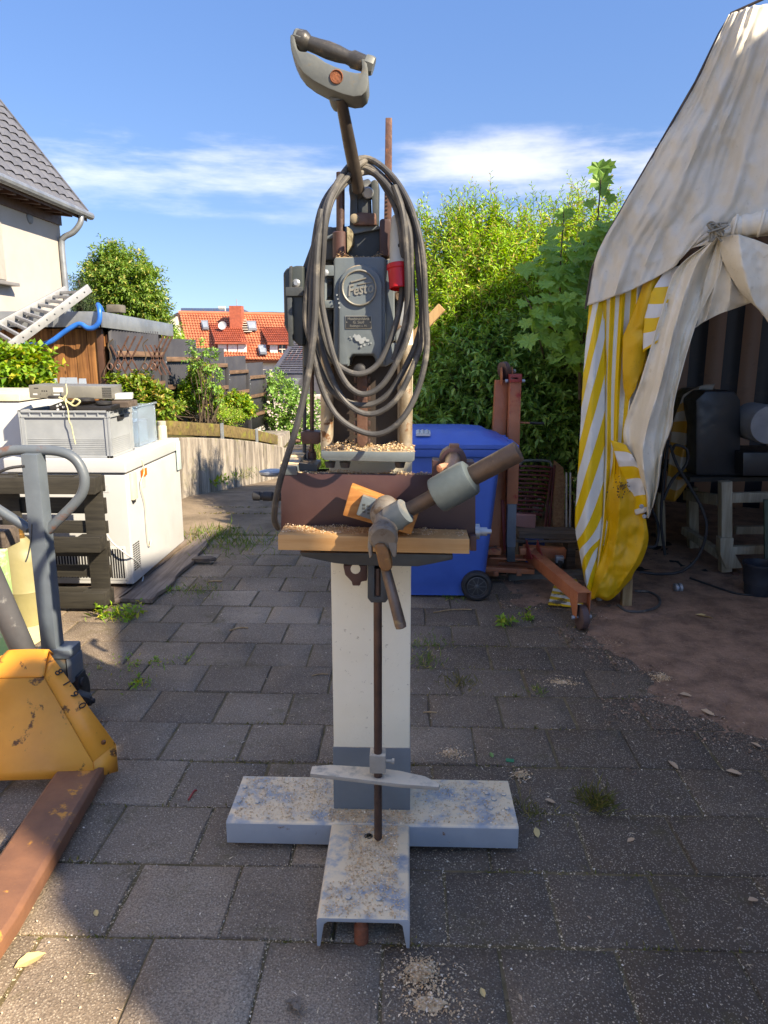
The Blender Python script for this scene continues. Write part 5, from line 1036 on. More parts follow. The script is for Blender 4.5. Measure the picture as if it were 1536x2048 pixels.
mb = MB(); mb.grid([[TL(u + .03, v, zz - .03 + .01*math.sin(v*2.2 + u*3)) for u, zz in roofp] for v in np.linspace(.10, 3.6, 24)]); o = obj('roof_sheet', mb, paint('roof_tarp_grey', S(120, 116, 108), S(96, 92, 86), None, rough=.6), TN, fixn=False); mo = o.modifiers.new('t', 'SOLIDIFY'); mo.thickness = .012
mb = MB(); mb.tube([TL(u - .004, .004, zz) for u, zz in roofp], .007, 8); obj('roof_edge', mb, paint('edge_dark', S(70, 58, 48), S(56, 48, 42)), TN)
# side and back walls
def wall_sheet(name, a, b, z0, z1, mat, nu=60, am=.03, nn=9):
    mb = MB(); rows = []
    nrm_ = (b - a).cross(Vector((0, 0, 1))).normalized()
    for j in range(10):
        zz = z0 + (z1 - z0)*(1 - j/9); rows.append([a.lerp(b, i/(nu-1)) + Vector((0, 0, zz)) + nrm_*am*math.sin(i/(nu-1)*math.pi*2*nn) for i in range(nu)])
    mb.grid(rows); ob = obj(name, mb, mat, TN, fixn=False); n_ = nu
    uvl = ob.data.uv_layers.new(name='UVMap'); li = np.zeros(len(ob.data.loops), dtype=np.int64); ob.data.loops.foreach_get('vertex_index', li)
    uv = np.zeros((len(li), 2)); uv[:, 0] = (li % n_)/(n_-1); uv[:, 1] = 1 - (li // n_)/9; uvl.data.foreach_set('uv', uv.ravel().astype(np.float32))
    mo = ob.modifiers.new('t', 'SOLIDIFY'); mo.thickness = .006; return ob
wall_sheet('side_wall', TL(0, .04, 0), TL(.0, 3.6, 0), .02, 1.84, stripes('side_stripe', (14, 0), S(226, 186, 22), S(212, 214, 208)), 90, .012, 12)
wall_sheet('back_wall', TL(0, 3.58, 0), TL(4.4, 3.58, 0), .0, 3.5, st_shaded, 90, .015, 14)
wall_sheet('side_wall', TL(4.4, 3.58, 0), TL(4.4, 0, 0), .0, 1.84, stripes('side_stripe_far', (14, 0), S(226, 186, 22), S(212, 214, 208)), 40, .015, 9)
# striped front panels: diagonal one at the corner, the gathered pleats beside it
d1 = [[(1179, 598, .02), (1192, 600, .0), (1208, 602, .03)], [(1166, 760, .02), (1185, 760, -.01), (1210, 760, .04)], [(1158, 910, .02), (1180, 915, -.02), (1208, 920, .03)], [(1150, 1045, .02), (1174, 1055, -.03), (1202, 1062, .02)], [(1158, 1100, .01), (1172, 1115, -.03), (1194, 1108, .02)], [(1170, 1165, .0), (1177, 1180, -.03), (1189, 1190, .0)]]
uvsheet('striped_panel', d1, 20, 90, st_diag, TN, ((.012, 1.4, .2, .2),), .008, 9, cr=.012)
d2 = [[(1206, 602, .03), (1230, 590, .0), (1262, 572, .03), (1305, 550, .02)], [(1207, 760, .04), (1222, 770, .02), (1250, 780, .02), (1290, 740, .02)], [(1205, 915, .03), (1220, 925, .0), (1238, 930, .02), (1252, 915, .01)], [(1200, 1058, .02), (1210, 1060, -.01), (1220, 1065, .02), (1226, 1060, .02)], [(1186, 1192, -.0), (1193, 1160, .0), (1200, 1105, .0), (1206, 1080, .02)]]
uvsheet('pleated_panel', d2, 110, 90, st_yw, TN, ((.035, 3.6, .15, .03),), .008, 12, cr=.012)
# yellow inner face of the flap: upper lobe and long lower curtain
y1 = [[(1290, 556, .0), (1304, 552, -.02), (1322, 548, .0)], [(1276, 600, -.01), (1294, 596, -.05), (1310, 592, -.02)], [(1252, 660, -.01), (1282, 645, -.06), (1302, 640, -.02)], [(1247, 672, -.01), (1278, 662, -.05), (1300, 655, -.02)], [(1246, 690, -.01), (1275, 684, -.06), (1297, 676, -.03)], [(1247, 765, -.01), (1266, 750, -.04), (1286, 735, -.03)], [(1250, 785, -.01), (1263, 772, -.03), (1278, 755, -.03)], [(1258, 802, -.01), (1264, 790, -.03), (1272, 776, -.03)]]
uvsheet('yellow_lobe', y1, 24, 50, yellow_t, TN, (), .02, 22)
y2 = [[(1228, 905, -.02), (1236, 900, -.05), (1250, 905, -.04)], [(1216, 980, -.02), (1245, 985, -.08), (1278, 985, -.06)], [(1206, 1060, -.0), (1246, 1070, -.09), (1296, 1070, -.06)], [(1200, 1115, .0), (1240, 1125, -.10), (1285, 1120, -.07)], [(1180, 1190, -.02), (1196, 1180, -.06), (1215, 1184, -.10), (1240, 1168, -.06), (1268, 1146, -.06)], [(1178, 1200, .0), (1194, 1193, -.03), (1216, 1203, -.06), (1238, 1184, -.02), (1262, 1160, -.03)]]
uvsheet('yellow_curtain', y2, 50, 80, yellow_t, TN, ((.035, 1.8, .1, .6),), .045, 25, wsc=4)
e1 = [[(1330, 540, -.03), (1345, 535, -.03), (1362, 530, -.03)], [(1296, 600, -.05), (1320, 600, -.06), (1338, 598, -.06)], [(1288, 650, -.06), (1310, 648, -.07), (1326, 640, -.07)], [(1286, 705, -.05), (1300, 695, -.07), (1315, 685, -.08)]]
uvsheet('flap_border', e1, 16, 50, stripes('border_a', (0, 2.6), S(212, 210, 204), S(226, 180, 18), .5), TN, (), .006, 31)
e2 = [[(1222, 880, -.04), (1240, 885, -.06), (1252, 890, -.07)], [(1236, 925, -.05), (1262, 925, -.08), (1275, 930, -.08)], [(1255, 980, -.06), (1275, 975, -.09), (1288, 975, -.09)], [(1272, 1030, -.06), (1288, 1025, -.09), (1298, 1022, -.09)]]
uvsheet('flap_border', e2, 16, 50, stripes('border_b', (0, 2.6), S(226, 180, 18), S(212, 210, 204), .42), TN, (), .006, 33)
# white outer face of the flap, gathered from the knot and hanging
f1 = [[(1425, 478, -.14), (1436, 470, -.16), (1446, 476, -.14)],
      [(1352, 540, -.08), (1395, 530, -.14), (1440, 545, -.12)],
      [(1318, 640, -.08), (1358, 640, -.16), (1392, 650, -.10)],
      [(1282, 760, -.08), (1330, 760, -.18), (1352, 790, -.10)],
      [(1246, 860, -.07), (1300, 880, -.17), (1344, 850, -.10)],
      [(1262, 930, -.07), (1300, 950, -.15), (1326, 900, -.09)],
      [(1285, 985, -.08), (1302, 990, -.12), (1318, 960, -.08)],
      [(1293, 1040, -.08), (1299, 1030, -.10), (1306, 1010, -.08)]]
uvsheet('white_flap', f1, 60, 130, flap_w, TN, ((.10, 1.7, .15, .30), (.02, 3.7, .3, -.9)), .055, 41, wsc=3.2)
f2 = [[(1438, 474, -.14), (1446, 470, -.14), (1452, 474, -.13)], [(1410, 560, -.10), (1450, 545, -.10), (1478, 548, -.08)], [(1396, 640, -.08), (1440, 600, -.08), (1500, 600, -.05)], [(1390, 655, -.07), (1430, 632, -.06), (1506, 603, -.03)]]
uvsheet('inner_fold', f2, 40, 50, flap_w, TN, ((.035, 2.6, .2, .1),), .014, 45)
f3 = [[(1440, 472, -.16), (1470, 470, -.19), (1510, 478, -.2), (1560, 500, -.17)], [(1446, 520, -.14), (1485, 530, -.22), (1530, 530, -.2), (1580, 540, -.17)], [(1480, 580, -.12), (1510, 600, -.18), (1545, 600, -.16), (1600, 600, -.14)], [(1506, 604, -.1), (1530, 634, -.12), (1550, 650, -.13), (1620, 650, -.12)]]
uvsheet('white_flap', f3, 50, 50, flap_w, TN, ((.04, 1.8, .3, .3),), .016, 51)
# rolled-up front sheet, straps and the knot
roll = [TP(1462, 457, -.15), TP(1490, 452, -.15), TP(1540, 444, -.15), TP(1640, 430, -.15)]
mb = MB(); mb.tube(crom(roll, 20), [.03, .05] + [.056 + .004*math.sin(i*1.7) for i in range(17)] + [.05], 18); obj('rolled_sheet', mb, flap_w, TN)
for px, py in ((1468, 456), (1522, 447)):
    mb = MB(); c = TP(px, py, -.15); mb.tube([c + tv*(.061*math.cos(t)) + Vector((0, 0, .061*math.sin(t))) + tu*.01*math.sin(t) for t in np.linspace(0, 2*math.pi, 20, endpoint=False)], .008, 6, closed=True); obj('strap', mb, flap_w, TN)
kn = TP(1434, 466, -.17)
for k in range(7):
    rr = random.Random(k); pts = [kn + tu*rr.uniform(-.05, .05) + Vector((0, 0, rr.uniform(-.05, .05))) - tv*(.02 + rr.uniform(0, .05)) for _ in range(5)]
    mb = MB(); mb.tube(crom(pts, 20), .0055, 6); obj('cord', mb, paint('cord_grey', S(146, 140, 124)), TN)
mb = MB(); mb.tube(crom([kn, TP(1455, 466, -.15), TP(1470, 458, -.15)], 12), .017, 8); obj('tie_strap', mb, flap_w, TN)
for px, py in ((1283, 1013), (1289, 1033)):
    mb = MB(); c = TP(px, py, -.125); mb.lathe(c + tv*.004, -tv, [(0, .013), (.004, .013), (.006, .009), (.003, .006), (.003, .001)], 14); obj('eyelet', mb, galv, TN)
# mildew print on the yellow curtain
mb = MB(); rr = random.Random(5)
for k in range(46):
    px, py = 1240 + rr.gauss(0, 7), 975 + rr.gauss(0, 9); c = TP(px, py, -.123); s = rr.uniform(.0018, .005)
    mb.extr([c + tu*s*math.cos(a) + Vector((0, 0, s*math.sin(a))) for a in (0, 1.2, 2.5, 3.6, 5)], tv*.02)
obj('mildew_spots', mb, paint('mildew', S(96, 70, 26)), TN)['kind'] = 'stuff'
# poles
mb = MB(); mb.beam(G(1252, 1213, .0), TP(1262, 900, .04), .06, .05, up=(0, 1, 0)); obj('front_post', mb, raw_wood, TN, bev=.003)
for a_, b_ in ((TL(.05, .10, 0), TL(.05, .10, 1.75)), (TL(1.6, .12, 2.6), TL(1.6, .12, 3.5)), (TL(.06, .10, 1.76), TL(.6, .12, 3.1))):
    mb = MB(); mb.tube([a_, b_], .02, 10); obj('tent_pole', mb, galv, TN)
# ------------------------------------------------------------------ inside the tent
TB = thing('work_table', 'pale wooden workbench frame on a castor inside the dark tent', 'workbench', tuple(G(1470, 1180)))
YI = 5.2
def WB_(name, a, b, w, h, m=pale_wood, up=(0, 1, 0), p=TB): return bm_(name, a, b, w, h, m, up, p)
WB_('post', W(1450, 1142, YI), W(1450, 962, YI), .075, .07); WB_('post', W(1386, 1100, YI + .7), W(1384, 975, YI + .7), .075, .07); WB_('post', W(1322, 1090, YI + .7), W(1320, 985, YI + .7), .06, .06)
WB_('rail', W(1462, 995, YI), W(1600, 992, YI), .05, .07, up=(0, 0, 1)); WB_('rail', W(1470, 1060, YI + .3), W(1600, 1058, YI + .3), .05, .06, up=(0, 0, 1)); WB_('rail', W(1462, 1100, YI), W(1600, 1096, YI), .05, .06, up=(0, 0, 1))
WB_('brace', W(1368, 1060, YI + .6), W(1442, 1110, YI + .05), .05, .06, up=(0, 0, 1)); WB_('rail', W(1372, 990, YI + .65), W(1440, 1000, YI + .05), .05, .08, up=(0, 0, 1))
mb = MB(); mb.extr([W(x, y, YI - .05) for x, y in ((1441, 1076), (1468, 1076), (1466, 1100), (1486, 1136), (1452, 1138), (1441, 1110))], (0, .08, 0)); obj('castor_block', mb, pale_wood, TB, bev=.004)
mb = MB(); c = W(1468, 1158, YI - .02); mb.lathe(c + Vector((-.022, 0, 0)), (1, 0, 0), [(0, .045), (.004, .052), (.04, .052), (.044, .045)], 20); obj('castor', mb, rust_steel, TB)
mb = MB(); mb.extr([W(1380, 955, YI + .1), W(1600, 955, YI + .1), W(1600, 962, YI + .1), W(1380, 964, YI + .1)], (0, .9, 0)); obj('table_top', mb, black_wood, TB)
mb = MB(); mb.extr([W(x, y, YI + .15) for x, y in ((1392, 800), (1412, 782), (1470, 782), (1482, 800), (1482, 952), (1392, 952))], (0, .5, 0)); solo('dark_machine', mb, plate_black, 'dark machine housing standing on the workbench inside the tent', 'machine', bev=.02)
DR = thing('pale_drum', 'pale round drum in a dark frame at the right edge inside the tent', 'drum', tuple(W(1530, 955, YI + .1)))
mb = MB(); mb.lathe(W(1540, 850, YI), (0, 1, 0), [(0, .13), (.01, .135), (.3, .135)], 30); obj('drum_shell', mb, paint('drum_grey', S(150, 150, 150), S(130, 130, 130), None, rough=.6), DR)
mb = MB(); mb.extr([W(x, y, YI + .02) for x, y in ((1486, 905), (1600, 905), (1600, 952), (1486, 952))], (0, .4, 0)); obj('drum_base', mb, plate_black, DR, bev=.01)
BK = thing('black_bucket', 'dark plastic bucket on the earth beside the bench castor', 'bucket', tuple(G(1515, 1190)))
mb = MB(); c = G(1515, 1188, .012); mb.lathe(c, (0, 0, 1), [(0, .08), (.01, .085), (.08, .09), (.082, .096), (.1, .096), (.19, .105), (.2, .112), (.215, .112), (.215, .1), (.06, .085)], 22); obj('bucket_shell', mb, paint('bucket_black', S(40, 46, 54), S(32, 36, 44), None, rough=.4), BK)
mb = MB(); mb.extr([W(1529, 1000, 5.0), W(1600, 1000, 5.0), W(1600, 1195, 4.9), W(1531, 1192, 4.9)], (0, .02, 0)); solo('leaning_board', mb, paint('dark_green_panel', S(52, 70, 52), S(44, 60, 46)), 'dark green panel leaning at the right edge in front of the bench', 'panel')
cabs = [[(1336, 880, 5.0), (1328, 960, 5.0), (1322, 1040, 5.0), (1330, 1110, 5.0)], [(1345, 900, 5.0), (1352, 890, 4.98), (1374, 900, 4.97), (1372, 930, 4.98), (1345, 960, 5.0), (1326, 1000, 5.0)],
        [(1340, 890, 4.96), (1354, 930, 4.96), (1378, 970, 4.95), (1405, 1020, 4.93), (1413, 1060, 4.9), (1398, 1110, 4.9), (1365, 1142, 4.9), (1320, 1148, 4.92), (1280, 1144, 4.95)], [(1318, 930, 5.02), (1300, 1000, 5.02), (1316, 1050, 5.02), (1312, 1090, 5.0), (1290, 1095, 5.0)]]
Kb = thing('hanging_cables', 'bundle of black cables hanging in loops inside the tent entrance', 'cables', tuple(W(1338, 880, 5.0)))
for c in cabs:
    mb = MB(); mb.tube(crom([W(*p) for p in c], 50), .010, 8); obj('cable', mb, black_rub, Kb)
mb = MB(); mb.tube(crom([G(x, y, .02) for x, y in ((1236, 1210), (1255, 1222), (1290, 1222), (1316, 1212), (1318, 1196), (1298, 1184), (1270, 1182))], 40), .0085, 8); solo('ground_cable', mb, cable_m, 'grey cable lying in a loop round the foot of the tent post', 'cable')
mb = MB(); mb.tube(crom([G(x, y, .02) for x, y in ((1380, 1156), (1420, 1170), (1470, 1186), (1520, 1190), (1580, 1180))], 40), .007, 8); solo('thin_hose', mb, black_rub, 'thin black hose lying on the earth in front of the bucket', 'hose')
mb = MB(); c = G(1357, 1176, .03); mb.lathe(c + Vector((-.03, 0, 0)), (1, .1, 0), [(0, .02), (.004, .03), (.02, .03), (.022, .018), (.03, .018), (.032, .03), (.05, .03), (.054, .02)], 16); solo('small_reel', mb, galv, 'small pale reel lying on the earth inside the tent mouth', 'reel')
# yellow and white sheet hanging deep inside, its colours darkened to stand for shade
uvsheet('inner_curtain', [[(1366, 790, 1.3), (1400, 772, 1.3), (1430, 768, 1.32)], [(1345, 850, 1.3), (1375, 850, 1.26), (1398, 850, 1.3)], [(1338, 920, 1.3), (1365, 930, 1.26), (1394, 920, 1.3)], [(1330, 1000, 1.3), (1352, 1000, 1.26), (1380, 960, 1.3)]], 24, 40, stripes('inner_stripe_shaded', (0, 5), S(150, 138, 120), S(160, 112, 24), .5), TN, ((.03, 1.7, .1, .2),), .02, 61)
# house added unseen on the sunny side of the yard, shaped to shade it
HS = thing('shading_house', 'unseen rendered house added on the right to shade the foreground', 'house', (8, 1.5, 0))
hx0, hx1, hy0, hy1 = 5.0, 12.0, -3.0, 3.1
ZR = 5.05
mb = MB(); mb.box((hx0, hy0, -.1), (hx1, hy1, 3.0)); obj('wall', mb, render_3, HS)  # unseen wall, white to bounce light into the yard
mb = MB(); mb.extr([(hx0, hy0 - .25, 3.0), (hx0, -2.63, 5.24), (hx0, -2.55, 5.65), (hx0, -1.75, 5.8), (hx0, -.3, 6.55), (hx0, 1, 6.3), (hx0, 2, 6.15), (hx0, hy1 - .1, 6.15), (hx0, hy1 + .1, 3.0)], (7.4, 0, 0)); obj('shade_roof', mb, tile_grey, HS)  # roof outline shaped to fit the shadow edges on the yard
mb = MB(); mb.box((hx0 + .02, -2.5, 4.9), (hx0 + .34, -2.1, 6.5)); obj('chimney', mb, MATS['red_brick'] if 'red_brick' in MATS else paint('red_brick', S(172, 92, 66), S(146, 76, 56), None, scale=6), HS)  # chimney added to throw shade on the pallet truck
for y in (-.6, 1.4):
    mb = MB(); mb.box((hx0 - .03, y, 1.0), (hx0 - .002, y + 1.1, 2.2)); w_ = obj('window', mb, win_white, HS)
    mb = MB(); mb.box((hx0 - .04, y + .08, 1.08), (hx0 - .031, y + 1.02, 2.12)); obj('pane', mb, glass_dark, w_)
HS['kind'] = 'structure'
# ------------------------------------------------------------------ corrugated fence, rails, trellis, sleepers
FN = thing('sheet_fence', 'anthracite corrugated sheet fence stepping down behind the retaining wall', 'fence', (-3.2, 11, .5))
def fx_(y): return -3.22 + .035*(y - 8)
fy = [8.05, 9.55, 11.05, 12.5, 13.9, 15.3]
ftop = [1.80, 1.72, 1.60, 1.46, 1.32, 1.16]
for k in range(6):
    y0, y1 = fy[k], (fy[k+1] if k < 5 else 15.9); zt, zb = ftop[k] - (.0), .25 - .05*k
    n = int((y1 - y0 - .06)/.08); mb = MB(); lo, hi, lo2, hi2 = [], [], [], []
    for i in range(n*2 + 1):
        y = y0 + .03 + (y1 - y0 - .06)*i/(n*2); x = fx_(y) + (.028 if i % 2 else 0)
        lo.append((x, y, zb)); hi.append((x, y, zt))
    mb.grid([lo, hi]); o = obj('sheet_panel', mb, dark_sheet, FN, ang=20, fixn=False); mo = o.modifiers.new('t', 'SOLIDIFY'); mo.thickness = .004
    mb = MB(); mb.box((fx_(y0) + .018, y0 - .03, zb - .25), (fx_(y0) + .08, y0 + .03, zt - .12)); obj('post', mb, dark_sheet, FN, bev=.004)
    for q in ((.26, .62, .98) if k < 6 else ()):
        zz = zt - q
        if zz < zb + .02: continue
        mb = MB(); mb.beam((fx_(y0) + .045, y0 + .031, zz), (fx_(y1) + .045, y1 - .031, zz - .02), .045, .06); obj('rail', mb, rail_wood, FN, bev=.003)
    for dz in (.3, .38):
        mb = MB(); mb.lathe((fx_(y0) + .08, y0, zt - dz), (1, 0, 0), [(0, .012), (.008, .012), (.01, .006)], 8); obj('bolt', mb, galv, FN)
mb = MB(); mb.box((fx_(15.9), 15.87, -.3), (fx_(15.9) + .07, 15.95, 1.0)); obj('post', mb, dark_sheet, FN, bev=.004)
def trellis(name, px0, px1, label):
    t_ = thing(name, label, 'trellis', tuple(W(px0, 790, 8.0)), group='rusty trellises on the fence')
    for k in range(3):
        x = px0 + (px1 - px0)*k/2
        for a, b in (((x, 742), (x + 34, 672)), ((x + 30, 750), (x - 2, 690))):
            pa_, pb_ = W(*a, 8.0), W(*b, 8.0)
            pa_.x, pb_.x = pa_.x + .06, pb_.x + .06
            mb = MB(); mb.beam(pa_, pb_, .016, .012, up=(0, 1, 0)); obj('bar', mb, rust_steel, t_)
    for k in range(2):
        c = W(px0 + 8 + 16*k, 733, 7.95); mb = MB(); mb.tube([c + Vector((.028*math.cos(a), 0, .035*math.sin(a))) for a in np.linspace(0, 2*math.pi, 14, endpoint=False)], .008, 6, closed=True); obj('ring', mb, rust_steel, t_)
    mb = MB(); mb.tube(crom([W(x, y, 7.95) for x, y in ((px0, 790), (px0 + 6, 770), (px0 - 4, 745), (px0 + 10, 715), (px0 + 4, 690), (px0 + 14, 678))], 24), .006, 6); obj('dead_vine', mb, hide_m, t_)
    mb = MB(); mb.beam(W(px0 + 2, 792, 7.97), W(px0 + 26, 750, 7.97), .016, .012, up=(0, 1, 0)); obj('bar', mb, rust_steel, t_)
trellis('rusty_trellis', 212, 240, 'rusty folding trellis nearest the shed corner')
trellis('rusty_trellis', 282, 300, 'rusty folding trellis farther along the dark fence')
def sl_pt(t): return wall_pt(t, wtop(t) + .105)
for k, (a, b, lab) in enumerate(((sl_pt(.10), sl_pt(.355), 'mossy timber sleeper nearest the freezer on the retaining wall'), (sl_pt(.36), sl_pt(.62), 'mossy timber sleeper between the two metal straps'), (sl_pt(.625), sl_pt(.88), 'mossy timber sleeper at the lower end of the wall'))):
    mb = MB(); mb.beam(a + Vector((-.1, 0, 0)), b + Vector((-.1, 0, 0)), .14, .15); solo('timber_sleeper', mb, moss_beam, lab, 'sleeper', 'sleepers on the retaining wall', bev=.012)
for k, p in enumerate((sl_pt(.355) + Vector((.0, 0, 0)), sl_pt(.62))):
    mb = MB(); mb.box(p + Vector((-.028, -.05, -.14)), p + Vector((-.012, .06, .085))); solo('metal_strap', mb, galv, ('metal strap at the nearer joint of the sleepers', 'metal strap at the farther joint of the sleepers')[k], 'strap')
# ------------------------------------------------------------------ roofs of real tiles
def tiled(name, O, U, V, nu, nv, mat, parent, lift=.03, wave=.03, off=(0, 0)):
    """nv courses up the slope, nu pantiles across; every tile a curved strip, its lower edge lifted over the course below"""
    O, U, V = Vector(O), Vector(U), Vector(V); N = U.cross(V).normalized(); N = N if N.z > 0 else -N; mb = MB(); k = 4
    for j in range(nv):
        for i in range(nu):
            s = (.5 if (j % 2 and off[1]) else 0)
            lo, hi = [], []
            for q in range(k + 1):
                f = (i + q/k*.98)/nu; h = wave*math.sin(math.pi*q/k)
                lo.append(O + U*f + V*(j/nv - .012) + N*(h + lift)); hi.append(O + U*f + V*((j + 1)/nv + .01) + N*(h*.9))
            mb.grid([lo, hi]); a = len(mb.v)
            mb.add([lo[0], lo[-1], lo[-1] - N*lift, lo[0] - N*lift], [(0, 1, 2, 3)])
    o = obj(name, mb, mat, parent, fixn=False, ang=60); o['kind'] = 'stuff'; return o
# left house: wall along the yard, far gable, grey tiled roof
LH = thing('rendered_house', 'cream rendered house with a steep grey tiled roof, gutter and downpipe', 'house', (-9, 11, 0))
lx, ly1 = -6.2, 13.75
mb = MB(); mb.extr([(lx, -7, -.3), (lx, ly1, 0), (lx, ly1, 3.95), (lx, -7, 4.05)], (-6, 0, 0)); obj('wall', mb, render_w, LH)
mb = MB(); mb.extr([(lx, ly1 - .02, 3.9), (-9.2, ly1 - .02, 8.6), (-12.2, ly1 - .02, 3.9)], (0, -.3, 0)); obj('gable', mb, render_w, LH)
e0, e1 = Vector((-5.84, -7, 4.08)), Vector((-5.82, 14.05, 3.98)); sl_ = Vector((-1.35, 0, 1.77))*2.4
mb = MB(); mb.extr([e0 + Vector((0, 0, -.05)), e1 + Vector((0, 0, -.05)), e1 + sl_ + Vector((0, 0, -.05)), e0 + sl_ + Vector((0, 0, -.05))], (0, 0, -.1)); obj('roof_deck', mb, MATS['dark_trim'], LH)
mb = MB(); mb.extr([e0 + sl_ + Vector((0, 0, -.05)), e1 + sl_ + Vector((0, 0, -.05)), e1 + sl_ + Vector((-3.2, 0, -4.2)), e0 + sl_ + Vector((-3.2, 0, -4.2))], (0, 0, -.1)); obj('rear_roof', mb, tile_grey, LH)
tiled('roof_tiles', e0, e1 - e0, sl_, 74, 22, tile_grey, LH, .03, .035)
mb = MB()
for j in range(22):
    p = e1 + sl_*(j/22); mb.extr([p + Vector((0, -.0, .0)), p + Vector((0, .06, 0)), p + sl_/22*1.05 + Vector((0, .06, 0)), p + sl_/22*1.05], (.02, 0, .055))
obj('verge_tiles', mb, tile_grey, LH)['kind'] = 'stuff'
mb = MB(); mb.tube([e0 + Vector((.06, 0, -.04)), e1 + Vector((.06, .05, -.05))], .065, 10); obj('gutter', mb, zinc, LH)
mb = MB(); mb.beam((lx + .02, 3, 3.84), (lx + .02, ly1, 3.80), .05, .16); obj('fascia', mb, MATS['dark_trim'], LH)
mb = MB()
for i in range(26): y = 4 + i*.38; mb.beam((lx, y, 3.9), (-5.86, y, 3.86), .08, .07)
obj('rafter_ends', mb, MATS['dark_trim'], LH)['kind'] = 'stuff'
mb = MB(); dpx = ly1 - .12
mb.tube(crom([(-5.78, 13.7, 3.92), (-5.79, 13.68, 3.76), (-5.92, 13.66, 3.6), (-6.1, 13.64, 3.5), (-6.14, 13.64, 3.35), (-6.14, 13.64, 2.6), (-6.14, 13.64, .3)], 40), .05, 12); obj('downpipe', mb, zinc, LH)
mb = MB(); c = WX(59, 435, lx); mb.lathe(c, (1, 0, 0), [(0, .1), (.015, .1), (.02, .09)], 20); obj('round_vent', mb, paint('vent_grey', S(120, 124, 128)), LH)
q0, q1 = WX(-60, 440, lx), WX(12, 560, lx)
mb = MB(); mb.box((lx - .02, q0.y, q1.z), (lx + .015, q1.y, q0.z + .1)); w_ = obj('window', mb, paint('closed_shutter', S(176, 170, 160), S(164, 158, 148)), LH, bev=.004)
mb = MB(); mb.box((lx, q0.y - .05, q1.z - .09), (lx + .16, q1.y + .1, q1.z - .04)); obj('window_sill', mb, paint('sill_grey', S(130, 128, 126)), LH, bev=.005)
# red roofed house down the slope
RH = thing('red_roof_house', 'house with an orange red tiled roof, two dormers, chimney and satellite dish', 'house', tuple(W(480, 760, 52)))
YR = 50.
A0, A1 = W(392, 716, YR), W(640, 722, YR); B0, B1 = W(351, 627, YR + 4), W(603, 640, YR + 4); A0 = W(378, 716, YR)
mb = MB(); mb.extr([A0 + Vector((.5, .4, -.2)), A1 + Vector((0, .4, -.2)), Vector((A1.x, A1.y + .4, -9)), Vector((A0.x + .5, A0.y + .4, -9))], (0, 8, 0)); obj('wall', mb, render_2, RH)
ru = Vector((A1.x - A0.x, 0, A1.z - A0.z)); rv = Vector((B0.x - A0.x + .25, B0.y - A0.y, B0.z - A0.z))
mid_u = .50
tiled('roof_tiles', A0, ru, rv, 46, 17, tile_red, RH, .06, .07)
mb = MB(); mb.extr([A0 + Vector((0, 0, -.12)), A0 + ru + Vector((0, 0, -.12)), A0 + ru + rv + Vector((0, 0, -.12)), A0 + rv + Vector((0, 0, -.12))], (0, .1, -.1)); mb.extr([A0 + rv, A0 + rv + ru, A0 + rv + ru + Vector((0, 4, -4)), A0 + rv + Vector((0, 4, -4))], (0, 0, -.1)); obj('roof_deck', mb, paint('roof_deck_brown', S(110, 70, 56)), RH)
mb = MB(); mb.tube([A0 + rv + Vector((0, 0, .06)), A0 + rv + ru + Vector((0, 0, .06))], .14, 8); obj('ridge_tiles', mb, tile_red, RH)
mb = MB(); q = A0 + rv*.02; mb.extr([A0 + Vector((-.15, 0, -.1)), A0 + rv + Vector((-.15, 0, .05)), A0 + rv + Vector((-.15, 4, -3.6))], (.1, 0, 0)); obj('gable_board', mb, MATS['dark_trim'], RH)
mb = MB(); q = W(474, 660, YR + 2.6); mb.box((q.x - .42, q.y - .3, q.z - .8), (q.x + .42, q.y + .5, W(474, 612, YR + 2.6).z)); ch_ = obj('chimney', mb, paint('red_brick', S(172, 92, 66), S(146, 76, 56), None, scale=6), RH)
mb = MB(); mb.tube([W(474, 613, YR + 2.7), W(473, 598, YR + 2.7)], .03, 6); obj('chimney_pipe', mb, galv, ch_)
def dormer(x0, x1, ytop, yeave, ybot, wins, xt0, xt1):
    d_ = thing('dormer_group', None, None); COL.objects.unlink(d_); bpy.data.objects.remove(d_)
    Yd = YR + .3
    a0, a1 = W(x0, yeave, Yd), W(x1, yeave, Yd); b0, b1 = W(xt0, ytop, YR + 3.3), W(xt1, ytop, YR + 3.3)
    tiled('dormer_roof', a0, a1 - a0, b0 - a0, 16, 10, paint('dormer_tile', S(176, 92, 66), S(150, 74, 52), None, scale=2), RH, .05, .06)
    mb = MB(); mb.extr([a0 + Vector((.1, .25, -.05)), a1 + Vector((-.1, .25, -.05)), Vector((a1.x - .1, a1.y + .25, W(x1, ybot, Yd).z)), Vector((a0.x + .1, a0.y + .25, W(x0, ybot, Yd).z))], (0, 3, 0)); dw = obj('dormer_wall', mb, MATS['red_brick'], RH)
    mb = MB(); mb.beam(a0 + Vector((0, 0, -.06)), a1 + Vector((0, 0, -.06)), .16, .14); obj('dormer_eave', mb, MATS['red_brick'], RH)
    for xa, xb, m in wins:
        ya, yb = yeave + 5, ybot - 4
        mb = MB(); mb.extr([W(xa, yb, Yd + .2), W(xb, yb, Yd + .2), W(xb, ya, Yd + .2), W(xa, ya, Yd + .2)], (0, .08, 0)); wq = obj('window', mb, m, dw)
        if m is glass_dark:
            mb = MB(); mb.beam(W((xa+xb)/2, ya, Yd + .17), W((xa+xb)/2, yb, Yd + .17), .06, .05, up=(0, 1, 0)); mb.beam(W(xa, (ya+yb)/2, Yd + .16), W(xb, (ya+yb)/2, Yd + .16), .06, .05, up=(0, 1, 0)); obj('glazing_bar', mb, render_2, wq)
    mb = MB(); mb.beam(W(x0 + 2, ybot, Yd + .15), W(x1 - 2, ybot, Yd + .15), .2, .1); obj('sill_board', mb, render_2, dw)
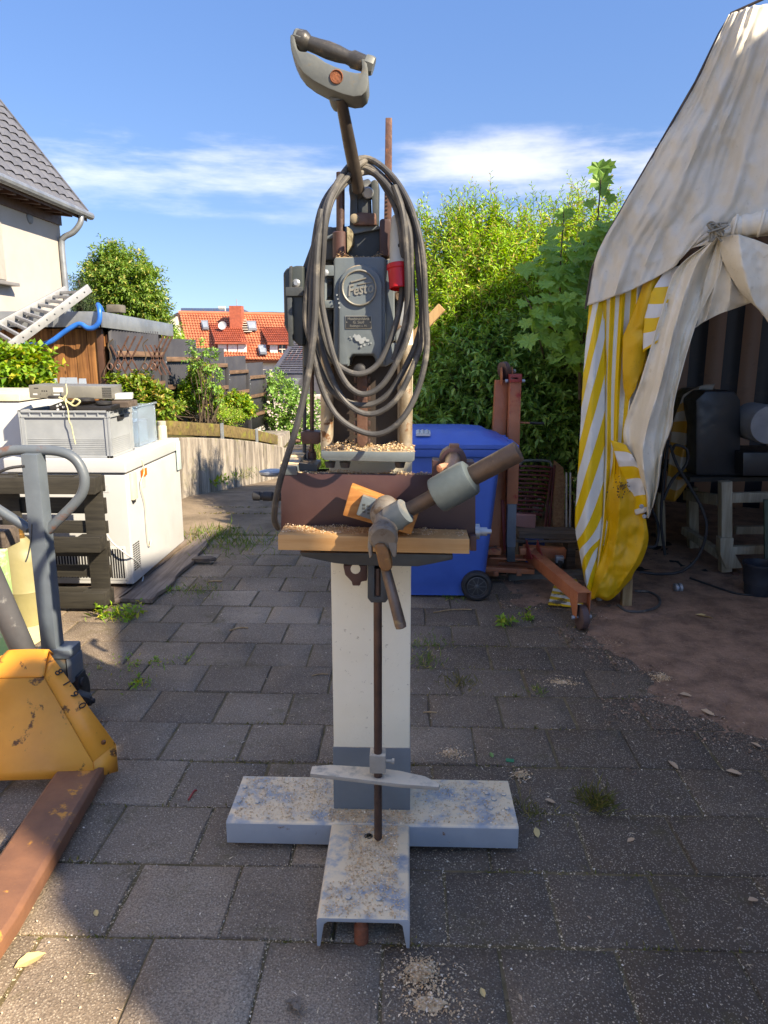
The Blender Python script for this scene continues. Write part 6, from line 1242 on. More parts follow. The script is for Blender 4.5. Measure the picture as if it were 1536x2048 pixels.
dormer(430, 496, 645, 684, 711, [(436, 453, win_white), (456, 474, win_white), (476, 493, win_white)], 416, 482)
dormer(535, 604, 650, 685, 711, [(540, 555, win_white), (558, 571, glass_dark), (575, 598, win_white)], 516, 596)
for x0, y0, x1, y1 in ((402, 644, 416, 660), (493, 645, 512, 662), (516, 693, 532, 710)):
    t0 = (y1 - 627)/90; Yk = YR + 4*(1 - ((y0+y1)/2 - 627)/90) - .25
    mb = MB(); mb.extr([W(x0 + 3, y1, Yk - .4), W(x1 + 2, y1, Yk - .4), W(x1, y0, Yk + .3), W(x0, y0, Yk + .3)], (0, -.02, .12)); s_ = obj('skylight', mb, zinc, RH)
    mb = MB(); mb.extr([W(x0 + 5, y1 - 2, Yk - .45), W(x1, y1 - 2, Yk - .45), W(x1 - 2, y0 + 3, Yk + .2), W(x0 + 2, y0 + 3, Yk + .2)], (0, -.03, .14)); obj('pane', mb, grey_glass, s_)
mb = MB(); c = W(446, 652, YR + 1.8); ax = Vector((-.1, -1, .35)).normalized(); mb.lathe(c, ax, [(0, .02), (.02, .12), (.06, .22), (.12, .29), (.125, .29), (.065, .21), (.03, .02)], 20); mb.beam(c, c + Vector((0, .4, -.35)), .05, .05); obj('satellite_dish', mb, white_enamel, RH)
mb = MB()
for k in range(6): p = W(480 + k*2.2, 640 + k*4.6, YR + 3.0 - k*.2); mb.box(p + Vector((-.12, -.05, -.02)), p + Vector((.4, .25, .03)))
obj('roof_steps', mb, render_2, RH)
SB = thing('solar_house', 'far house with dark solar panels showing above the red roof', 'house', tuple(W(425, 640, 70)))
mb = MB(); mb.extr([W(360, 640, 70), W(490, 640, 70), W(484, 617, 73), W(362, 616, 73)], (0, 6, -.3)); obj('roof', mb, slate_m, SB)
for k in range(5):
    x = 364 + k*22; mb = MB(); mb.extr([W(x, 628, 70.5), W(x + 20, 628, 70.5), W(x + 20, 619, 72), W(x, 619, 72)], (0, -.02, .12)); obj('solar_panel', mb, paint('solar_blue', S(70, 78, 92), S(62, 70, 84), None, rough=.2, bump=0), SB)
mb = MB(); q = W(443, 620, 72); mb.box(q + Vector((-.3, 0, -.4)), q + Vector((.3, .5, .35))); obj('chimney', mb, render_2, SB)
mb = MB(); mb.extr([W(362, 640, 72), W(490, 640, 72), W(490, 800, 72), W(362, 800, 72)], (0, 5, 0)); obj('wall', mb, render_2, SB)
PH = thing('pale_house', 'pale rendered house wall between the tree and the red roofed house', 'house', tuple(W(338, 700, 60)))
mb = MB(); mb.extr([W(318, 760, 60), W(352, 760, 60), W(352, 632, 60), W(330, 640, 60), (W(318, 650, 60))], (0, 6, 0)); obj('wall', mb, render_2, PH)
mb = MB(); mb.extr([W(312, 655, 59.8), W(354, 629, 59.8), W(354, 625, 59.8), W(311, 649, 59.8)], (0, 6.4, 0)); obj('roof', mb, slate_m, PH)
mb = MB(); mb.extr([W(330, 690, 59.9), W(340, 690, 59.9), W(340, 668, 59.9), W(330, 668, 59.9)], (0, .08, 0)); obj('window', mb, glass_dark, PH)
# dark slate roof close behind the machine
DH = thing('slate_roof_house', 'dark slate roofed building with a small dormer behind the cables', 'house', tuple(W(610, 840, 22)))
YD = 21.
a0, a1, b0, b1 = W(546, 747, YD), W(800, 747, YD), W(604, 660, YD + 4), W(760, 655, YD + 4)
mb = MB(); nc = 22
for j in range(nc):
    t0, t1 = j/nc, (j + 1)/nc; N = Vector((0, -.75, .65)); p0, p1 = a0.lerp(b0, t0), a1.lerp(b1, t0); q0, q1 = a0.lerp(b0, t1), a1.lerp(b1, t1)
    m_ = int(26*(1 - .3*t0))
    for i in range(m_):
        f0, f1 = (i + .02)/m_, (i + .98)/m_
        mb.add([p0.lerp(p1, f0) + N*.035, p0.lerp(p1, f1) + N*.035, q0.lerp(q1, f1), q0.lerp(q1, f0), p0.lerp(p1, f0), p0.lerp(p1, f1)], [(0, 1, 2, 3), (0, 4, 5, 1)])
obj('slates', mb, slate_m, DH, fixn=False)['kind'] = 'stuff'
mb = MB(); mb.extr([W(546, 748, YD + .02), W(800, 748, YD + .02), W(800, 900, YD + .02), W(560, 900, YD + .02)], (0, 6, 0)); obj('wall', mb, paint('shingle_wall', S(84, 84, 92), S(70, 70, 78), None, scale=3), DH)
mb = MB(); mb.beam(a0, b0, .12, .08); mb.beam(b0, b1, .12, .1); obj('ridge', mb, slate_m, DH)
mb = MB(); mb.extr([W(580, 780, YD - .3), W(588, 780, YD - .3), W(600, 758, YD - .3), W(582, 757, YD - .3)], (0, 1, 0)); d_ = obj('dormer', mb, zinc, DH)
mb = MB(); mb.extr([W(582, 778, YD - .33), W(587, 778, YD - .33), W(590, 762, YD - .33), W(583, 762, YD - .33)], (0, .03, 0)); obj('window', mb, glass_dark, d_)
# low pale tiled wall seen between the rods
SW = thing('shingled_wall', 'pale pink shingled wall seen between the rods of the machine', 'wall', tuple(W(620, 870, 17)))
mb = MB()
for j in range(14):
    for i in range(12):
        x0 = 588 + i*8 + (4 if j % 2 else 0); y0 = 792 + j*7
        mb.extr([W(x0, y0, 17 - .02), W(x0 + 7.6, y0, 17 - .02), W(x0 + 7.6, y0 + 8, 17 - .05), W(x0, y0 + 8, 17 - .05)], (0, .03, 0))
obj('shingles', mb, paint('pink_shingle', S(176, 162, 158), S(150, 136, 134), None, scale=6), SW)['kind'] = 'stuff'
mb = MB(); mb.extr([W(586, 790, 17), W(690, 790, 17), W(690, 905, 17), W(586, 905, 17)], (0, .3, 0)); obj('wall', mb, render_2, SW)
# ------------------------------------------------------------------ plants: twigs with leaves along them
class Leaves:
    def __init__(s): s.v = []; s.f = []; s.n = 0
    def add(s, P, D, N, ln, wd, fold=.25):
        """kite shaped leaves: base P, direction D, upward N, lengths ln, widths wd (numpy arrays)"""
        D = D / (np.linalg.norm(D, axis=1, keepdims=True) + 1e-9); Sd = np.cross(D, N); Sd /= (np.linalg.norm(Sd, axis=1, keepdims=True) + 1e-9); U = np.cross(Sd, D)
        ln, wd = ln[:, None], wd[:, None]
        m = P + D*ln*.45
        q = np.stack([P, m + Sd*wd/2 + U*wd*fold, P + D*ln - U*ln*.12, m - Sd*wd/2 + U*wd*fold], 1).reshape(-1, 3)
        k = len(P); i = np.arange(k)*4 + s.n
        s.v.append(q); s.f.append(np.concatenate([np.stack([i, i+1, i+2], 1), np.stack([i, i+2, i+3], 1)], 0).reshape(-1, 3)); s.n += 4*k
    def mesh(s, name, mat, off):
        v = np.concatenate(s.v) - np.array(off); f = np.concatenate(s.f); me = bpy.data.meshes.new(name)
        me.vertices.add(len(v)); me.vertices.foreach_set('co', v.ravel().astype(np.float32)); me.loops.add(f.size); me.loops.foreach_set('vertex_index', f.ravel().astype(np.int32))
        me.polygons.add(len(f)); me.polygons.foreach_set('loop_start', (np.arange(len(f))*3).astype(np.int32)); me.update(calc_edges=True); me.validate(); me.materials.append(mat); return me
def shoots(L, ST, bases, dirs, length, nl, leaf_l, leaf_w, rng, droop=.25, spread=1.0, stem_r=.0025, bend=.3, stems=True):
    """one shoot per base: a bending stem with nl leaves set alternately; returns nothing, fills L and the stem MB"""
    for b, d in zip(bases, dirs):
        d = d/np.linalg.norm(d); l = length*rng.uniform(.6, 1.25); ax = rng.normal(size=3); ax -= d*ax.dot(d); ax /= np.linalg.norm(ax) + 1e-9
        t = np.linspace(.06, 1, nl); P = b + d*(t*l)[:, None] + ax*(bend*l*t**2*rng.uniform(-.5, .5))[:, None]; P[:, 2] -= droop*l*t**2*.5
        side = np.cross(d, ax); ang = np.arange(nl)*2.4 + rng.uniform(0, 6); out = ax*np.cos(ang)[:, None] + side*np.sin(ang)[:, None]
        D = out*spread + d*(.45 + .6*t)[:, None] + rng.normal(scale=.15, size=(nl, 3)); D[:, 2] -= droop*.6
        N = np.tile(np.array([0, 0, 1.]), (nl, 1)) + rng.normal(scale=.35, size=(nl, 3)) + d*.3
        sz = (1 - .45*t**3)*rng.uniform(.75, 1.2, nl)
        L.add(P, D, N, leaf_l*sz, leaf_w*sz)
        if stems and ST is not None: ST.tube([b, b + d*l*.5 + np.array([0, 0, -droop*l*.12]), tuple(P[-1])], [stem_r, stem_r*.8, stem_r*.4], 3, caps=False)
def plant(name, label, cat, base, L, lmat, ST, smat, group=None, crown='foliage', trunk='stems'):
    t = thing(name, label, cat, base, group=group); link(crown, L.mesh(crown, lmat, base), t)
    if ST is not None and ST.v: obj(trunk, ST, smat, t, fixn=False)
    return t
def blob(c, r, n, rng, shell=.55):
    u = rng.normal(size=(n, 3)); u /= np.linalg.norm(u, axis=1, keepdims=True); q = rng.uniform(shell**3, 1, n)**(1/3); return np.array(c) + u*q[:, None]*np.array(r), u
def bush(name, label, cat, blobs, nsh, ln, nl, ll, lw, mat, rng, ground=0., droop=.3, group=None, shell=.45, up=.5, main=5, smat=None):
    L = Leaves(); ST = MB(); cs = np.array([b[0] for b in blobs]); base = (float(cs[:, 0].mean()), float(cs[:, 1].mean()), ground)
    wsum = sum(b[1][0]*b[1][1]*b[1][2] for b in blobs)**1
    for c, r in blobs:
        k = max(12, int(nsh*(r[0]*r[1]*r[2])**(2/3)/sum((q[1][0]*q[1][1]*q[1][2])**(2/3) for q in blobs)))
        P, u = blob(c, r, k, rng, shell); d = u + np.array([0, 0, up]) + rng.normal(scale=.35, size=u.shape)
        shoots(L, ST, P - d*ln*.3, d, ln, nl, ll, lw, rng, droop)
        for i in range(main):
            e = np.array(c) + rng.uniform(-.6, .6, 3)*np.array(r); b = np.array([base[0] + rng.uniform(-.12, .12), base[1] + rng.uniform(-.12, .12), ground]); ST.tube([b, (b + e)/2 + rng.normal(scale=.06, size=3), e], [.008, .006, .003], 5, caps=False)
    return plant(name, label, cat, base, L, mat, ST, smat or hide_m, group)
rg = np.random.default_rng(11)
def Wn(x, y, Y): p = W(x, y, Y); return np.array(p)
# right hand hedge: bright privet on the left and top, dark laurel below and behind, a young maple in front
pts = [((870, 700), 6.2, .42), ((930, 640), 6.2, .48), ((920, 520), 6.4, .42), ((985, 560), 6.3, .46), ((1010, 680), 6.2, .4), ((960, 460), 6.5, .33), ((865, 560), 6.6, .36), ((1060, 560), 6.6, .42), ((1060, 470), 6.8, .32), ((905, 450), 6.6, .2), ((1090, 640), 6.4, .42), ((860, 780), 6.2, .4), ((850, 490), 7.0, .22), ((1130, 520), 6.9, .4), ((1180, 470), 7.0, .4), ((1000, 455), 6.6, .22)]
bush('privet_bush', 'tall bright green privet bush with narrow leaves and loose sunlit tips', 'bush', [(Wn(p[0], p[1] + (28 if p[1] < 540 and p[0] < 1100 else 0), Y), (r, r*.8, r)) for p, Y, r in pts], 3100, .30, 17, .062, .016, leaf_bright, rg, .0, .25, None, .25, .75, 2)
L = Leaves(); ST = MB()                        # loose shoots that stand out of the top
bs, ds = [], []
for x, y in ((912, 440), (925, 425), (900, 455), (950, 440), (975, 430), (985, 440), (1005, 450), (1030, 440), (1050, 450), (845, 455), (838, 440), (862, 470), (1090, 440), (940, 430), (995, 452), (918, 470), (1130, 430), (1160, 440)):
    for k in range(4): bs.append(Wn(x + rg.uniform(-12, 12), y + rg.uniform(0, 40), 6.5)); ds.append(np.array([rg.uniform(-.35, .35), rg.uniform(-.3, .3), 1]))
shoots(L, ST, bs, ds, .30, 18, .058, .016, rg, .1, .9)
plant('privet_shoots', 'loose upright young shoots standing out above the privet bush', 'shoots', tuple(Wn(960, 470, 6.5)), L, leaf_bright, ST, stem_m)
pts = [((870, 850), 6.0, .36), ((930, 800), 5.9, .42), ((1000, 790), 5.85, .42), ((1060, 800), 5.8, .40), ((1110, 830), 5.75, .36), ((1140, 760), 5.8, .34), ((1090, 720), 5.9, .36), ((1020, 720), 5.9, .36), ((960, 730), 5.95, .34), ((1140, 880), 5.7, .24), ((1090, 900), 5.75, .26), ((1150, 690), 5.9, .3), ((920, 880), 6.0, .3), ((990, 880), 5.9, .3), ((1060, 880), 5.9, .26)]
bush('laurel_bush', 'dark green broad leaved bush filling the shade behind the orange crane', 'bush', [(Wn(*p, Y), (r, r*.7, r)) for p, Y, r in pts], 1500, .28, 12, .095, .034, leaf_dark, rg, .0, .35, None, .35, .35, 2)
pts = [((1080, 660), 7.6, .7), ((950, 720), 7.6, .8), ((1120, 850), 7.2, .7), ((980, 880), 7.2, .7), ((880, 880), 7.0, .5), ((1180, 620), 7.4, .6), ((860, 700), 7.6, .5)]
bush('rear_hedge', 'dense dark hedge closing the gap behind the bushes', 'hedge', [(Wn(*p, Y), (r, r*.5, r)) for p, Y, r in pts], 1500, .36, 12, .13, .05, leaf_dark, rg, .0, .3, None, .1, .3, 2)
# maple with leaves as pieces of their own
lf = MB(); out = [(0, 0), (.10, -.06), (.26, -.10), (.30, .04), (.52, .08), (.40, .20), (.50, .40), (.30, .36), (.22, .52), (.12, .50), (0, .78)]
ol = out + [(-x, y) for x, y in out[-2:0:-1]]
lf.add([(x, y, -.30*abs(x)**1.3 - .45*max(0, y - .25)**1.5 + .03*((i_*7) % 3)) for i_, (x, y) in enumerate(ol)] + [(0, .25, .02)], [(i, (i+1) % len(ol), len(ol)) for i in range(len(ol))])
mleaf = mesh_from('leaf', lf, leaf_maple, smooth=False, fixn=False)
MP = thing('maple_sapling', 'young maple with large lobed leaves and one tall whip beside the tent', 'tree', tuple(G(1150, 1120)))
stems = [[(1150, 1100, 6.0), (1160, 800, 5.9), (1175, 600, 5.4), (1190, 500, 5.4), (1204, 330, 5.4)], [(1150, 1100, 6.0), (1130, 760, 5.8), (1120, 580, 5.4), (1128, 420, 5.4)], [(1150, 1100, 6.0), (1100, 780, 5.8), (1070, 640, 5.4), (1050, 590, 5.4)], [(1160, 800, 5.4), (1160, 640, 5.45), (1165, 520, 5.5), (1170, 460, 5.5)], [(1160, 700, 5.4), (1110, 660, 5.3), (1060, 640, 5.25)]]
mb = MB()
for s_ in stems: mb.tube(crom([W(*p) for p in s_], 16), [.014 - .0007*i for i in range(16)], 6)
obj('trunk', mb, hide_m, MP)
rr = random.Random(21); nml = 0
def mleaf_at(p, s, face=None):
    global nml
    o = link('leaf', mleaf, MP, Vector(p) - Vector(ORIG[MP.name])); o.scale = (s, s, s)
    o.rotation_euler = face or (rr.uniform(-.9, .5) - .5, rr.uniform(-.5, .5), rr.uniform(0, 6.28)); nml += 1
for k in range(250):
    cx, cy, sx_, sy_, Y = rr.choice(((1130, 560, 45, 60, 5.35), (1170, 520, 40, 55, 5.4), (1085, 620, 35, 40, 5.25), (1120, 640, 50, 30, 5.15), (1170, 620, 35, 40, 5.25), (1150, 700, 35, 40, 5.3), (1200, 470, 18, 25, 5.4), (1100, 520, 40, 40, 5.45)))
    x, y = cx + rr.gauss(0, sx_*.6), cy + rr.gauss(0, sy_*.6)
    if x > 1205 and y > 480: x = 1190
    mleaf_at(W(x, y, Y + rr.uniform(-.2, .25)), rr.uniform(.09, .155), (R(rr.uniform(25, 100)) - R(180), rr.uniform(-.5, .5), rr.uniform(-1.2, 1.2)))
for x, y, s in ((1200, 352, .17), (1196, 325, .15), (1210, 325, .15), (1222, 388, .11), (1208, 378, .08), (1135, 418, .12), (1125, 420, .12), (1180, 400, .09)):
    mleaf_at(W(x, y, 5.4), s, (R(-85), rr.uniform(-.3, .3), rr.uniform(-.6, .6)))
# left: vine bush before the shed, plants on the bank, tree and conifer behind the shed
bush('vine_bush', 'bright green leafy vine mound at the left edge before the shed', 'bush', [(Wn(x, y, 6.2), (r, r*.8, r*.8)) for x, y, r in ((15, 745, .26), (50, 745, .22), (-30, 750, .3), (78, 765, .12), (35, 718, .16), (10, 790, .28), (60, 790, .2))], 620, .2, 9, .085, .055, leaf_shrub, rg, 0., .5, None, .5, .5, 3)
bush('hydrangea', 'light green hydrangea bush behind the clear box below the trellis', 'bush', [(Wn(x - 4, y - 8, 8.0), (r, r, r*.8)) for x, y, r in ((248, 775, .14), (285, 778, .17), (300, 810, .2), (268, 812, .2), (328, 815, .16), (320, 855, .16))], 420, .12, 8, .075, .042, leaf_hyd, rg, .3, .5)
bush('bank_shrub', 'leafy green shrub growing in the middle of the bank before the fence', 'bush', [(Wn(x, y - 12, 10.0), (r, r, r)) for x, y, r in ((385, 800, .2), (398, 760, .15), (368, 812, .18), (415, 805, .17))], 420, .12, 9, .065, .038, leaf_shrub, rg, .6, .4)
bush('climbing_rose', 'thin climber with blue green leaves growing up the dark fence', 'climber', [(Wn(x, y, 9.6), (r, r*.5, r*1.2)) for x, y, r in ((400, 710, .2), (420, 740, .22), (390, 700, .14), (430, 770, .2))], 60, .12, 8, .06, .034, leaf_dark, rg, .6, .3)
bush('bank_herbs', 'yellowish tall herbs and seed heads spilling over the sleepers', 'herbs', [(Wn(x - 4, y - 14, Y + .7), (r, r, r*.8)) for x, y, Y, r in ((350, 828, 8.6, .13), (440, 840, 9.8, .15), (470, 845, 10.4, .16), (460, 855, 10.4, .14), (330, 835, 8.2, .13), (420, 835, 9.4, .14))], 260, .2, 12, .05, .014, leaf_bright, rg, .6, .15, None, .2, 1.2)
bush('small_shrub', 'small rounded green shrub at the far end of the bank', 'bush', [(Wn(x, y - 12, 12.0), (r, r, r)) for x, y, r in ((475, 818, .2), (490, 828, .16), (455, 825, .18))], 220, .12, 9, .075, .042, leaf_shrub, rg, .4, .4)
bush('flower_shrub', 'dark shrub with pale blossom beyond the end of the fence', 'bush', [(Wn(x, y, 15.5), (r, r, r)) for x, y, r in ((560, 800, .5), (580, 850, .5), (600, 830, .5), (555, 770, .3), (560, 850, .35))], 420, .3, 10, .10, .05, leaf_dark, rg, -.9, .4)
L = Leaves(); P, u = blob(Wn(585, 830, 15.0), (.7, .2, .55), 60, rg, .2)
for _ in range(3): L.add(P + rg.normal(scale=.03, size=P.shape), u + rg.normal(scale=.6, size=u.shape), np.tile([0, -1., .5], (60, 1)), np.full(60, .045), np.full(60, .045))
t_ = thing('blossoms', 'pale blossoms scattered over the dark shrub beyond the fence', 'blossom', tuple(Wn(585, 850, 15.0))); link('petals', L.mesh('petals', leaf('petal', S(206, 190, 182), S(180, 164, 160)), tuple(Wn(585, 850, 15.0))), t_); t_['kind'] = 'stuff'
def tree(name, label, base, blobs, nsh, ln, nl, ll, lw, mat, th, group=None, shell=.5):
    L = Leaves(); ST = MB(); b = np.array(base); top = np.array(blobs[0][0])
    ST.tube([b, (b + top)/2 + np.array([.1, 0, 0]), top], [th, th*.7, th*.25], 9)
    for c, r in blobs:
        k = int(nsh*(r[0]**2)/sum(q[1][0]**2 for q in blobs)); P, u = blob(c, r, k, rg, shell); d = u + np.array([0, 0, .25]) + rg.normal(scale=.4, size=u.shape); shoots(L, ST, P - d*ln*.3, d, ln, nl, ll, lw, rg, .4, 1., .006, .3, False)
        j = b + (top - b)*rg.uniform(.35, .75); ST.tube([j, (j + np.array(c))/2 + rg.normal(scale=.12, size=3), np.array(c)], [th*.4, th*.25, th*.1], 6)
    return plant(name, label, 'tree', tuple(base), L, mat, ST, hide_m, group, 'crown', 'trunk')
YT = 19.
tree('leafy_tree', 'round leafy green tree with pale seed clusters behind the shed', Wn(240, 760, YT) * np.array([1, 1, 0]) + np.array([0, 0, -.6]), [(Wn(x, y, YT), (r, r, r)) for x, y, r in ((235, 575, .75), (215, 540, .55), (255, 540, .6), (285, 570, .55), (200, 590, .55), (270, 610, .7), (300, 620, .45), (225, 515, .4), (310, 650, .4), (190, 565, .35), (245, 640, .6), (320, 660, .35), (180, 610, .4))], 1500, .42, 12, .15, .055, leaf_tree, .16, None, .45)
tree('small_conifer', 'dark conifer tip standing left of the leafy tree', Wn(160, 760, 17.) * np.array([1, 1, 0]) + np.array([0, 0, -.5]), [(Wn(x, y, 17.), (r, r, r*1.3)) for x, y, r in ((158, 560, .12), (160, 585, .25), (158, 610, .32), (162, 635, .36))], 240, .3, 16, .09, .012, leaf_fir, .09, None, .2)
tree('far_tree', 'small pale green tree against the pale house wall', Wn(335, 740, 30.) * np.array([1, 1, 0]) + np.array([0, 0, -2.5]), [(Wn(x, y, 30.), (r, r, r)) for x, y, r in ((325, 680, .7), (335, 700, .7), (345, 690, .5))], 200, .5, 10, .2, .08, leaf_bright, .12)
# grass and weeds in the joints
def tuft(L, p, n, h, spread, rng, w=.006, lean=.5):
    P = np.array(p) + np.concatenate([rng.normal(scale=spread, size=(n, 2)), np.zeros((n, 1))], 1)
    D = np.concatenate([rng.normal(scale=lean, size=(n, 2)), np.ones((n, 1))], 1); L.add(P, D, rng.normal(size=(n, 3)), h*rng.uniform(.4, 1.1, n), np.full(n, w), .1)
weeds = ((240, 1235, 60, .10, .06, 'grassy green weed clump beside the pallet corner', 'leafy'), (284, 1370, 16, .06, .03, 'small dandelion like weed in a joint left of the column', 'leafy'), (340, 1325, 26, .04, .07, 'flat green weed row creeping along a slab joint', 'leafy'), (250, 1330, 30, .035, .08, 'long flat weed row in the joint right of the orange truck', 'leafy'), (345, 1180, 14, .05, .03, 'tiny weed at the edge of the weathered board', 'leafy'), (850, 1325, 30, .05, .05, 'pale grassy weed right beside the column', 'grass'), (1012, 1250, 24, .095, .018, 'taller light green weed standing between bin and crane leg', 'leafy'), (1056, 1240, 14, .07, .018, 'thin weed next to the lowered crane leg', 'leafy'), (1075, 1385, 12, .04, .02, 'small green tuft in the dark slabs by the sawdust', 'grass'), (1190, 1610, 60, .08, .035, 'dry yellowish grass tuft on the dark slabs at the right', 'dry'), (850, 1290, 26, .05, .06, 'grass tuft at the foot of the column below the bin', 'grass'), (905, 1195, 26, .05, .04, 'small grass tuft in front of the blue bin', 'grass'), (480, 1090, 90, .10, .18, 'mossy grass patch beyond the weathered boards', 'grass'), (430, 1075, 80, .12, .14, 'taller grass by the far freezer corner', 'grass'), (400, 1182, 40, .05, .08, 'low grass in the joint near the loose boards', 'grass'), (1050, 1625, 30, .05, .05, 'brownish moss tuft beside the end of the base channel', 'dry'), (920, 1370, 26, .06, .04, 'reddish grass sprig on the dark slabs right of the column', 'dry'), (395, 970, 60, .16, .12, 'weeds at the foot of the retaining wall behind the freezer', 'leafy'), (440, 962, 40, .12, .12, 'weeds at the foot of the wall farther down the drive', 'leafy'), (500, 950, 40, .10, .2, 'yellowish weeds along the lower foot of the wall', 'grass'))
for x, y, n, h, sp, lab, kd in weeds:
    L = Leaves(); p = G(x, y, .0)
    if kd == 'leafy':
        for k in range(max(4, n//5)):
            b = np.array(p) + np.array([rg.normal(scale=sp), rg.normal(scale=sp*.5), 0]); shoots(L, None, [b], [np.array([rg.normal(scale=.6), rg.normal(scale=.6), .8])], h*1.1, 7, h*.55, h*.26, rg, .4, 1, stems=False)
        tuft(L, p, n, h*.8, sp, rg, .005)
    else: tuft(L, p, n*3, h, sp, rg, .004 if kd == 'grass' else .003, .8)
    o = link('weed', L.mesh('weed', {'leafy': leaf_shrub, 'grass': grass_m, 'dry': moss_m}[kd], tuple(p)), None, p); tag(o, lab, 'weed', 'weeds in the paving', 'stuff' if (n >= 40 or kd == 'leafy' and n >= 26) else None)
# moss along the joints and grass on the slope: nobody could count these
L = Leaves()
for j in range(23):
    yy = PY0 + j*RP
    n = 230
    xs_ = rg.uniform(-2.4, 1.6, n); keep = np.array([mn.noise((x*1.6, yy*1.3, 4.)) > .02 for x in xs_]); xs_ = xs_[keep]
    P = np.stack([xs_, yy + rg.normal(scale=.006, size=len(xs_)), np.full(len(xs_), -.010)], 1)
    for _ in range(3): L.add(P + rg.normal(scale=.006, size=P.shape)*np.array([1, 1, 0]), np.concatenate([rg.normal(scale=.9, size=(len(P), 2)), np.ones((len(P), 1))*.7], 1), rg.normal(size=P.shape), rg.uniform(.010, .028, len(P)), np.full(len(P), .005), .1)
o = link('joint_moss', L.mesh('joint_moss', moss_m, (0, 3, 0)), None, (0, 3, 0)); tag(o, 'yellowish moss growing along the slab joints', 'moss', kind='stuff')
L = Leaves(); n = 26000; x = rg.uniform(-2.4, 2.5, n); y = rg.uniform(12.3, 20, n)
P = np.stack([x, y, [terr(0, b) + .05 + .25*max(0, (b-11)/6 if b < 17 else 1)*(1 if a < .6 else .4) for a, b in zip(x, y)]], 1); L.add(P, np.concatenate([rg.normal(scale=.35, size=(n, 2)), np.ones((n, 1))], 1), rg.normal(size=(n, 3)), rg.uniform(.1, .3, n), np.full(n, .02), .1)
o = link('slope_grass', L.mesh('slope_grass', grass_m, (0, 14, 0)), None, (0, 14, 0)); tag(o, 'bright sunlit grass on the slope beyond the wall', 'grass', kind='stuff')
# ------------------------------------------------------------------ shavings, crumbs, leaves
def crumbs(name, label, P, smin, smax, mat, rng, asp=.5, lift=.002, cat='wood shavings'):
    n = len(P); L = Leaves(); s = rng.uniform(smin, smax, n)**1.0; L.add(P + np.array([0, 0, lift]), np.concatenate([rng.normal(size=(n, 2)), rng.normal(scale=.25, size=(n, 1))], 1), np.tile([0, 0, 1.], (n, 1)) + rng.normal(scale=.4, size=(n, 3)), s, s*asp, .15)
    off = tuple(P.mean(0)); o = link(name, L.mesh(name, mat, off), None, off); return tag(o, label, cat, kind='stuff')
n = 9000; yy = .9 + 4.2*rg.uniform(0, 1, n)**1.3; xx = rg.uniform(-1, 1, n)*(.55 + .52*yy)
keep = np.array([mn.noise((a*1.3, b*1.3, 1.)) + .35*(a > -.2) > rg.uniform(-.55, .7) for a, b in zip(xx, yy)])
P = np.stack([xx, yy, np.full(n, .002)], 1)[keep]; crumbs('scattered_chips', 'pale wood chips scattered over the slabs', P, .003, .009, chip_w, rg, .7)
n = 500; P = np.stack([rg.uniform(-.9, 1.3, n), rg.uniform(1.1, 3.4, n), np.full(n, .003)], 1); crumbs('long_splinters', 'thin pale splinters and dry stalks on the slabs', P, .008, .028, chip_w, rg, .12)
jp = []
for j in range(0, 6):
    n = 420; x_ = rg.uniform(-1.3, 1.2, n); jp.append(np.stack([x_, PY0 + j*RP + rg.normal(scale=.0045, size=n), np.zeros(n)], 1)[np.array([mn.noise((a*2.1, j*3.3, 7.)) > -.05 for a in x_])])
for i in range(-6, 6):
    for j in range(0, 6):
        n = 55; cx = PX0 + (i + (.5 if j % 2 else 0) + .04*math.sin(j*2.3) - .5)*CP
        if (i*7 + j*5) % 3: jp.append(np.stack([cx + rg.normal(scale=.004, size=n), PY0 + (j + rg.uniform(0, 1, n))*RP, np.zeros(n)], 1))
crumbs('joint_crumbs', 'pale sawdust gathered in the joints of the nearest slabs', np.concatenate(jp), .003, .009, chip_w, rg, .6, -.001)
ex_, ey_ = rg.uniform(.6, 3.0, 26000), rg.uniform(2.0, 4.6, 26000); ez_ = np.array([earth_z(a, b) for a, b in zip(ex_, ey_)])
kp = (ez_ > -.022) & (ez_ < .006); P = np.stack([ex_, ey_, np.maximum(ez_, .001)], 1)[kp][:5200]
crumbs('soil_crumbs', 'crumbs of brown soil spread where earth meets slabs', P, .004, .016, leaf('soil_crumb', S(150, 122, 100), S(104, 82, 68), S(180, 156, 132), .0, .95), rg, .8, .001, 'soil')
def heap(name, label, c, r, h, n, seed):
    mb = MB(); rows = []
    for j in range(7):
        q = j/6; rows.append([(c.x + .42*r[0]*q*math.cos(a)*(1 + .5*mn.noise((math.cos(a)*1.6, math.sin(a)*1.6, seed))), c.y + .42*r[1]*q*math.sin(a)*(1 + .5*mn.noise((math.cos(a)*1.6, math.sin(a)*1.6, seed + 3))), c.z + h*(1 - q**1.4)*(1 + .5*mn.noise((q*6, a*2, seed))) + .0015) for a in np.linspace(0, 2*math.pi, 28, endpoint=False)])
    mb.grid(rows, closed=True); o = solo(name, mb, saw_m, label, 'sawdust heap', 'sawdust heaps on the slabs')
    n = int(n*2.6); a = rg.uniform(0, 6.28, n); q = np.abs(rg.normal(scale=.72, size=n)); P = np.stack([c.x + r[0]*q*np.cos(a), c.y + r[1]*q*np.sin(a), c.z + h*np.maximum(0, 1 - q)**1. + .003], 1)
    L = Leaves(); s = rg.uniform(.004, .012, n); L.add(P, rg.normal(size=(n, 3))*np.array([1, 1, .35]), np.tile([0, 0, 1.], (n, 1)) + rg.normal(scale=.4, size=(n, 3)), s, s*.6, .2)
    m = link('shavings', L.mesh('shavings', chip_m, ORIG[o.name]), o); m['kind'] = 'stuff'; return o
heap('sawdust_heap', 'compact pale sawdust heap in front of the base channel', G(842, 1952), (.055, .05), .022, 420, 1)
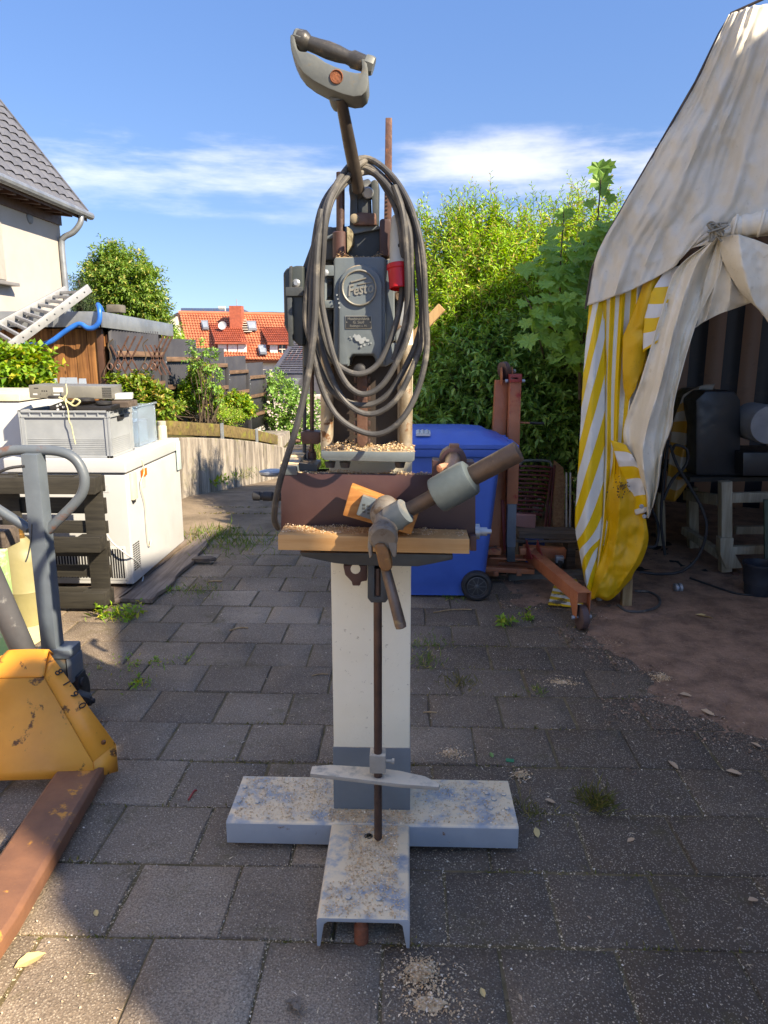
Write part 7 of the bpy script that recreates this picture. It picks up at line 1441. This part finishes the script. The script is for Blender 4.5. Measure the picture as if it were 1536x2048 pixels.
heap('sawdust_heap', 'crumbly sawdust spill just below the compact heap', G(860, 2010), (.09, .05), .004, 150, 2)
heap('sawdust_heap', 'small sawdust heap on the earth left of the dry leaf', G(1325, 1358), (.05, .05), .012, 260, 3)
heap('sawdust_heap', 'wide thin sawdust spill near the crane castor', G(1300, 1292), (.14, .06), .004, 380, 4)
heap('sawdust_heap', 'small sawdust heap at the right end of the base channel', G(1040, 1552), (.035, .03), .01, 120, 5)
heap('sawdust_heap', 'flat sawdust patch between column and the green scrap', G(905, 1510), (.06, .05), .006, 200, 6)
heap('sawdust_heap', 'thin sawdust dusting on the dark slabs behind the base', G(1120, 1365), (.09, .05), .003, 140, 7)
def pile_on(label, x0, x1, y0, y1, zz, n, h, smin=.004, smax=.013, slope=None):
    P = np.stack([rg.uniform(x0, x1, n), rg.uniform(y0, y1, n), np.zeros(n)], 1); P[:, 2] = zz + h*np.array([max(0, .25 + mn.fractal((a*14, b*14, 2), 1, 2, 3)) for a, b in P[:, :2]])*rg.uniform(0, 1, n)
    if slope: P[:, 2] += (P[:, 0] - x0)*slope
    return crumbs('wood_shavings', label, P, smin*.8, smax*.72, chip_m, rg, .6, .001)
q0, q1 = W(645, 905, 2.0), W(828, 905, 2.0)
pile_on('curled shavings heaped on the lower frame plate of the machine', q0.x, q1.x, 2.005, 2.13, q0.z + .001, 1900, .022)
pile_on('shavings lying on top of the brown panel', W(562, 946, 2.035).x, W(865, 948, 2.035).x, 2.036, 2.06, W(562, 946, 2.035).z + .0005, 900, .012, .003, .010, -.012)
pile_on('fine shavings along the back of the pale timber beam', W(562, 1069, 1.94).x, W(935, 1078, 1.94).x, 1.95, 2.03, W(556, 1069, 1.925).z + .0005, 2600, .009, .003, .010, -.0235)
pile_on('dusty shavings on top of the chain cover', W(672, 514, 2.0).x, W(764, 514, 2.0).x, 2.01, 2.075, W(668, 515, 2.0).z + .001, 900, .02, .003, .010)
pile_on('shavings round the foot of the column on the base', -.25, .03, 2.11, 2.183, ZB, 900, .006)
pile_on('chips lying along the middle of the front channel', -.17, -.02, 1.84, 2.1, ZB - .001, 1500, .009)
pile_on('thin shavings spread over the left arm of the base', -.56, -.24, 2.12, 2.36, ZB, 1500, .003)
pile_on('thin shavings spread over the right arm of the base', .03, .35, 2.12, 2.36, ZB, 900, .003)
pile_on('thin shavings near the front end of the channel', -.22, .0, 1.71, 1.84, ZB - .001, 700, .003)
pile_on('small heap of shavings at the left end of the brown panel', W(590, 930, 2.1).x, W(625, 930, 2.1).x, 2.07, 2.15, W(600, 935, 2.07).z - .004, 400, .02)
mb = MB(); mb.extr([W(x, y, 2.062) for x, y in ((584, 925), (634, 930), (634, 942), (580, 942))], (0, .1, 0)); obj('ledge', mb, dark_cast, M)
dl = None
leafy = MB(); leafy.add([(0, -.5, 0), (.22, -.2, .05), (.25, .15, .09), (.05, .5, .02), (-.12, .3, .06), (-.24, 0, .10), (-.18, -.3, .04), (0, 0, -.01)], [(i, (i+1) % 7, 7) for i in range(7)])
dleaf = mesh_from('dry_leaf', leafy, leaf_dry, smooth=False, fixn=False)
cl_ = mesh_from('cream_leaf', leafy, leaf('cream_leaf', S(206, 186, 132), S(180, 150, 96), None, .1, .7), smooth=False, fixn=False)
gl_ = mesh_from('green_leaf', leafy, leaf('fallen_green', S(110, 146, 80), S(96, 130, 70), None, .2), smooth=False, fixn=False)
for x, y, s, rz, me, lab in ((1346, 1530, .06, .4, dleaf, 'greyish dry leaf on the dark slabs at the right, upper one'), (1468, 1545, .06, 1.3, dleaf, 'grey curled dry leaf nearest the right edge on the slabs'), (1372, 1390, .06, 1.5, dleaf, 'pale dry leaf on the earth beside the small sawdust heap'), (1415, 1425, .06, .9, dleaf, 'brown dry leaf at the border of earth and slabs'), (1412, 1234, .13, 1.57, cl_, 'large cream coloured leaf on the earth inside the tent mouth'), (1073, 1665, .045, .1, cl_, 'yellow pointed leaf right of the base channel'), (1100, 1602, .04, 1.2, dleaf, 'reddish brown leaf near the yellow grass tuft'), (983, 1510, .035, .2, gl_, 'small fallen green leaf right of the column'), (1512, 1490, .05, .6, dleaf, 'dark dry leaf at the right edge below the earth'), (1506, 1800, .04, 2, dleaf, 'dry leaf low at the right edge of the photo'), (1178, 1835, .018, .6, dleaf, 'tiny reddish leaf on the bare slabs low right'), (1262, 1680, .035, 2.2, dleaf, 'small pale leaf on the slabs below the grass tuft'), (965, 1985, .03, .3, cl_, 'small yellowish leaf near the sawdust spill'), (192, 1826, .03, .6, cl_, 'tiny pale leaf beside the rusty fork tip'), (60, 1920, .08, -.8, cl_, 'dry pale stalk leaf in the sunlit corner'), (1040, 1995, .02, .3, dleaf, 'tiny brown leaf at the bottom edge')):
    p = G(x, y, .006 if x < 1360 else .012); o = link('fallen_leaf', me, None, p); o.scale = (s, s, s); o.rotation_euler = (rr.uniform(-.2, .2), rr.uniform(-.2, .2), rz); tag(o, lab, 'leaf', 'fallen leaves')
mb = MB(); p = G(1020, 1521, .004); mb.box(p + Vector((-.016, -.011, 0)), p + Vector((.016, .011, .002)), Matrix.Rotation(-.2, 3, 'Z')); solo('green_scrap', mb, paint('green_plastic', S(20, 130, 90), None, rough=.4), 'small bright green plastic scrap right of the base', 'scrap')
mb = MB(); rr2 = random.Random(9); c = G(590, 2022, .004)
for k in range(9):
    a = rr2.uniform(0, 3.1); l = rr2.uniform(.012, .035); o_ = Vector((rr2.uniform(-.02, .025), rr2.uniform(-.015, .015), .003 + .003*k)); d = Vector((math.cos(a), math.sin(a), rr2.uniform(-.1, .3)))
    mb.beam(c + o_ - d*l*.6, c + o_ + d*l*.6, rr2.uniform(.006, .013), .003)
solo('bark_scrap', mb, wood('grey_bark_scrap', S(158, 142, 124), S(112, 98, 84), 1, 60), 'crumpled grey splinter of bark at the bottom edge', 'splinter')
for x, y, dx, dy, r_, lab in ((640, 1350, .04, .01, .003, 'thin dry twig on the slabs left of the column'), (860, 1425, .03, .0, .003, 'short white stick on the slabs right of the column'), (430, 1163, .05, .005, .006, 'dark stick lying on the slabs beyond the boards'), (905, 1222, .12, .03, .004, 'curved dry twig before the blue bin'), (478, 1258, .05, .02, .004, 'pale twig on the slabs in the middle left'), (385, 1590, .006, .03, .004, 'small dark red sliver in a slab joint')):
    p = G(x, y, .006); mb = MB(); mb.tube(crom([p - Vector((dx, dy, 0)), p + Vector((0, dy*.6, .003)), p + Vector((dx, dy, 0))], 8), r_, 6); solo('twig', mb, raw_wood if 'red' not in lab else crane_rd, lab, 'twig')
mb = MB(); p = G(408, 1122, .02); mb.extr([p + Vector(q) for q in ((-.09, -.03, 0), (0, -.05, 0), (.1, 0, 0), (.05, .05, 0), (-.06, .04, 0))], (0, 0, .03)); solo('broken_wood', mb, old_wood_x, 'broken chunk of rotten wood beyond the board end', 'wood chunk', bev=.01)
